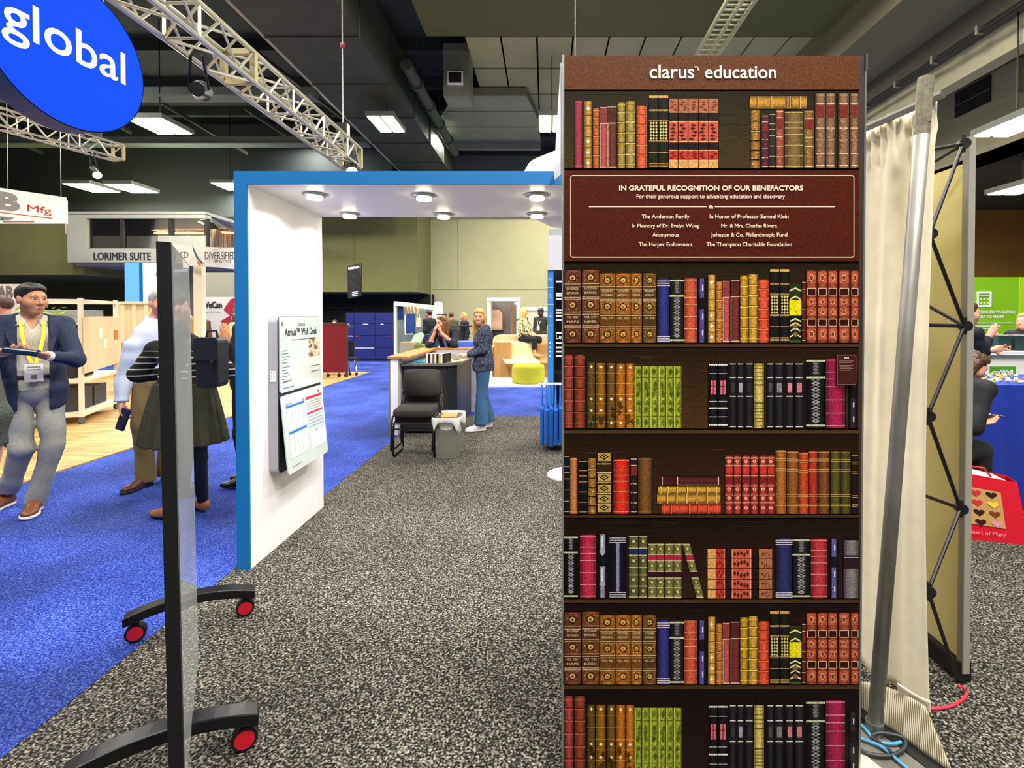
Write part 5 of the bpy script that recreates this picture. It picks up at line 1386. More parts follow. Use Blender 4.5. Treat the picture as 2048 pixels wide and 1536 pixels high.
for s, z, w_, h_, c in ((.36, 1.28, .1, .16, 'pin_white'), (.48, 1.12, .1, .16, 'pin_white'), (.82, 1.24, .12, .15, 'pin_orange')):
    m = MB(); m.prism([rp(s, 0, z - h_ / 2) + un * .052, rp(s + w_, 0, z - h_ / 2) + un * .052, rp(s + w_, 0, z + h_ / 2) + un * .052, rp(s, 0, z + h_ / 2) + un * .052], un * .004)
    m.build('pinned_card', mat(c, '#f4ead2' if c == 'pin_white' else '#c8781e', .7), pbd)
def rackbox(nm, s, t, ws, wt, z, h, mt, label, cat):
    m = MB(); m.prism([rp(s, t, z), rp(s + ws, t, z), rp(s + ws, t + wt, z), rp(s, t + wt, z)][::-1], (0, 0, h)); o = m.build(nm, mt, bevel=.006); tag(o, label, cat); return o
CH = mat('charcoal_box', '#3a3838', .7); GY = mat('grey_case', '#8e9090', .6)
rackbox('storage_box', .08, .08, .38, .5, .169, .34, CH, 'charcoal storage box at the near end of the bottom rack shelf', 'box')
rackbox('storage_box', .52, .08, .36, .5, .169, .30, CH, 'charcoal storage box at the far end of the bottom rack shelf', 'box')
rackbox('storage_box', .05, .1, .5, .6, .654, .24, mat('dark_tray', '#2c2a2a', .7), 'dark tray box on the middle rack shelf below the pin board', 'box')
rackbox('grey_case', .35, .1, .5, .5, 1.434, .2, GY, 'grey case on the top rack shelf behind the post', 'case')
m = MB(); rnd = random.Random(4)
for k in range(60):
    p = rp(.05 + rnd.uniform(0, .25), .35 + rnd.uniform(0, .5), 1.47 + rnd.uniform(0, .2)); q = p + Vector((rnd.uniform(-.1, .1), rnd.uniform(-.1, .1), rnd.uniform(0, .08)))
    sdv = Vector((rnd.uniform(-1, 1), rnd.uniform(-1, 1), .3)).normalized() * .025
    m.add([p, p.lerp(q, .5) + sdv, q, p.lerp(q, .5) - sdv], [(0, 1, 2, 3)])
tag(m.build('leafy_plant', mat('lime_leaves', '#a8bc28', .6)), 'lime green leafy plant on the top shelf of the rack', 'plant')
# cream partition with slats, cabinet
m = MB(); fbox(m, 232, 345, 606, 800, 10.4, .08); w = m.build('booth_back_wall', mat('cream_board', '#e8d6ae', .7)); tag(w, 'cream booth wall with vertical battens behind the older man', 'booth wall')
for px in (243, 266, 290, 318):
    m = MB(); fbox(m, px, px + 5, 608, 800, 10.36, .04); m.build('batten', mat('batten_cream', '#f0e2c0', .6), w)
m = MB(); fbox(m, 236, 340, 603, 608, 10.34, .1); m.build('top_rail', CREAMM, w)
m = MB(); fbox(m, 240, 259, 686, 800, 9.8, .45); tag(m.build('wood_cabinet', mat('orange_oak', '#c58a3c', .5, noise=.15, nscale=4)), 'small orange oak cabinet left of the older man', 'cabinet')
# lit blue screen
sc_ = thing('lit_screen', P(295, 605, 13.0), 'bright blue and white backlit screen wall under the suite sign', 'screen')
m = MB(); a, b = P(250, 606, 13.0), P(350, 606, 13.0); m.box((a.x, 13.02, .012), (b.x, 13.1, a.z)); m.build('screen_base', GREIGE, sc_)
m = MB(); fbox(m, 250, 350, 526, 606, 13.0, .1); m.build('screen_panel', glow('screen_blue', '#6fb4ff', 1.15), sc_)
m = MB(); fbox(m, 285, 322, 526, 606, 12.99, .01); fbox(m, 288, 350, 585, 606, 12.985, .01); m.build('white_field', glow('screen_white', '#e6f2ff', 1.25), sc_)
m = MB(); fbox(m, 279, 285, 526, 606, 12.985, .01); fbox(m, 320, 345, 568, 584, 12.98, .01); q = P(322, 549, 12.98); m.cyl(q, .13, .01, 20, axis=(0, 1, 0)); m.build('blue_icons', glow('screen_dark_blue', '#1a6ad0', .9), sc_)
# curved fascia sign, its post, the map wall
fs = thing('fascia_sign', P(430, 545, 8.0), 'curved white fascia sign reading DIVERSIFIED SPACES behind the glass board', 'sign')
m = MB()
def fas(u, v):
    px = 330 + 175 * u; top = 486 + 9 * math.sin(u * 2.2) ; bot = 530 + 10 * u ** 1.5
    Y = 7.9 + .5 * (u - .5) ** 2 * 4; q = P(px, top + (bot - top) * v, Y); return (q.x, q.y, q.z)
m.grid(fas, 24, 2); m.build('fascia', mat('fascia_white', '#efe9dc', .6), fs, solid=.03)
m = MB(); ftext(m, 'DIVERSIFIED', 410, 473, 519, 504, 7.84, .005); ftext(m, 'SPACES', 428, 462, 526, 520, 7.84, .005); ftext(m, 'ED', 361, 377, 516, 504, 7.84, .0); m.build('fascia_lettering', mat('dark_serif_letters', '#3a3228', .6), fs)
m = MB(); 
for (x0, c) in ((393, 0),):
    pts = [P(x, y, 7.83) for x, y in ((384, 489), (389, 500), (396, 514), (404, 524), (410, 527), (401, 527), (393, 517), (387, 503))]
    m.prism([tuple(p) for p in pts], (0, .004, 0))
m.build('teal_swoosh', mat('teal_ink', '#1c5a78', .6), fs)
m = MB(); pts = [P(x, y, 7.825) for x, y in ((396, 516), (402, 529), (398, 532), (394, 527))]; m.prism([tuple(p) for p in pts], (0, .004, 0))
pts = [P(x, y, 7.825) for x, y in ((418, 502), (440, 497), (462, 499), (440, 498.5))]; m.prism([tuple(p) for p in pts], (0, .004, 0)); m.build('orange_swoosh', mat('orange_ink', '#d08a30', .6), fs)
m = MB(); fbox(m, 389, 403, 527, 818, 8.1, .1); m.build('post', mat('fascia_post', '#ece0c2', .5), fs)
mw = thing('map_wall', P(440, 700, 15.0), 'grey booth wall reading WeCan with a dark red map', 'booth wall')
m = MB(); fbox(m, 401, 478, 594, 735, 15.0, .08); m.build('wall_panel', mat('map_wall_grey', '#c6c4c4', .7), mw)
m = MB(); ftext(m, 'WeCan', 404, 444, 616, 603, 14.99, .05); m.text('Design BUILD Deliver', Mface(P(424, 625, 14.98), (1, 0, 0)), .55, None); m.build('wall_lettering', mat('map_black_letters', '#141414', .6), mw)
m = MB(); rnd = random.Random(8)
pts = [P(478, 594, 14.98)] + [P(462 - 10 * abs(math.sin(k * 1.1)) - k * 1.6 + 5 * math.sin(k * 2.7), 598 + k * 11, 14.98) for k in range(11)] + [P(478, 712, 14.98)]
m.prism([tuple(p) for p in pts], (0, .015, 0)); m.build('red_map', mat('map_red', '#9a1430', .6), mw)
m = MB(); fbox(m, 400, 480, 545, 594, 15.6, .1); tag(m.build('grey_partition', mat('grey_partition', '#8f8c7c', .8)), 'grey partition above the WeCan wall', 'partition')

# hanging flag
fl_ = thing('hanging_flag', P(710, 600, 17.0), 'black hanging flag reading DOLPHIN in front of the olive wall', 'flag')
m = MB(); m.prism([tuple(P(x, y, 17)) for x, y in ((696, 597), (723, 592), (720, 529), (694, 534))], (0, .02, 0)); m.build('flag_cloth', mat('black_flag', '#0e1113', .7), fl_)
m = MB(); a, b = P(696.5, 540, 16.99), P(718.5, 536.5, 16.99); m.text('DOLPHIN', Mface(a, b - a), (b - a).length, .09, 'L', bold=.05)
for y in (585, 588.5, 592):
    a, b = P(704, y, 16.99), P(716, y - 2, 16.99); m.bar(a, b, .01, .02)
m.build('flag_lettering', WHITE, fl_)
m = MB(); rnd = random.Random(2); a = P(707, 562, 16.99)
for k in range(3): m.tube([a + Vector((.1 * math.sin(t * 1.1 + k), 0, -.25 + .5 * t / 9)) for t in range(10)], .006, 5)
m.build('line_drawing', mat('flag_grey_print', '#3c4448', .6), fl_)
m = MB(); m.tube([P(723, 527, 17), P(722.5, 588, 17)], .02, 8); m.tube([P(694, 533, 17), P(724, 527, 17)], .012, 8); m.build('flag_pole', BLACK, fl_)
m = MB(); q = P(709, 530, 17); m.tube([q, q + Vector((0, 0, 9.5 - q.z))], .006, 5); m.build('suspension_wire', BLACK, fl_)

# blue locker wall
lk = thing('locker_bank', (-5.9, 17.5, .0), 'wide dark blue bank of lockers with small labels behind the red partition', 'lockers')
LB = mat('locker_blue', '#0a1866', .6); LD = mat('locker_gap', '#060c34', .6)
a, b = P(692, 722, 17.3), P(811, 625, 17.3)
m = MB(); m.box((a.x, 17.3, .0), (b.x, 17.8, b.z)); m.build('carcass', LD, lk)
cols = (692.5, 708, 750, 793, 810.5); rowsy = (625.5, 647, 671, 695, 718)
LAB = [mat('label_white', '#e0e4f0', .5), mat('label_red', '#d04070', .5)]
lab = {(0, 1): (0, 6, 0), (1, 1): (18, 28, 0), (2, 1): (11, 17, 0), (3, 1): (-4, 2, 0), (0, 2): (1, 14, 0), (1, 2): (1, 11, 1), (2, 2): (24, 32, 1), (1, 3): (1, 40, 0)}
for i in range(4):
    for j in range(4):
        q0, q1 = P(cols[i] + .6, rowsy[j + 1] - .6, 17.28), P(cols[i + 1] - .6, rowsy[j] + .6, 17.28)
        m = MB(); m.box((q0.x, 17.28, q0.z), (q1.x, 17.3, q1.z)); dr_ = m.build('door', LB, lk)
        if (i, j) in lab:
            x0, x1, c = lab[(i, j)]; q0, q1 = P(cols[i] + max(1, x0), rowsy[j] + 2, 17.27), P(cols[i] + x1, rowsy[j] + .5, 17.27)
            m = MB(); m.box((q0.x, 17.27, q0.z), (q1.x, 17.28, q1.z)); m.build('label_strip', LAB[c], dr_)
# red mobile partition and what stands by it
rp_ = thing('red_partition', (-5.4, 12.6, .016), 'dark red fabric partition on casters seen through the arch', 'partition')
m = MB(); fbox(m, 618, 692, 649, 745, 12.6, .06); m.build('fabric_panel', mat('dark_red_fabric', '#74101e', .9, noise=.06, nscale=20), rp_)
m = MB(); fbox(m, 618, 692.5, 645, 650, 12.59, .08); fbox(m, 691, 693.5, 648, 757, 12.59, .08); m.build('frame', mat('partition_frame', '#4a2a2a', .5), rp_)
for px in (655, 677, 690):
    q = P(px, 751, 12.6); m = MB(); m.cyl((q.x, 12.62, .056), .04, .04, 12, axis=(0, 1, 0)); m.cyl((q.x, 12.63, .06), .012, .12, 6); m.build('caster', BLACK, rp_)
m = MB(); fbox(m, 665, 689, 645.5, 652, 13.2, .1); tag(m.build('name_sign', WHITE), 'small white sign board on the desk behind the red partition', 'sign')
m = MB(); fbox(m, 640, 690, 651, 655, 13.15, .6)
for px in (645, 686): fbox(m, px, px + 2, 655, 744, 13.2, .04)
tag(m.build('desk', mat('dark_desk', '#3a302c', .5)), 'dark desk behind the red partition', 'desk')
ch = thing('office_chair', P(702, 745, 13.3), 'dark task chair with chrome legs beside the red partition', 'chair')
m = MB(); fbox(m, 693, 708, 682, 716, 13.4, .06); m.build('backrest', mat('navy_mesh', '#141a3a', .8), ch)
m = MB(); fbox(m, 692, 709, 716, 720, 13.0, .42); m.build('seat', mat('navy_mesh', '#141a3a', .8), ch)
for px, y2 in ((696, 13.1), (709, 13.1)):
    m = MB(); m.tube([P(px, 718, 13.2), P(px + 2, 728, 13.2), Vector((P(px + 4, 745, 13.0).x, 13.0, .08))], .018, 6); m.build('leg', CHROME, ch)
    m = MB(); q = P(px + 4, 747, 13.0); m.cyl((q.x, 12.98, .05), .035, .04, 12, axis=(0, 1, 0)); m.build('caster', BLACK, ch)
# tote frame booth
tf = thing('display_booth_frame', (-4.6, 15.5, 0), 'white booth frame hung with tote bags and blue cloth beyond the counter', 'booth frame')
m = MB(); m.bar(P(790, 607, 15.5), P(868, 615, 15.5), .15, .13); fbox(m, 788, 793, 605, 733.5, 15.5, .12); fbox(m, 864, 868, 612, 733.5, 15.5, .12); m.build('frame', mat('cream_white_frame', '#f3efdc', .5), tf)
m = MB(); fbox(m, 793, 866, 612, 712, 15.8, .05); m.build('back_panel', mat('grey_teal_panel', '#8d978e', .8), tf)
m = MB(); fbox(m, 794, 806, 612, 640, 15.6, .05); m.build('blue_panel', mat('deep_blue_cloth', '#123a7a', .7), tf)
m = MB(); fbox(m, 811, 829, 628, 668, 15.4, .06); tag(m.build('hanging_cloth', mat('deep_blue_cloth', '#123a7a', .7)), 'dark blue cloth hanging with a white cord in the far booth', 'cloth')
m = MB(); m.tube([P(811, 629, 15.39), P(810, 650, 15.39), P(811, 669, 15.39), P(825, 668, 15.39)], .02, 6); tag(m.build('white_cord', WHITE), 'white cord looped round the hanging dark blue cloth', 'cord')
for k in range(8):
    m = MB(); x = 811 + k * 3.2; m.bar(P(x, 611, 15.41), P(x + 2.5, 627, 15.41), .035, .02); tag(m.build('lanyard', mat(('strap_tan', 'strap_cream')[k % 2], ('#c07a34', '#e8d8b8')[k % 2], .7)), 'short tan and cream strap hanging in the far booth frame' if k % 2 == 0 else 'short cream strap hanging in the far booth frame', 'strap', 'straps in the far booth')
t_ = thing('cream_tote', P(836, 656, 15.36), 'cream tote bag hanging right of the dark blue cloth', 'tote bag')
m = MB(); m.prism([tuple(P(x, y, 15.36)) for x, y in ((832, 653), (841, 653), (840, 636), (833, 636))], (0, .08, 0)); m.build('bag_body', mat('canvas', '#dccf9c', .8), t_)
m = MB(); m.tube([P(834, 637, 15.4), P(835, 615, 15.4), P(837, 615, 15.4), P(839, 637, 15.4)], .012, 6); m.build('handle', mat('canvas', '#dccf9c', .8), t_)
gc = thing('shell_chair', P(838, 700, 12.0), 'pale green shell chair with wooden legs beyond the counter', 'chair')
m = MB()
def shell(u, v):
    q = P(828 + 20 * u, 668 + 17 * v, 12.0); return (q.x, 12.0 + .25 * math.cos((u - .5) * 3.0) * (1 - v) - .35 * v, q.z + .02 * math.cos((u - .5) * 6))
m.grid(shell, 10, 8); m.build('shell', mat('sage_shell', '#7c9a78', .6), gc, smooth=True, solid=.03)
for px in (830, 845):
    m = MB(); m.tube([P(838 + (px - 838) * .3, 684, 12.0), Vector((P(px, 760, 12).x, 12.0 + .2, .01))], .018, 6); m.build('leg', mat('beech_leg', '#a8683a', .6), gc)
m = MB(); q = P(827, 760, 11); m.box((q.x - .3, 11, .012), (q.x + .0, 11.3, .98)); tag(m.build('beige_pillar_unit', mat('beige_unit', '#b7a684', .7)), 'beige upright unit behind the oak bar of the counter', 'unit')
m = MB(); q = P(832, 700, 10.8); m.rbox((q.x - .05, 10.8, .40), (q.x + .16, 11.0, .95), .04, axis=1); m.box((q.x - .04, 10.84, .012), (q.x + .15, 10.96, .40)); tag(m.build('green_stool', mat('olive_green_seat', '#7e8a3a', .8)), 'olive green padded stool beside the beige unit', 'stool')
m = MB(); fbox(m, 846, 872, 670, 694, 12.6, .5); m.box((P(846, 700, 12.6).x + .05, 12.65, .012), (P(872, 700, 12.6).x - .05, 13.0, P(850, 694, 12.6).z)); tag(m.build('navy_sofa', mat('navy_sofa', '#1c2a4a', .8)), 'dark navy sofa behind the leaning woman', 'sofa')
m = MB(); q = P(877, 622, 16.0); m.lathe((q.x, 16.0, q.z - .32), [(.02, 0), (.12, .02), (.14, .3), (.12, .6), (.02, .62)], 20); m.tube([(q.x, 16, 0), (q.x, 16, q.z - .3)], .02); tag(m.build('floor_lamp', glow('white_lamp_glow', '#fff6d8', 2.2)), 'glowing white lamp column beyond the leaning woman', 'lamp')
rl = thing('clothes_rail', P(925, 690, 14.2), 'thin black metal rail stand left of the blonde woman', 'stand')
m = MB()
for a, b in (((928, 652), (928, 690)), ((918, 652), (948, 652)), ((873, 629), (893, 629)), ((892, 629), (892, 690)), ((930, 664), (940, 664)), ((930, 674), (940, 674))): m.tube([P(*a, 14.2), P(*b, 14.2)], .02, 6)
for px in (928, 892): q = P(px, 690, 14.2); m.tube([(q.x, 14.2, q.z), (q.x, 14.2, .0)], .02, 6)
m.build('rail', BLACK, rl)
m = MB(); fbox(m, 912, 960, 684, 767.4, 11.5, .7); tag(m.build('blue_block', mat('periwinkle_block', '#5468c8', .7)), 'low periwinkle blue block beyond the end of the counter', 'block')
# ------------------------------------------------------------------ people: implicit surfaces turned into meshes
def V3(p): return np.array(p, float)
def f_cap(a, b, ra, rb=None):
    a, b = V3(a), V3(b); rb = ra if rb is None else rb; ab = b - a; L2 = max(ab @ ab, 1e-9)
    def fn(p):
        t = np.clip(((p - a) @ ab) / L2, 0, 1)
        return np.sqrt(((p - a - t[:, None] * ab) ** 2).sum(1)) - (ra + (rb - ra) * t)
    return fn
def f_ell(c, r, R=None):
    c, r = V3(c), V3(r); R = np.eye(3) if R is None else np.array(R)
    def fn(p):
        q = (p - c) @ R
        k0 = np.sqrt(((q / r) ** 2).sum(1)); k1 = np.sqrt(((q / r ** 2) ** 2).sum(1)) + 1e-9
        return k0 * (k0 - 1) / k1
    return fn
def f_box(c, h, R=None, r=.01):
    c, h = V3(c), V3(h) - r; R = np.eye(3) if R is None else np.array(R)
    def fn(p):
        q = np.abs((p - c) @ R) - h
        return np.sqrt((np.maximum(q, 0) ** 2).sum(1)) + np.minimum(q.max(1), 0) - r
    return fn
def f_u(fs, k):
    def fn(p):
        d = fs[0](p)
        for f in fs[1:]:
            e = f(p); h = np.clip(.5 + .5 * (e - d) / k, 0, 1)
            d = e * (1 - h) + d * h - k * h * (1 - h)
        return d
    return fn
def f_sub(f, g, k=.006):
    def fn(p):
        d, e = f(p), -g(p); h = np.clip(.5 - .5 * (e - d) / k, 0, 1)
        return e * (1 - h) + d * h + k * h * (1 - h)
    return fn
def f_and(f, g): return lambda p: np.maximum(f(p), g(p))
def f_plane(c, n):
    c, n = V3(c), V3(n); n = n / np.linalg.norm(n); return lambda p: (p - c) @ n
def f_wrinkle(f, amp, freq, seed=0):
    rs = np.random.RandomState(seed); ks = rs.normal(size=(5, 3)); ks /= np.linalg.norm(ks, axis=1)[:, None]; ks[:, 2] *= 1.1; ph = rs.uniform(0, 6, 5)
    def fn(p):
        w = 0
        for k, o, m_ in zip(ks, ph, (1, 1.4, 1.9, .6, .8)): w = w + np.sin(p @ k * freq * m_ + o + 1.3 * np.sin(p[:, 2] * freq * .35 + p[:, 0] * freq * .5 + o)) / (1 + m_)
        return f(p) + amp * w
    return fn

def polygonise(fn, lo, hi, h):
    """surface nets on a sparse grid"""
    lo, hi = V3(lo), V3(hi); n = np.ceil((hi - lo) / h).astype(int) + 2; B = 4
    nb = (n + B - 1) // B + 1
    cg = np.stack(np.meshgrid(*[(np.arange(k) + .5) * B * h + l for k, l in zip(nb, lo)], indexing='ij'), -1).reshape(-1, 3)
    cd = fn(cg).reshape(nb); near = np.abs(cd) < B * h * 1.35
    D = np.repeat(np.repeat(np.repeat(cd, B, 0), B, 1), B, 2); M = np.repeat(np.repeat(np.repeat(near, B, 0), B, 1), B, 2)
    idx = np.argwhere(M)
    D[M] = fn(lo + idx * h)
    S = D < 0
    c = [S[i:S.shape[0] - 1 + i, j:S.shape[1] - 1 + j, k:S.shape[2] - 1 + k] for i in (0, 1) for j in (0, 1) for k in (0, 1)]
    cnt = sum(x.astype(np.int8) for x in c); act = (cnt > 0) & (cnt < 8)
    ai = np.argwhere(act); vid = -np.ones(act.shape, int); vid[tuple(ai.T)] = np.arange(len(ai))
    acc = np.zeros((len(ai), 3)); num = np.zeros(len(ai))
    cor = [(i, j, k) for i in (0, 1) for j in (0, 1) for k in (0, 1)]
    for a in range(8):
        for b in range(a + 1, 8):
            o1, o2 = np.array(cor[a]), np.array(cor[b])
            if np.abs(o1 - o2).sum() != 1: continue
            d1, d2 = D[tuple((ai + o1).T)], D[tuple((ai + o2).T)]
            x = (d1 < 0) != (d2 < 0); t = np.where(x, d1 / np.where(x, d1 - d2, 1), 0)
            acc += np.where(x[:, None], o1 + (o2 - o1) * t[:, None], 0); num += x
    verts = lo + (ai + acc / np.maximum(num, 1)[:, None]) * h
    faces = []
    for ax in range(3):
        e1, e2 = [(1, 2), (2, 0), (0, 1)][ax]
        sl0 = [slice(None)] * 3; sl1 = [slice(None)] * 3; sl0[ax] = slice(0, -1); sl1[ax] = slice(1, None)
        s0, s1 = S[tuple(sl0)], S[tuple(sl1)]
        for flip, X in ((False, s0 & ~s1), (True, ~s0 & s1)):
            g = np.argwhere(X); g = g[(g[:, e1] > 0) & (g[:, e2] > 0)]
            if not len(g): continue
            u1 = np.zeros(3, int); u1[e1] = 1; u2 = np.zeros(3, int); u2[e2] = 1
            ok = np.all(g < np.array(vid.shape), axis=1); g = g[ok]
            q = np.stack([vid[tuple(x.T)] for x in (g - u1 - u2, g - u2, g, g - u1)], 1)
            q = q[(q >= 0).all(1)]
            faces.append(q[:, ::-1] if flip else q)
    return verts, np.concatenate(faces) if faces else np.zeros((0, 4), int)

def flesh(name, fn, pts, pad, h, m, parent, smooth_it=1):
    pts = np.array([V3(p) for p in pts]); v, f = polygonise(fn, pts.min(0) - pad, pts.max(0) + pad, h)
    if len(v) == 0: return None
    mb = MB(); mb.v = v; mb.f = [tuple(int(i) for i in q) for q in f]; mb.m = []
    o = mb.build(name, m, parent, smooth=True)
    return o

def unit(v): v = V3(v); return v / np.linalg.norm(v)
UP = np.array([0, 0, 1.])
def stand(x, y, ang, H=1.75, lean=(0, 0), z0=0.0):
    """default standing skeleton in world space; ang = heading in degrees (0 = +X, 90 = away from the camera)"""
    s = H / 1.75; f = np.array([math.cos(math.radians(ang)), math.sin(math.radians(ang)), 0]); r = np.array([f[1], -f[0], 0])
    def L(a, b, c): k = c / 1.75; return np.array([x, y, z0]) + s * (r * a + f * b + UP * c) + np.array([lean[0], lean[1], 0]) * max(0, (c - .9)) * s
    J = dict(s=s, f=f, r=r, hf=f, pel=L(0, 0, .95), waist=L(0, .005, 1.09), chest=L(0, -.005, 1.30), neck=L(0, -.015, 1.475), head=L(0, .02, 1.63))
    for n, k in (('R', 1), ('L', -1)):
        J['sh' + n] = L(.175 * k, -.015, 1.425); J['el' + n] = L(.225 * k, -.03, 1.13); J['wr' + n] = L(.235 * k, .05, .885)
        J['hd' + n] = L(.235 * k, .08, .80) - J['wr' + n]; J['pn' + n] = -r * k
        J['hip' + n] = L(.09 * k, 0, .92); J['kn' + n] = L(.10 * k, .02, .50); J['an' + n] = L(.10 * k, -.02, .085); J['toe' + n] = f * 1.0
    return J
def headframe(J):
    f = unit(J['hf']); r = unit(np.cross(f, UP)); u = np.cross(r, f); return np.stack([r, f, u], 1)
def torso_R(J):
    u = unit(J['neck'] - J['pel']); r = unit(J['r'] - u * (J['r'] @ u)); f = np.cross(u, r); return np.stack([r, f, u], 1)
def torso(J, e=0.0, fat=1.0, bust=0.0, hips=1.0):
    s = J['s']; R = torso_R(J); f = R[:, 1]
    L = [f_ell(J['pel'], ((.165 * hips) * s + e, .115 * s * fat + e, .14 * s + e), R), f_ell(J['waist'], (.142 * s * fat + e, .105 * s * fat + e, .17 * s + e), R),
         f_ell(J['chest'], (.16 * s + e, .112 * s * (1 + .3 * (fat - 1)) + e, .19 * s + e), R), f_cap(J['shL'], J['shR'], .058 * s + e), f_cap(J['chest'] + UP * .12 * s, J['neck'], .075 * s + e, .055 * s + e)]
    if bust: L += [f_ell(J['chest'] + R[:, 0] * .07 * s * k + f * .085 * s - UP * .02, (.065 * s + e, bust * s + e, .065 * s + e), R) for k in (-1, 1)]
    return L
def arm(J, n, e=0.0, cut=1.0, k=1.0):
    s = J['s']; w = J['el' + n] + (J['wr' + n] - J['el' + n]) * cut
    return [f_cap(J['sh' + n], J['el' + n], .052 * s * k + e, .043 * s * k + e), f_cap(J['el' + n], w, .043 * s * k + e, (.043 - .015 * cut) * s * k + e)]
def leg(J, n, e=0.0, k=1.0, cut=1.0, e2=None):
    s = J['s']; e2 = e if e2 is None else e2; a = J['kn' + n] + (J['an' + n] - J['kn' + n]) * cut
    return [f_cap(J['hip' + n], J['kn' + n], .085 * s * k + e, .058 * s * k + e), f_cap(J['kn' + n], a, .058 * s * k + e, (.058 - .022 * min(cut, 1)) * s * k + e2)]
def hand(J, n, curl=.35, spread=.0, k=1.0):
    s = J['s'] * k; w = J['wr' + n]; d = unit(J['hd' + n]); pn = unit(J['pn' + n] - d * (J['pn' + n] @ d)); sd = np.cross(d, pn)
    cu = J.get('curl' + n, curl)
    palm = w + d * .05 * s; R = np.stack([sd, pn, d], 1)
    th = 1 if n == 'R' else -1
    F = [f_ell(palm, (.042 * s, .016 * s, .055 * s), R), f_cap(w - d * .01, w + d * .03 * s, .024 * s, .022 * s)]
    T = []
    for i in range(4):
        b = w + d * (.088, .094, .092, .08)[i] * s + sd * (i - 1.5) * .0195 * s * th; ln = (.062, .072, .068, .052)[i] * s; dd = d + sd * (i - 1.5) * spread * th
        p = b
        for q, (fr, rr_) in enumerate(((.42, .0092), (.32, .0085), (.26, .0076))):
            a = cu * (q + .6); v = unit(unit(dd) * math.cos(a) + pn * math.sin(a)); e = p + v * ln * fr * 1.15
            T.append(f_cap(p, e, rr_ * s, (rr_ - .0006) * s)); p = e
    b = w + d * .03 * s - sd * .028 * s * th; v1 = unit(d * .6 - sd * .7 * th + pn * .35); p1 = b + v1 * .042 * s; v2 = unit(d * .9 - sd * .15 * th + pn * .35); p2 = p1 + v2 * .036 * s
    T += [f_cap(b, p1, .014 * s, .011 * s), f_cap(p1, p2, .0105 * s, .0085 * s)]
    return f_u([f_u(F, .02)] + T, .006)
def head_fn(J, female=False):
    s = J['s'] * J.get('hk', 1.0); C = J['head']; R = headframe(J)
    def L(a, b, c): return C + R @ (np.array([a, b, c]) * s)
    E = lambda c, r: f_ell(L(*c), np.array(r) * s, R)
    j = .9 if female else 1.0
    F = [E((0, -.012, .03), (.074, .093, .085)), E((0, .018, -.03), (.062 * j, .074, .088)), E((0, .050, -.090), (.036 * j, .032, .026)), E((.045, .05, -.028), (.026, .03, .03)), E((-.045, .05, -.028), (.026, .03, .03)),
         f_cap(L(-.034, .076, .026), L(.034, .076, .026), .0115 * s)]
    h = f_u(F, .03)
    h = f_u([h, f_cap(L(0, .088, .012), L(0, .108, -.028), .007 * s, .0125 * s), f_cap(L(-.011, .095, -.033), L(.011, .095, -.033), .009 * s)], .012)
    for k in (-1, 1):
        h = f_sub(h, E((.032 * k, .099, .004), (.018, .016, .0105)), .008)
    h = f_u([h, f_cap(L(-.019, .085, -.061), L(.019, .085, -.061), .0075 * s), f_cap(L(-.016, .084, -.071), L(.016, .084, -.071), .008 * s)], .006)
    h = f_sub(h, f_cap(L(-.024, .096, -.0655), L(.024, .096, -.0655), .0022 * s), .003)
    ears = [E((.077 * k, -.006, -.008), (.010, .021, .032)) for k in (-1, 1)]
    return f_u([h] + ears, .01), L, E
def body(J, par, skin, h, female=False, fat=1.0, hands=('L', 'R'), hips=1.0, curl=.35, spread=0.0):
    hd, L, E = head_fn(J, female); s = J['s']
    nk = f_cap(J['neck'] - UP * .03 * s, J['head'] + headframe(J) @ (np.array([0, -.025, -.06]) * s), .054 * s * (.88 if female else 1), .05 * s * (.88 if female else 1))
    core = f_u(torso(J, -.012 * s, fat, hips=hips) + [nk] + leg(J, 'L', 0, .80) + leg(J, 'R', 0, .80) + [f_ell(J['an' + n] + J['toe' + n] * .06 * s - UP * .035 * s, (.034 * s, .10 * s, .030 * s), np.stack([np.cross(J['toe' + n], UP), J['toe' + n], UP], 1)) for n in 'LR'], .035)
    core = f_u([core] + arm(J, 'L', 0, 1, .90) + arm(J, 'R', 0, 1, .90), .02)
    fn = f_u([core, hd], .012)
    for n in hands: fn = f_u([fn, hand(J, n, curl, spread)], .012)
    pts = [J[k] for k in J if k[:2] in ('he', 'pe', 'sh', 'el', 'wr', 'kn', 'an')]
    pts += [J['wr' + n] + unit(J['hd' + n]) * .18 * s for n in hands]
    flesh('body', fn, pts, .17 * s, h, skin, par)
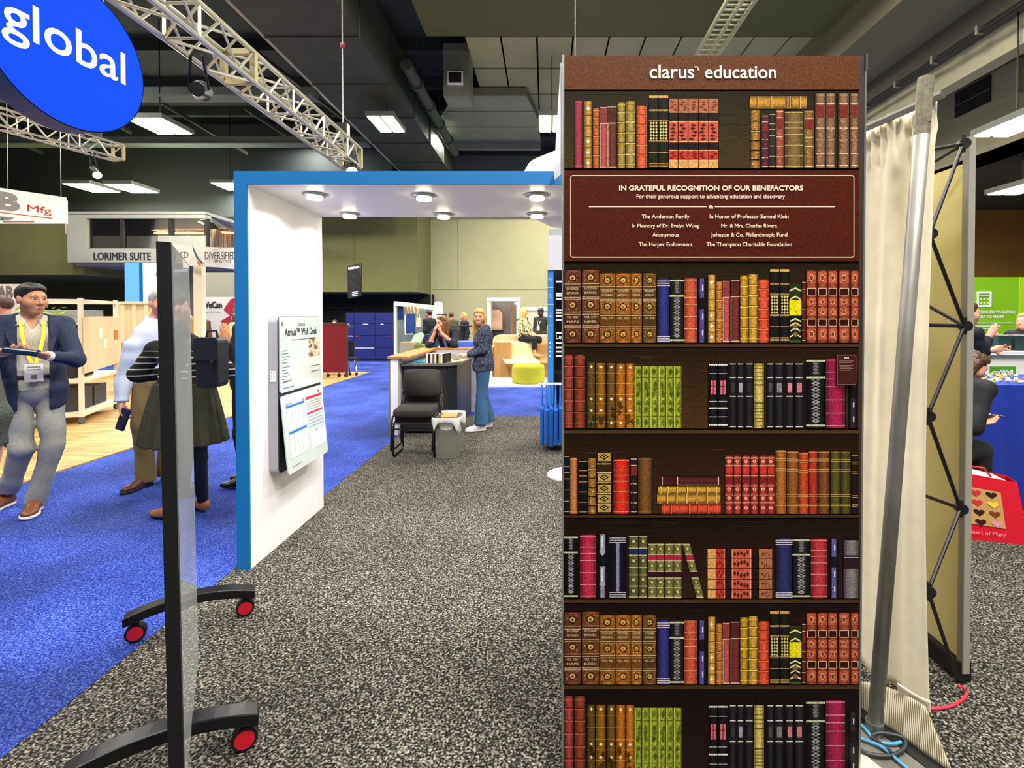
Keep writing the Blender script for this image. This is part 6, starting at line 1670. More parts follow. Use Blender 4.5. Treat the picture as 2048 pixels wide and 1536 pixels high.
def face_bits(J, par, h, hairmat, female=False, eye='#2a1c14', lip='#9a5a50', smile=False):
    hd, L, E = head_fn(J, female); s = J['s'] * J.get('hk', 1.0)
    for k in (-1, 1):
        m = MB(); m.ball(L(.031 * k, .0765, .004), .0118 * s, .0118 * s, .0085 * s, 8); o = m.build('eye', mat('eye_white', '#e4ded6', .3), par, smooth=True)
        m = MB(); m.ball(L(.031 * k, .0835, .004), .0066 * s, None, None, 8); m.build('iris', mat('iris' + eye, eye, .2), o, smooth=True)
        m = MB(); m.tube([L(.012 * k, .0905, .0225), L(.03 * k, .0895, .0285), L(.05 * k, .077, .0235)], [.0028 * s, .0042 * s, .002 * s], 6); m.build('eyebrow', hairmat, par)
    if female:
        for k in (-1, 1):
            m = MB(); m.tube([L(.014 * k, .084, .006), L(.024 * k, .0885, .0125), L(.038 * k, .0865, .0125), L(.049 * k, .078, .006)], [.0012 * s, .0028 * s, .003 * s, .0012 * s], 6); m.build('eyelashes', mat('lash_dark', '#1c120e', .6), par)
    if smile:
        m = MB(); m.tube([L(-.024, .083, -.060), L(-.012, .0915, -.068), L(.012, .0915, -.068), L(.024, .083, -.060)], [.002 * s, .0055 * s, .0055 * s, .002 * s], 8); m.build('teeth', mat('teeth_white', '#f2ece2', .3), par)
        m = MB(); m.tube([L(-.029, .080, -.056), L(-.012, .0915, -.0755), L(.012, .0915, -.0755), L(.029, .080, -.056)], [.0015 * s, .0038 * s, .0038 * s, .0015 * s], 8); m.tube([L(-.029, .080, -.056), L(-.010, .0935, -.0605), L(.010, .0935, -.0605), L(.029, .080, -.056)], [.0015 * s, .003 * s, .003 * s, .0015 * s], 8); m.build('lips', mat('lips' + lip, lip, .5), par, smooth=True)
        return
    m = MB(); m.tube([L(-.024, .0845, -.063), L(-.010, .0925, -.0615), L(.010, .0925, -.0615), L(.024, .0845, -.063)], [.002 * s, .0042 * s, .0042 * s, .002 * s], 6)
    m.tube([L(-.022, .084, -.067), L(0, .0925, -.0715), L(.022, .084, -.067)], [.002 * s, .0055 * s, .002 * s], 6); m.build('lips', mat('lips' + lip, lip, .5), par, smooth=True)
def hair(J, par, h, m, style='short', amp=.0018, seed=1):
    hd, L, E = head_fn(J); s = J['s'] * J.get('hk', 1.0); R = headframe(J)
    cap_ = f_u([E((0, -.018, .036), (.081, .098, .089)), E((0, .03, .075), (.066, .055, .045))], .02)
    cap_ = f_and(cap_, f_plane(L(0, .085, .086), R @ np.array([0, .80, -.6])))
    pts = [L(0, 0, 0)]
    if style == 'short':
        fn = cap_
    elif style == 'long':
        st = [cap_]
        for k in (-1, 1):
            st += [f_cap(L(.048 * k, .035, .088), L(.080 * k, .012, -.01), .016 * s, .016 * s), f_cap(L(.080 * k, .012, -.01), L(.088 * k, .04, -.24), .017 * s, .019 * s), f_cap(L(.06 * k, -.05, 0), L(.075 * k, -.03, -.27), .04 * s, .03 * s)]
        st += [f_cap(L(0, -.06, 0), L(0, -.075, -.24), .07 * s, .055 * s)]
        fn = f_u(st, .02); fn = f_sub(fn, E((0, .080, -.030), (.062, .075, .098)), .010)
        pts += [L(0, 0, -.30), L(.1, 0, -.25), L(-.1, 0, -.25)]
    elif style == 'bob':
        st = [cap_, f_cap(L(0, -.055, .0), L(0, -.07, -.10), .075 * s, .05 * s)] + [f_cap(L(.075 * k, -.01, .02), L(.08 * k, -.01, -.11), .03 * s, .024 * s) for k in (-1, 1)]
        fn = f_sub(f_u(st, .02), E((0, .075, -.035), (.058, .07, .094)), .012); pts += [L(0, 0, -.16)]
    elif style == 'bun':
        fn = f_u([cap_, E((0, -.115, .05), (.045, .04, .045))], .015); pts += [L(0, -.12, .05)]
    rs = np.random.RandomState(seed)
    def strand(p):
        q = (p - J['head']) @ R; a = np.arctan2(q[:, 0], q[:, 1] + .02)
        return fn(p) + amp * np.sin(a * 23 + q[:, 2] * 30) + amp * .6 * np.sin(a * 41 - q[:, 2] * 55)
    return flesh('hair', strand, pts, .15 * s, h, m, par)
def shoe(J, n, par, h, m, sole=None, long_=1.0, bulk=1.0):
    s = J['s']; a = J['an' + n]; t = unit(J['toe' + n]); r = np.cross(t, UP); R = np.stack([r, t, UP], 1); g = np.array([a[0], a[1], a[2] - .085 * s])
    c = lambda x, y, z: g + r * x * s + t * y * s + UP * z * s
    F = [f_ell(c(0, .15 * long_, .035), (.045 * s * bulk, .085 * s, .032 * s), R), f_ell(c(0, .06, .05), (.040 * s * bulk, .09 * s, .045 * s), R), f_ell(c(0, -.015, .05), (.037 * s * bulk, .05 * s, .05 * s), R), f_cap(c(0, -.0, .06), c(0, .0, .095), .038 * s * bulk, .04 * s * bulk)]
    fn = f_and(f_u(F, .025), f_plane(c(0, 0, .018), (0, 0, -1))); o = flesh('shoe', fn, [c(0, -.05, 0), c(0, .25, .1)], .06 * s, h, m, par)
    if sole:
        F = [f_ell(c(0, .145 * long_, .018), (.051 * s * bulk, .095 * s, .06 * s), R), f_ell(c(0, .01, .018), (.042 * s * bulk, .075 * s, .06 * s), R)]
        fn = f_and(f_and(f_u(F, .04), f_plane(c(0, 0, .026), (0, 0, 1))), f_plane(c(0, 0, .001), (0, 0, -1))); flesh('sole', fn, [c(0, -.06, 0), c(0, .25, .03)], .06 * s, h, sole, o)
def trousers(J, par, h, m, e=.018, e2=.026, fat=1.0, hips=1.0, top=.06, wide=1.0, cut=1.10, seed=3, amp=.004, name='trousers'):
    s = J['s']
    L = torso(J, e * .7 + .003, fat, hips=hips)[:2]
    fn = f_u([f_u(L, .04)] + [f_u(leg(J, n, e, wide, cut, e2 + (wide - 1) * .05), .03) for n in 'LR'], .022)
    fn = f_wrinkle(fn, amp, 24, seed); R = torso_R(J)
    fn = (lambda F, P_, B_: (lambda p: np.where(B_(p) < 0, np.maximum(F(p), P_(p)), F(p))))(fn, f_plane(J['pel'] + R[:, 2] * (.04 + top) * s, R[:, 2]), f_ell(J['pel'] + R[:, 2] * .19 * s, (.24 * s, .21 * s, .22 * s), R))
    for n in 'LR':
        d = unit(J['an' + n] - J['kn' + n]); fn = f_and(fn, f_u([f_plane(J['kn' + n] + (J['an' + n] - J['kn' + n]) * cut, d), f_plane(J['pel'], (0, 0, -1))], .001) if d[2] < -.5 else fn)
    return flesh(name, fn, [J[k] for k in ('pel', 'waist', 'hipL', 'hipR', 'knL', 'knR', 'anL', 'anR')], .2 * s, h, m, par)
def top(J, par, h, m, e=.012, fat=1.0, hem=-.06, sleeve=.97, name='shirt', bust=0.0, hips=1.0, open_=0.0, collar=.0, flare=.0, seed=5, amp=.004, neck=.0, armk=1.0, e_arm=None, arms='LR', vneck=0.0):
    s = J['s']; R = torso_R(J); r, f, u = R[:, 0], R[:, 1], R[:, 2]
    L = torso(J, e, fat, bust, hips)
    if flare: L.append(f_ell(J['pel'] - u * .04 * s, (.165 * s * hips + e + flare, .117 * s * fat + e + flare, .26 * s), R))
    ea = e if e_arm is None else e_arm
    trunk = f_and(f_u(L, .05), f_plane(J['pel'] + u * hem * s, -u))
    fn = f_u([trunk] + [f_u(arm(J, n, ea, sleeve, armk), .03) for n in arms], .016)
    fn = f_wrinkle(fn, amp, 26, seed)
    fn = f_sub(fn, f_ell(J['neck'] + u * (.085 + neck) * s + f * .022 * s, (.078 * s, .085 * s, .092 * s), R), .006)
    fn = f_and(fn, f_plane(J['neck'] + u * .05 * s, u))
    for n in arms:
        d = unit(J['wr' + n] - J['el' + n]); w = J['el' + n] + (J['wr' + n] - J['el' + n]) * sleeve; pl = f_plane(w, d); ball = f_ell(w + d * .1, (.12, .12, .12))
        fn = (lambda F, P_, B_: (lambda p: np.where(B_(p) < 0, np.maximum(F(p), P_(p)), F(p))))(fn, pl, ball)
    if open_:
        c = J['chest']; wd = open_ * s
        def gap(p):
            q = (p - c); a = np.abs(q @ r); fr = q @ f; return np.maximum(a - wd, .02 - fr)
        fn = f_sub(fn, gap, .004)
    if vneck:
        c = J['neck'] - u * vneck * s
        def vv(p):
            q = p - c; a = np.abs(q @ r); return np.maximum(a * .9 - (q @ u) * .42, -(q @ f))
        fn = f_sub(fn, vv, .004)
    return flesh(name, fn, [J[k] for k in ('pel', 'chest', 'neck', 'shL', 'shR', 'elL', 'elR', 'wrL', 'wrR')], .2 * s, h, m, par)
def strip(name, pts, w, t, m, par, side):
    """flat ribbon through points, w wide along side"""
    mb = MB(); pts = [Vector(p) for p in pts]; sd = Vector(side).normalized() * w / 2
    v = []; 
    for i, p in enumerate(pts): v += [p - sd, p + sd]
    mb.add(v, [(2 * i, 2 * i + 1, 2 * i + 3, 2 * i + 2) for i in range(len(pts) - 1)]); return mb.build(name, m, par, solid=t)

SKIN_L = mat('skin_light', '#d8a182', .55, noise=.05, nscale=40)
SKIN_T = mat('skin_tan', '#bd8460', .55, noise=.05, nscale=40)
SKIN_R = mat('skin_ruddy', '#d39480', .55, noise=.06, nscale=40)
SKIN_D = mat('skin_dark', '#4a2d20', .5, noise=.05, nscale=40)
H_BLK = mat('hair_black', '#17120f', .5); H_BRN = mat('hair_brown', '#4a3018', .5, noise=.3, nscale=60); H_BLD = mat('hair_blonde', '#c79c58', .5, noise=.35, nscale=60); H_GRY = mat('hair_grey', '#a8a29c', .6, noise=.25, nscale=80)
H_LBR = mat('hair_light_brown', '#7c5228', .5, noise=.4, nscale=50)

# ---- man in the blazer
J = stand(-4.11, 4.0, -42, 1.83)
J['hf'] = unit((.96, -.24, -.06)); J['head'] = J['head'] + V3((.02, -.02, -.01))
J['elL'] = V3(P(152, 718, 4.03)); J['wrL'] = V3(P(96, 712, 3.80)); J['hdL'] = unit(V3(P(60, 706, 3.68)) - J['wrL']); J['pnL'] = V3((-.25, .1, .95)); J['curlL'] = .5
J['elR'] = V3(P(-14, 724, 3.74)); J['wrR'] = V3(P(4, 704, 3.66)); J['hdR'] = unit(V3((.9, -.1, .1))); J['pnR'] = V3((.1, .3, .95)); J['curlR'] = .5
J['anR'] = V3(G(14, 1012, 0)) + UP * .089; J['knR'] = V3((-4.13, 3.93, .52)); J['anL'] = V3(G(72, 1020, 0)) + UP * .089 ; J['knL'] = V3((-3.98, 4.03, .52))
J['toeL'] = unit((.55, -.83, 0)); J['toeR'] = unit((.2, -.98, 0))
mn = thing('person', (-4.11, 4.0, 0), 'person in a navy blazer, yellow lanyard and grey trousers holding a dark case', 'person')
body(J, mn, SKIN_T, .0068, fat=1.15)
face_bits(J, mn, .006, H_BLK)
hair(J, mn, .0075, H_BLK)
BLZ = ramp_mat('navy_blazer', [(.35, '#1c2230'), (.65, '#39425a')], 260, 2, .9, bump=.2)
SHIRT = ramp_mat('check_shirt', [(.45, '#c9c2b2'), (.6, '#a9a294')], 60, .3, .8, tex='wave')
top(J, mn, .009, SHIRT, .006, 1.2, -.02, .99, 'shirt', vneck=.10)
top(J, mn, .009, BLZ, .015, 1.2, -.17, .93, 'blazer', open_=.085, flare=.02, amp=.004, neck=-.01, e_arm=.012)
GTR = ramp_mat('grey_chinos', [(.35, '#8c8c84'), (.65, '#aeada2')], 200, 2, .9)
trousers(J, mn, .009, GTR, .010, .030, 1.15, hips=.97, seed=9, amp=.003)
BROWN_SHOE = mat('brown_leather', '#7a4620', .45, noise=.2, nscale=20); WSOLE = mat('white_sole', '#e8e4da', .6)
for n in 'LR': shoe(J, n, mn, .007, BROWN_SHOE, WSOLE, 1.05, 1.1)
R = torso_R(J); r_, f_, u_ = R[:, 0], R[:, 1], R[:, 2]; ck = J['chest']
def fr(a, b, c): return ck + r_ * a + f_ * b + u_ * c
BELT = mat('dark_belt', '#2c1a16', .5)
m = MB(); pts = [J['pel'] + u_ * .085 + r_ * .172 * math.cos(t) + f_ * .142 * math.sin(t) for t in [2 * math.pi * i / 28 for i in range(28)]]
m.tube(pts, .017, 8, closed=True); m.build('belt', BELT, mn)
YEL = mat('yellow_lanyard', '#e2e21a', .6)
for k in (-1, 1):
    strip('lanyard', [fr(.055 * k, .03, .19), fr(.062 * k, .10, .14), fr(.06 * k, .145, .05), fr(.04 * k, .17, -.06), fr(.012 * k, .178, -.17)], .022, .002, YEL, mn, r_)
m = MB(); c = fr(.0, .19, -.245); M3 = Matrix([[r_[i], f_[i], u_[i]] for i in range(3)])
m.cbox(c, (.105, .004, .14), M3); bd = m.build('badge', mat('badge_white', '#ece8e2', .4), mn)
m = MB(); m.cbox(c + f_ * .003 - u_ * .03, (.03, .002, .03), M3); m.cbox(c + f_ * .003 + u_ * .045, (.07, .002, .008), M3); m.cbox(c + f_ * .003 + u_ * .025, (.08, .002, .006), M3); m.build('badge_print', mat('badge_ink', '#8a7a60', .5), bd)
for k in (-1, 1):
    m = MB(); a, b, c2, d2 = fr(.03 * k, .06, .17), fr(.075 * k, .03, .19), fr(.095 * k, .085, .125), fr(.05 * k, .115, .125)
    m.add([a, b, c2, d2], [(0, 1, 2, 3)]); m.build('shirt_collar', SHIRT, mn, solid=.005)
for k in (-1, 1):
    m = MB(); m.add([fr(.085 * k, .075, .16), fr(.135 * k, .045, .15), fr(.145 * k, .10, .06), fr(.10 * k, .17, -.10), fr(.088 * k, .165, -.08)], [(0, 1, 2, 3, 4)]); m.build('lapel', BLZ, mn, solid=.006)
m = MB(); w = J['elL'] + (J['wrL'] - J['elL']) * .985; dd = unit(J['wrL'] - J['elL']); m.tube([w - dd * .03, w + dd * .012], .036, 16); m.build('shirt_cuff', mat('cuff_white', '#e6e2da', .7), mn)
m = MB(); q0, q1 = V3(P(14, 700, 3.58)), V3(P(72, 706, 3.66)); dx = unit(q1 - q0); dy = unit(np.cross(UP, dx)); dz = np.cross(dx, dy)
m.cbox((q0 + q1) / 2, (.19, .085, .045), Matrix([[dx[i], dy[i], dz[i]] for i in range(3)])); cs_ = m.build('glasses_case', mat('dark_blue_gloss', '#14263c', .2), bevel=.012)
tag(cs_, 'glossy dark blue case held by the person in the navy blazer', 'case')
m = MB(); m.cbox((q0 + q1) / 2 + dz * .0215, (.15, .02, .002), Matrix([[dx[i], dy[i], dz[i]] for i in range(3)])); m.build('chrome_strip', CHROME, cs_)

# ---- arm of a person cut by the left edge
J = stand(-3.34, 2.72, 60, 1.72)
J['elR'] = V3(P(-12, 828, 2.62)); J['wrR'] = V3(P(-10, 893, 2.62)) ; J['hdR'] = V3((-.15, .0, -1)); J['shR'] = V3(P(-46, 722, 2.66))
J['pnR'] = V3((-1, 0, 0))
p2 = thing('person', (-3.34, 2.72, 0), 'person in a grey tweed jacket mostly cut off by the left edge of the photo', 'person')
body(J, p2, SKIN_L, .010); hair(J, p2, .010, H_BRN)
TWD = ramp_mat('grey_green_tweed', [(.35, '#2b2e2a'), (.65, '#5a5e56')], 260, 2, .95)
top(J, p2, .011, TWD, .022, 1.1, -.16, .97, 'jacket', flare=.02); trousers(J, p2, .012, mat('black_trousers', '#15151a', .9), .018, .03)
for n in 'LR': shoe(J, n, p2, .010, mat('black_leather', '#121012', .4))
# ---- head behind the man
J = stand(-6.25, 5.75, 160, 1.79); J['hf'] = unit((-.8, -.35, -.1))
p3 = thing('person', (-6.25, 5.75, 0), 'person with short dark hair and a pink shirt standing behind the navy blazer', 'person')
body(J, p3, SKIN_R, .011); hair(J, p3, .010, H_BRN); top(J, p3, .014, mat('pink_shirt', '#c8888a', .8), .012, 1.1); trousers(J, p3, .014, mat('dark_trousers', '#26262c', .9))
for n in 'LR': shoe(J, n, p3, .012, mat('black_leather', '#121012', .4))

# ---- older man with grey hair
J = stand(-3.60, 4.62, -12, 1.80); J['hf'] = unit((.86, -.50, -.06)); J['head'] = J['head'] + V3((.03, 0, -.0))
J['shR'] = V3(P(268, 694, 4.45)); J['elR'] = V3(P(247, 762, 4.42)); J['wrR'] = V3(P(243, 806, 4.38)); J['hdR'] = V3((.1, -.05, -1)); J['pnR'] = V3((.9, .3, 0)); J['curlR'] = .7
J['wrL'] = J['pel'] + V3((.3, .05, .22)); J['elL'] = J['pel'] + V3((.08, .30, .20)); J['hdL'] = V3((.9, -.2, .1))
J['anR'] = V3(G(292, 972, 0)) + UP * .087; J['knR'] = V3(P(285, 850, 4.52)); J['toeR'] = unit((-.1, -1, 0)); J['toeL'] = unit((.8, -.6, 0))
p4 = thing('person', (-3.6, 4.62, 0), 'person with short grey hair, pale blue shirt and khaki trousers behind the striped sweater', 'person')
body(J, p4, SKIN_R, .008, fat=1.15); face_bits(J, p4, .007, H_GRY, eye='#4a5a6a', lip='#a86a60'); hair(J, p4, .0085, H_GRY)
top(J, p4, .010, mat('pale_blue_shirt', '#c3cbe0', .8), .018, 1.18, .02, .96, 'shirt', vneck=.05, amp=.006)
trousers(J, p4, .010, mat('khaki_cloth', '#7c6a40', .9), .020, .036, 1.15, amp=.005)
for n in 'LR': shoe(J, n, p4, .009, mat('dark_brown_leather', '#4a2818', .45), mat('dark_sole', '#1c1410', .6))
R = torso_R(J); c = J['chest']
for k in (-1, 1): strip('lanyard', [c + R @ V3((.05 * k, .05, .17)), c + R @ V3((.05 * k, .12, .08)), c + R @ V3((.02 * k, .145, -.06))], .02, .002, YEL, p4, R[:, 0])
m = MB(); w = J['wrR']; m.cbox(w + V3((.03, -.02, -.14)), (.075, .03, .20), Matrix.Rotation(.35, 3, 'Y')); tag(m.build('dark_pouch', mat('dark_blue_pouch', '#141c34', .5), bevel=.01), 'dark blue pouch in the hanging hand of the grey haired person', 'pouch')

# ---- woman in the striped sweater, back to the camera
J = stand(-2.75, 3.80, 82, 1.66); J['hf'] = unit((-.35, .93, 0))
J['elL'] = V3(P(276, 748, 3.82)); J['elR'] = V3(P(455, 742, 3.82)); J['wrL'] = J['elL'] + V3((.15, .20, -.02)); J['wrR'] = J['elR'] + V3((-.16, .19, .0)); J['hdL'] = V3((.8, .3, .1)); J['hdR'] = V3((-.8, .3, .1)); J['pnL'] = V3((0, -1, 0)); J['pnR'] = V3((0, -1, 0))
J['shL'] = V3(P(312, 702, 3.8)); J['shR'] = V3(P(420, 700, 3.82))
J['anL'] = V3((-2.86, 3.80, .08)); J['anR'] = V3((-2.74, 3.98, .08)); J['toeL'] = unit((-.9, .3, 0)); J['toeR'] = unit((-.8, .4, 0)); J['head'] = J['head'] + V3((-.06, 0, 0)); J['neck'] = J['neck'] + V3((-.03, 0, 0))
p5 = thing('person', (-2.75, 3.8, 0), 'person in a dark striped sweater and olive skirt seen from behind, wearing a backpack', 'person')
body(J, p5, SKIN_L, .010, female=True, fat=1.3); hair(J, p5, .010, H_BLD, 'long')
SWT = bpy.data.materials.new('striped_knit'); SWT.use_nodes = True
_nt = SWT.node_tree; _b = _nt.nodes['Principled BSDF']; _b.inputs['Roughness'].default_value = .95
_tc = _nt.nodes.new('ShaderNodeTexCoord'); _sp = _nt.nodes.new('ShaderNodeSeparateXYZ'); _nt.links.new(_tc.outputs['Object'], _sp.inputs[0])
_mu = _nt.nodes.new('ShaderNodeMath'); _mu.operation = 'MULTIPLY'; _mu.inputs[1].default_value = 1 / .048; _nt.links.new(_sp.outputs[2], _mu.inputs[0])
_fr2 = _nt.nodes.new('ShaderNodeMath'); _fr2.operation = 'FRACT'; _nt.links.new(_mu.outputs[0], _fr2.inputs[0])
_lt = _nt.nodes.new('ShaderNodeMath'); _lt.operation = 'LESS_THAN'; _lt.inputs[1].default_value = .2; _nt.links.new(_fr2.outputs[0], _lt.inputs[0])
_l2 = _nt.nodes.new('ShaderNodeMath'); _l2.operation = 'LESS_THAN'; _l2.inputs[1].default_value = 1.30; _nt.links.new(_sp.outputs[2], _l2.inputs[0])
_m2 = _nt.nodes.new('ShaderNodeMath'); _m2.operation = 'MULTIPLY'; _nt.links.new(_lt.outputs[0], _m2.inputs[0]); _nt.links.new(_l2.outputs[0], _m2.inputs[1])
_l3 = _nt.nodes.new('ShaderNodeMath'); _l3.operation = 'GREATER_THAN'; _l3.inputs[1].default_value = 1.08; _nt.links.new(_sp.outputs[2], _l3.inputs[0])
_m3 = _nt.nodes.new('ShaderNodeMath'); _m3.operation = 'MULTIPLY'; _nt.links.new(_m2.outputs[0], _m3.inputs[0]); _nt.links.new(_l3.outputs[0], _m3.inputs[1])
_mc = _nt.nodes.new('ShaderNodeMix'); _mc.data_type = 'RGBA'; _mc.inputs[6].default_value = (*lin('#15160f'), 1); _mc.inputs[7].default_value = (*lin('#cfc6b0'), 1)
_nt.links.new(_m3.outputs[0], _mc.inputs[0]); _nt.links.new(_mc.outputs[2], _b.inputs['Base Color'])
top(J, p5, .010, SWT, .020, 1.3, -.02, .97, 'sweater', hips=1.2, armk=1.12, e_arm=.016, amp=.004)
def skirt_fn(J, wz, hz, rw, rh, ry, npl, amp):
    c = J['pel']
    def fn(p):
        t = np.clip((wz - p[:, 2]) / (wz - hz), 0, 1); rx = rw + (rh - rw) * t ** .8
        q0 = p[:, 0] - c[0]; q1 = (p[:, 1] - c[1]) * ry; a = np.arctan2(q1, q0); rr = np.sqrt(q0 ** 2 + q1 ** 2)
        d = rr - rx - amp * t * np.sin(a * npl + 2 * np.sin(a * 3)) - amp * .5 * t * np.sin(a * npl * 1.7 + 1)
        return np.maximum(np.maximum(d * .85, p[:, 2] - wz), hz - p[:, 2])
    return fn
OLV = mat('olive_skirt_cloth', '#2f2f16', .8, noise=.2, nscale=12)
flesh('skirt', skirt_fn(J, 1.06, .60, .20, .300, 1.25, 15, .016), [J['pel'] + V3((.25, .2, -.35)), J['pel'] + V3((-.25, -.2, .1))], .15, .010, OLV, p5)
TGT = mat('black_tights', '#0c0c10', .8)
flesh('tights', f_u(leg(J, 'L', .005) + leg(J, 'R', .005), .02), [J[k] for k in ('hipL', 'hipR', 'anL', 'anR')], .13, .011, TGT, p5)
for n in 'LR': shoe(J, n, p5, .009, mat('tan_leather', '#8a5a34', .5))
bp = thing('backpack', (-2.46, 3.55, .98), 'black leather backpack on the back of the person in the striped sweater', 'backpack')
m = MB(); a, b = P(390, 776, 3.50), P(436, 676, 3.50)
m.rbox((a.x, 3.50, a.z), (b.x, 3.62, b.z), .035, axis=1); m.build('bag_body', mat('black_grain_leather', '#16171b', .45, bump=.3, bscale=120), bp, bevel=.01)
m = MB(); m.rbox((a.x - .004, 3.488, a.z + .19), (b.x + .004, 3.50, b.z + .006), .03, axis=1); fl = m.build('flap', mat('black_flap_leather', '#1d1e23', .45), bp, bevel=.004)
m = MB(); c = P(424, 724, 3.485); m.cyl((c.x, 3.488, c.z), .008, .006, 12, axis=(0, -1, 0)); m.build('clasp', CHROME, fl)
m = MB(); m.cbox((c.x + .003, 3.484, c.z - .03), (.008, .005, .06)); m.build('zip_pull', BLACK, fl)
m = MB(); m.tube([(a.x + .07, 3.52, b.z), (a.x + .08, 3.52, b.z + .05), (a.x + .14, 3.52, b.z + .05), (a.x + .15, 3.52, b.z)], .008, 8); m.build('handle', BLACK, bp)
# ---- person half hidden by the arch
J = stand(-2.74, 4.62, 190, 1.76)
p6 = thing('person', (-2.74, 4.62, 0), 'person in black clothes and shoes half hidden behind the blue arch edge', 'person')
J['elL'] = V3((-2.76, 4.36, 1.13)); J['wrL'] = V3((-2.71, 4.24, 1.35)); J['hdL'] = V3((-.2, .1, .9))
body(J, p6, SKIN_T, .012); hair(J, p6, .011, H_BLK); top(J, p6, .013, mat('black_jacket', '#121318', .8), .02, 1.1, -.12); trousers(J, p6, .013, mat('black_trousers', '#15151a', .9))
for n in 'LR': shoe(J, n, p6, .010, mat('black_leather', '#121012', .4))

# ---- smiling woman at the counter
J = stand(-.86, 6.92, 186, 1.66); J['hf'] = unit((-.10, -1, -.04)); J['head'] = J['head'] + V3((-.03, -.03, 0))
J['shL'] = J['shL'] + V3((-.02, .02, -.01)); J['elL'] = V3((-.84, 6.74, 1.10)); J['wrL'] = V3((-1.06, 6.80, 1.02)); J['hdL'] = unit((-.95, .12, .10)); J['pnL'] = V3((.1, .1, -1)); J['curlL'] = .25
J['elR'] = V3((-.90, 7.18, 1.12)); J['wrR'] = V3((-1.10, 7.05, 1.01)); J['hdR'] = unit((-.9, -.3, .1)); J['pnR'] = V3((0, 0, -1)); J['curlR'] = .25
J['anL'] = V3((-.87, 6.78, .08)); J['anR'] = V3((-.80, 7.0, .08)); J['toeL'] = unit((-.95, -.3, 0)); J['toeR'] = unit((-.9, -.4, 0))
p7 = thing('person', (-.86, 6.92, 0), 'smiling blonde person in a grey tweed jacket and jeans standing at the counter', 'person')
body(J, p7, SKIN_L, .008, female=True, spread=.12); face_bits(J, p7, .006, H_LBR, True, lip='#b0605a', smile=True); hair(J, p7, .0085, H_BLD, 'long')
TW2 = ramp_mat('blue_grey_boucle', [(.34, '#20232e'), (.5, '#3a3f50'), (.66, '#626880')], 45, 4, .95)
top(J, p7, .010, TW2, .016, 1.0, -.10, .96, 'jacket', bust=.05, flare=.025, amp=.004, vneck=.16)
top(J, p7, .010, mat('black_blouse', '#131316', .8), .006, 1.0, .0, .5, 'blouse', bust=.05)
DEN = mat('blue_denim', '#2f5a80', .85, noise=.25, nscale=9, stretch=(1, 1, .4))
trousers(J, p7, .010, DEN, .012, .055, 1.0, wide=1.12, cut=.99, name='jeans')
for n in 'LR': shoe(J, n, p7, .008, mat('white_canvas', '#dfe3e8', .7), WSOLE)
# ---- woman leaning on the back bar
J = stand(-1.70, 8.80, -97, 1.66)
J['pel'] = V3((-1.69, 8.86, .93)); J['waist'] = V3((-1.70, 8.76, 1.03)); J['chest'] = V3((-1.70, 8.60, 1.19)); J['neck'] = V3((-1.72, 8.46, 1.33)); J['head'] = V3((-1.735, 8.38, 1.45)); J['hf'] = unit((-.72, -.68, -.12))
for n, k in (('R', -1), ('L', 1)):
    J['sh' + n] = V3((-1.71 + .165 * k, 8.50, 1.28)); J['el' + n] = V3((-1.71 + .21 * k, 8.25, 1.085)); J['wr' + n] = V3((-1.775 + .05 * k, 8.23, 1.29)); J['hd' + n] = unit((-.05 - .1 * k, .15, .9)); J['pn' + n] = V3((-k, 0.2, 0)); J['curl' + n] = .9
p8 = thing('person', (-1.70, 8.8, 0), 'person in a navy jacket leaning with both elbows on the back of the counter', 'person')
body(J, p8, SKIN_L, .009, female=True); face_bits(J, p8, .007, H_LBR, True); hair(J, p8, .0095, H_LBR, 'long')
top(J, p8, .011, mat('navy_jacket_cloth', '#12162c', .85), .018, 1.05, -.1, .93, 'jacket', vneck=.2, open_=.03); top(J, p8, .011, mat('grey_blouse', '#b4b2c0', .8), .007, 1.0, 0, .4, 'blouse')
trousers(J, p8, .013, mat('black_trousers', '#15151a', .9))
for n in 'LR': shoe(J, n, p8, .012, mat('black_leather', '#121012', .4))
m = MB(); C = J['head']; Rh = headframe(J)
for k in (-1, 1):
    pts = [C + Rh @ V3((.036 * k + .026 * math.cos(t), .072 - abs(.036 * k + .026 * math.cos(t)) * .3, .095 + .018 * math.sin(t))) for t in [2 * math.pi * i / 14 for i in range(14)]]; m.tube(pts, .004, 6, closed=True)
    m.tube([C + Rh @ V3((.065 * k, .06, .095)), C + Rh @ V3((.088 * k, -.03, .03))], .004, 6)
tag(m.build('glasses', mat('tortoise_frame', '#1c120c', .3)), 'dark framed glasses pushed up on the leaning person\'s hair', 'glasses')

# ---- seated woman and standing man by the bench
def seated(x, y, z, ang, H, knee=.42, drop=.42):
    J = stand(x, y, ang, H); dz = z + .09 - J['pel'][2]
    for k in ('pel', 'waist', 'chest', 'neck', 'head', 'shL', 'shR', 'elL', 'elR', 'wrL', 'wrR', 'hipL', 'hipR'): J[k] = J[k] + UP * dz
    f, r = J['f'], J['r']
    for n, k in (('R', 1), ('L', -1)):
        J['kn' + n] = J['hip' + n] + f * knee + r * .02 * k - UP * .01; J['an' + n] = J['kn' + n] - UP * drop + f * .04
        J['el' + n] = J['sh' + n] - UP * .27 * J['s'] + f * .06 + r * .05 * k; J['wr' + n] = J['hip' + n] + f * .22 + UP * .12 - r * .03 * k; J['hd' + n] = f * .9 - r * .3 * k; J['pn' + n] = -UP
    return J
J = seated(-.56, 12.86, .92, -35, 1.66, .40, .36); J['hf'] = unit((.9, .2, -.25))
p9 = thing('person', (-.56, 12.86, .92), 'blonde person in a patterned cream top and black trousers sitting on the bench back', 'person')
body(J, p9, SKIN_L, .013, female=True); hair(J, p9, .013, mat('hair_pale_blonde', '#d8bc70', .5, noise=.2, nscale=50), 'long')
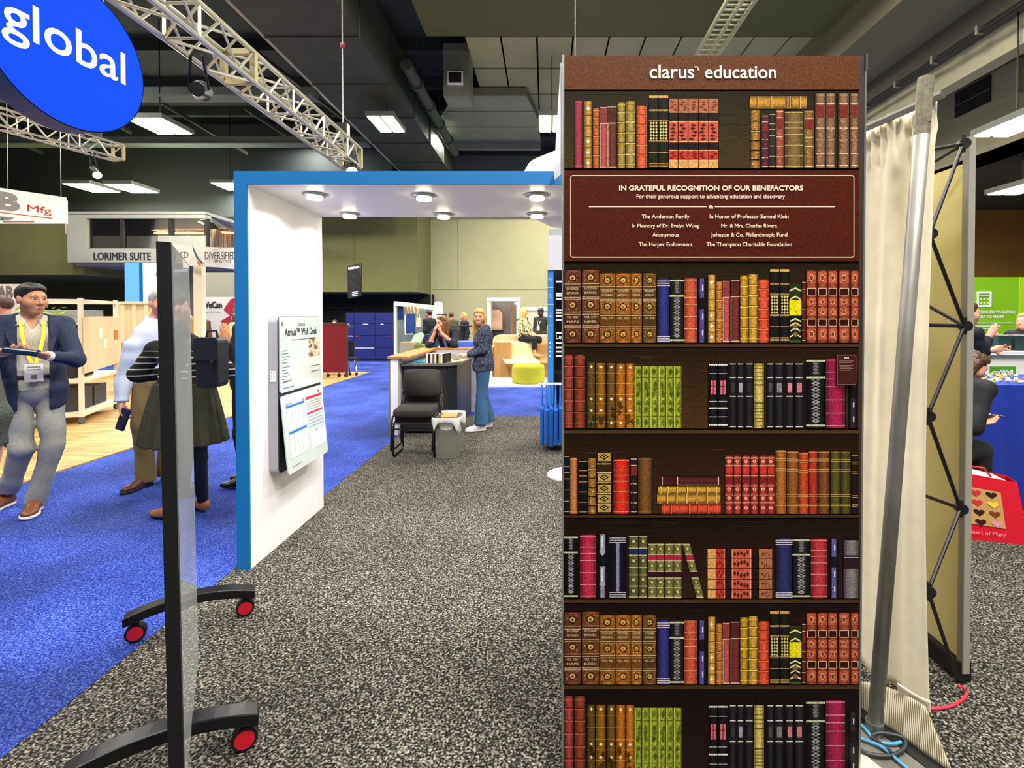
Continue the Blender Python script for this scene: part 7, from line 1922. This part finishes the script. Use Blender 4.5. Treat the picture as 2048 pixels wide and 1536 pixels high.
top(J, p9, .014, ramp_mat('patterned_cream', [(.42, '#2c2a22'), (.5, '#d8cc98'), (.7, '#e8dcae')], 16, 3, .8), .022, 1.05, -.02, .8, 'blouse'); trousers(J, p9, .014, mat('black_trousers', '#15151a', .9), .016, .03, cut=.7)
for n in 'LR': shoe(J, n, p9, .012, mat('tan_suede', '#b89468', .7))
J = stand(-.12, 13.85, -120, 1.74, z0=.045); J['hf'] = unit((-.5, -.8, -.45)); J['wrL'] = J['pel'] + V3((.12, -.25, .12)); J['elL'] = J['pel'] + V3((.30, -.05, .2)); J['hdL'] = V3((-.7, -.5, -.1)); J['wrR'] = J['pel'] + V3((-.12, -.25, .12)); J['hdR'] = V3((.7, -.5, -.1))
p10 = thing('person', (-.12, 13.85, .045), 'person in a dark olive shirt with a white badge standing behind the bench', 'person')
body(J, p10, SKIN_D, .013); hair(J, p10, .013, H_BLK); top(J, p10, .014, mat('dark_olive_shirt', '#2e3022', .85), .018, 1.05, -.08, .5, 'shirt'); trousers(J, p10, .015, mat('black_trousers', '#15151a', .9))
for n in 'LR': shoe(J, n, p10, .013, mat('black_leather', '#121012', .4))
R = torso_R(J); m = MB(); m.cbox(J['chest'] + R @ V3((0, .16, -.12)), (.09, .005, .13), Matrix([[R[i][0], R[i][1], R[i][2]] for i in range(3)])); m.build('badge', mat('badge_white', '#ece8e2', .4), p10)
for k in (-1, 1): strip('lanyard', [J['chest'] + R @ V3((.05 * k, .06, .17)), J['chest'] + R @ V3((.04 * k, .14, .05)), J['chest'] + R @ V3((.01 * k, .158, -.06))], .02, .002, mat('lanyard_grey', '#b8b8b0', .7), p10, R[:, 0])

# ---- far people
def far_person(x, y, ang, H, label, skin, hr, hs, tp, tr, h=.02, z=0.0, seat=None, tname='jacket'):
    J = stand(x, y, ang, H) if seat is None else seated(x, y, seat, ang, H, drop=.60)
    p = thing('person', (x, y, z), label, 'person')
    body(J, p, skin, h, hs != 'short'); hair(J, p, h * .9, hr, hs); top(J, p, h, tp, .02, 1.05, -.1, .95, tname); trousers(J, p, h, tr, .02, .03)
    for n in 'LR': shoe(J, n, p, h, mat('black_leather', '#121012', .4))
    return J
BT_ = mat('black_trousers', '#15151a', .9)
far_person(-6.15, 14.6, -80, 1.62, 'person with long black hair sitting behind the small white sign and red partition', SKIN_L, H_BLK, 'long', mat('black_jacket', '#121318', .8), BT_, seat=.62)
far_person(-3.35, 14.4, 150, 1.74, 'person in a black suit standing in the far booth behind the leaning person', SKIN_T, H_BLK, 'short', mat('black_jacket', '#121318', .8), BT_)
far_person(-2.85, 15.1, 120, 1.68, 'person in an olive jacket with brown hair beyond the counter', SKIN_T, H_BRN, 'short', mat('olive_jacket', '#4a4630', .85), BT_)
far_person(-2.35, 14.4, -150, 1.66, 'blonde person in black beside the thin black rail stand', SKIN_L, H_BLD, 'bob', mat('black_jacket', '#121318', .8), BT_)
far_person(-9.15, 13.3, -20, 1.70, 'person with short dark hair in a brown coat before the WeCan wall', SKIN_T, H_BLK, 'short', mat('brown_coat', '#5a4430', .85), BT_)
far_person(-8.55, 13.9, 200, 1.72, 'person with black tied hair facing left in front of the WeCan wall', SKIN_T, H_BLK, 'bun', mat('tan_coat', '#8a6a44', .85), BT_)
far_person(-8.05, 13.0, 170, 1.62, 'person in a cream top nearest to the red map wall', SKIN_L, H_BRN, 'bob', mat('cream_top', '#d8c894', .85), BT_)

# ---- right edge people
J = seated(2.92, 3.72, .52, 12, 1.64, .26, .44); J['hf'] = unit((.85, -.25, -.5))
for k in ('chest', 'neck', 'head', 'shL', 'shR'): J[k] = J[k] + V3((.09, -.01, -.01)) * (1 if k == 'chest' else 1.8)
J['head'] = J['head'] + V3((.06, 0, -.04))
for n, k in (('R', -1), ('L', 1)):
    J['el' + n] = J['sh' + n] + V3((-.13, .07 * k, -.24)); J['wr' + n] = V3((3.07, 3.56 + .06 * (k + 1) / 2, .80)); J['hd' + n] = unit((.95, -.1, .1)); J['pn' + n] = V3((0, .3 * k, .9)); J['curl' + n] = .4
p11 = thing('person', (2.92, 3.72, 0), 'person with brown hair in black sitting bent over a phone by the blue table', 'person')
body(J, p11, SKIN_L, .009, female=True); hair(J, p11, .009, H_BRN, 'bob', amp=.004); top(J, p11, .011, mat('black_jacket', '#121318', .8), .02, 1.05, -.05, .95, 'jacket'); trousers(J, p11, .013, BT_)
for n in 'LR': shoe(J, n, p11, .012, mat('black_leather', '#121012', .4))
m = MB(); m.cbox(V3((3.22, 3.59, .845)), (.15, .075, .009), Matrix.Rotation(.1, 3, 'Y')); tag(m.build('phone', mat('phone_black', '#1a1420', .2), bevel=.003), 'dark phone held in both hands of the person by the blue table', 'phone')
st_ = thing('stool', (2.92, 3.72, 0), 'dark stool under the person bent over a phone', 'stool')
m = MB(); m.cyl((2.92, 3.72, .47), .17, .035, 24); m.build('seat', BLACK, st_)
for k in range(4):
    t = math.pi / 4 + k * math.pi / 2; m = MB(); m.tube([(2.92 + .12 * math.cos(t), 3.72 + .12 * math.sin(t), .47), (2.92 + .17 * math.cos(t), 3.72 + .17 * math.sin(t), .0)], .012, 8); m.build('leg', BLACK, st_)
J = stand(4.24, 5.05, -10, 1.70); J['elR'] = V3((4.28, 4.92, 1.22)); J['wrR'] = V3((4.39, 4.95, 1.36)); J['hdR'] = V3((.6, 0, .8)); J['elL'] = V3((4.36, 5.2, 1.16)); J['wrL'] = V3((4.56, 5.1, 1.21)); J['hdL'] = V3((.9, -.1, .2))
p12 = thing('person', (4.24, 5.05, 0), 'person in dark sleeves gesturing with raised hands behind the pop-up frame edge', 'person')
body(J, p12, SKIN_L, .011); hair(J, p12, .011, H_BRN); top(J, p12, .013, mat('black_jacket', '#121318', .8), .02, 1.05, -.1, .9, 'jacket'); trousers(J, p12, .014, BT_)
for n in 'LR': shoe(J, n, p12, .013, mat('black_leather', '#121012', .4))
far_person(6.35, 6.62, 200, 1.60, 'blonde person cut by the right edge behind the white booth counter', SKIN_L, H_BLD, 'bob', mat('black_jacket', '#121318', .8), BT_, h=.014)
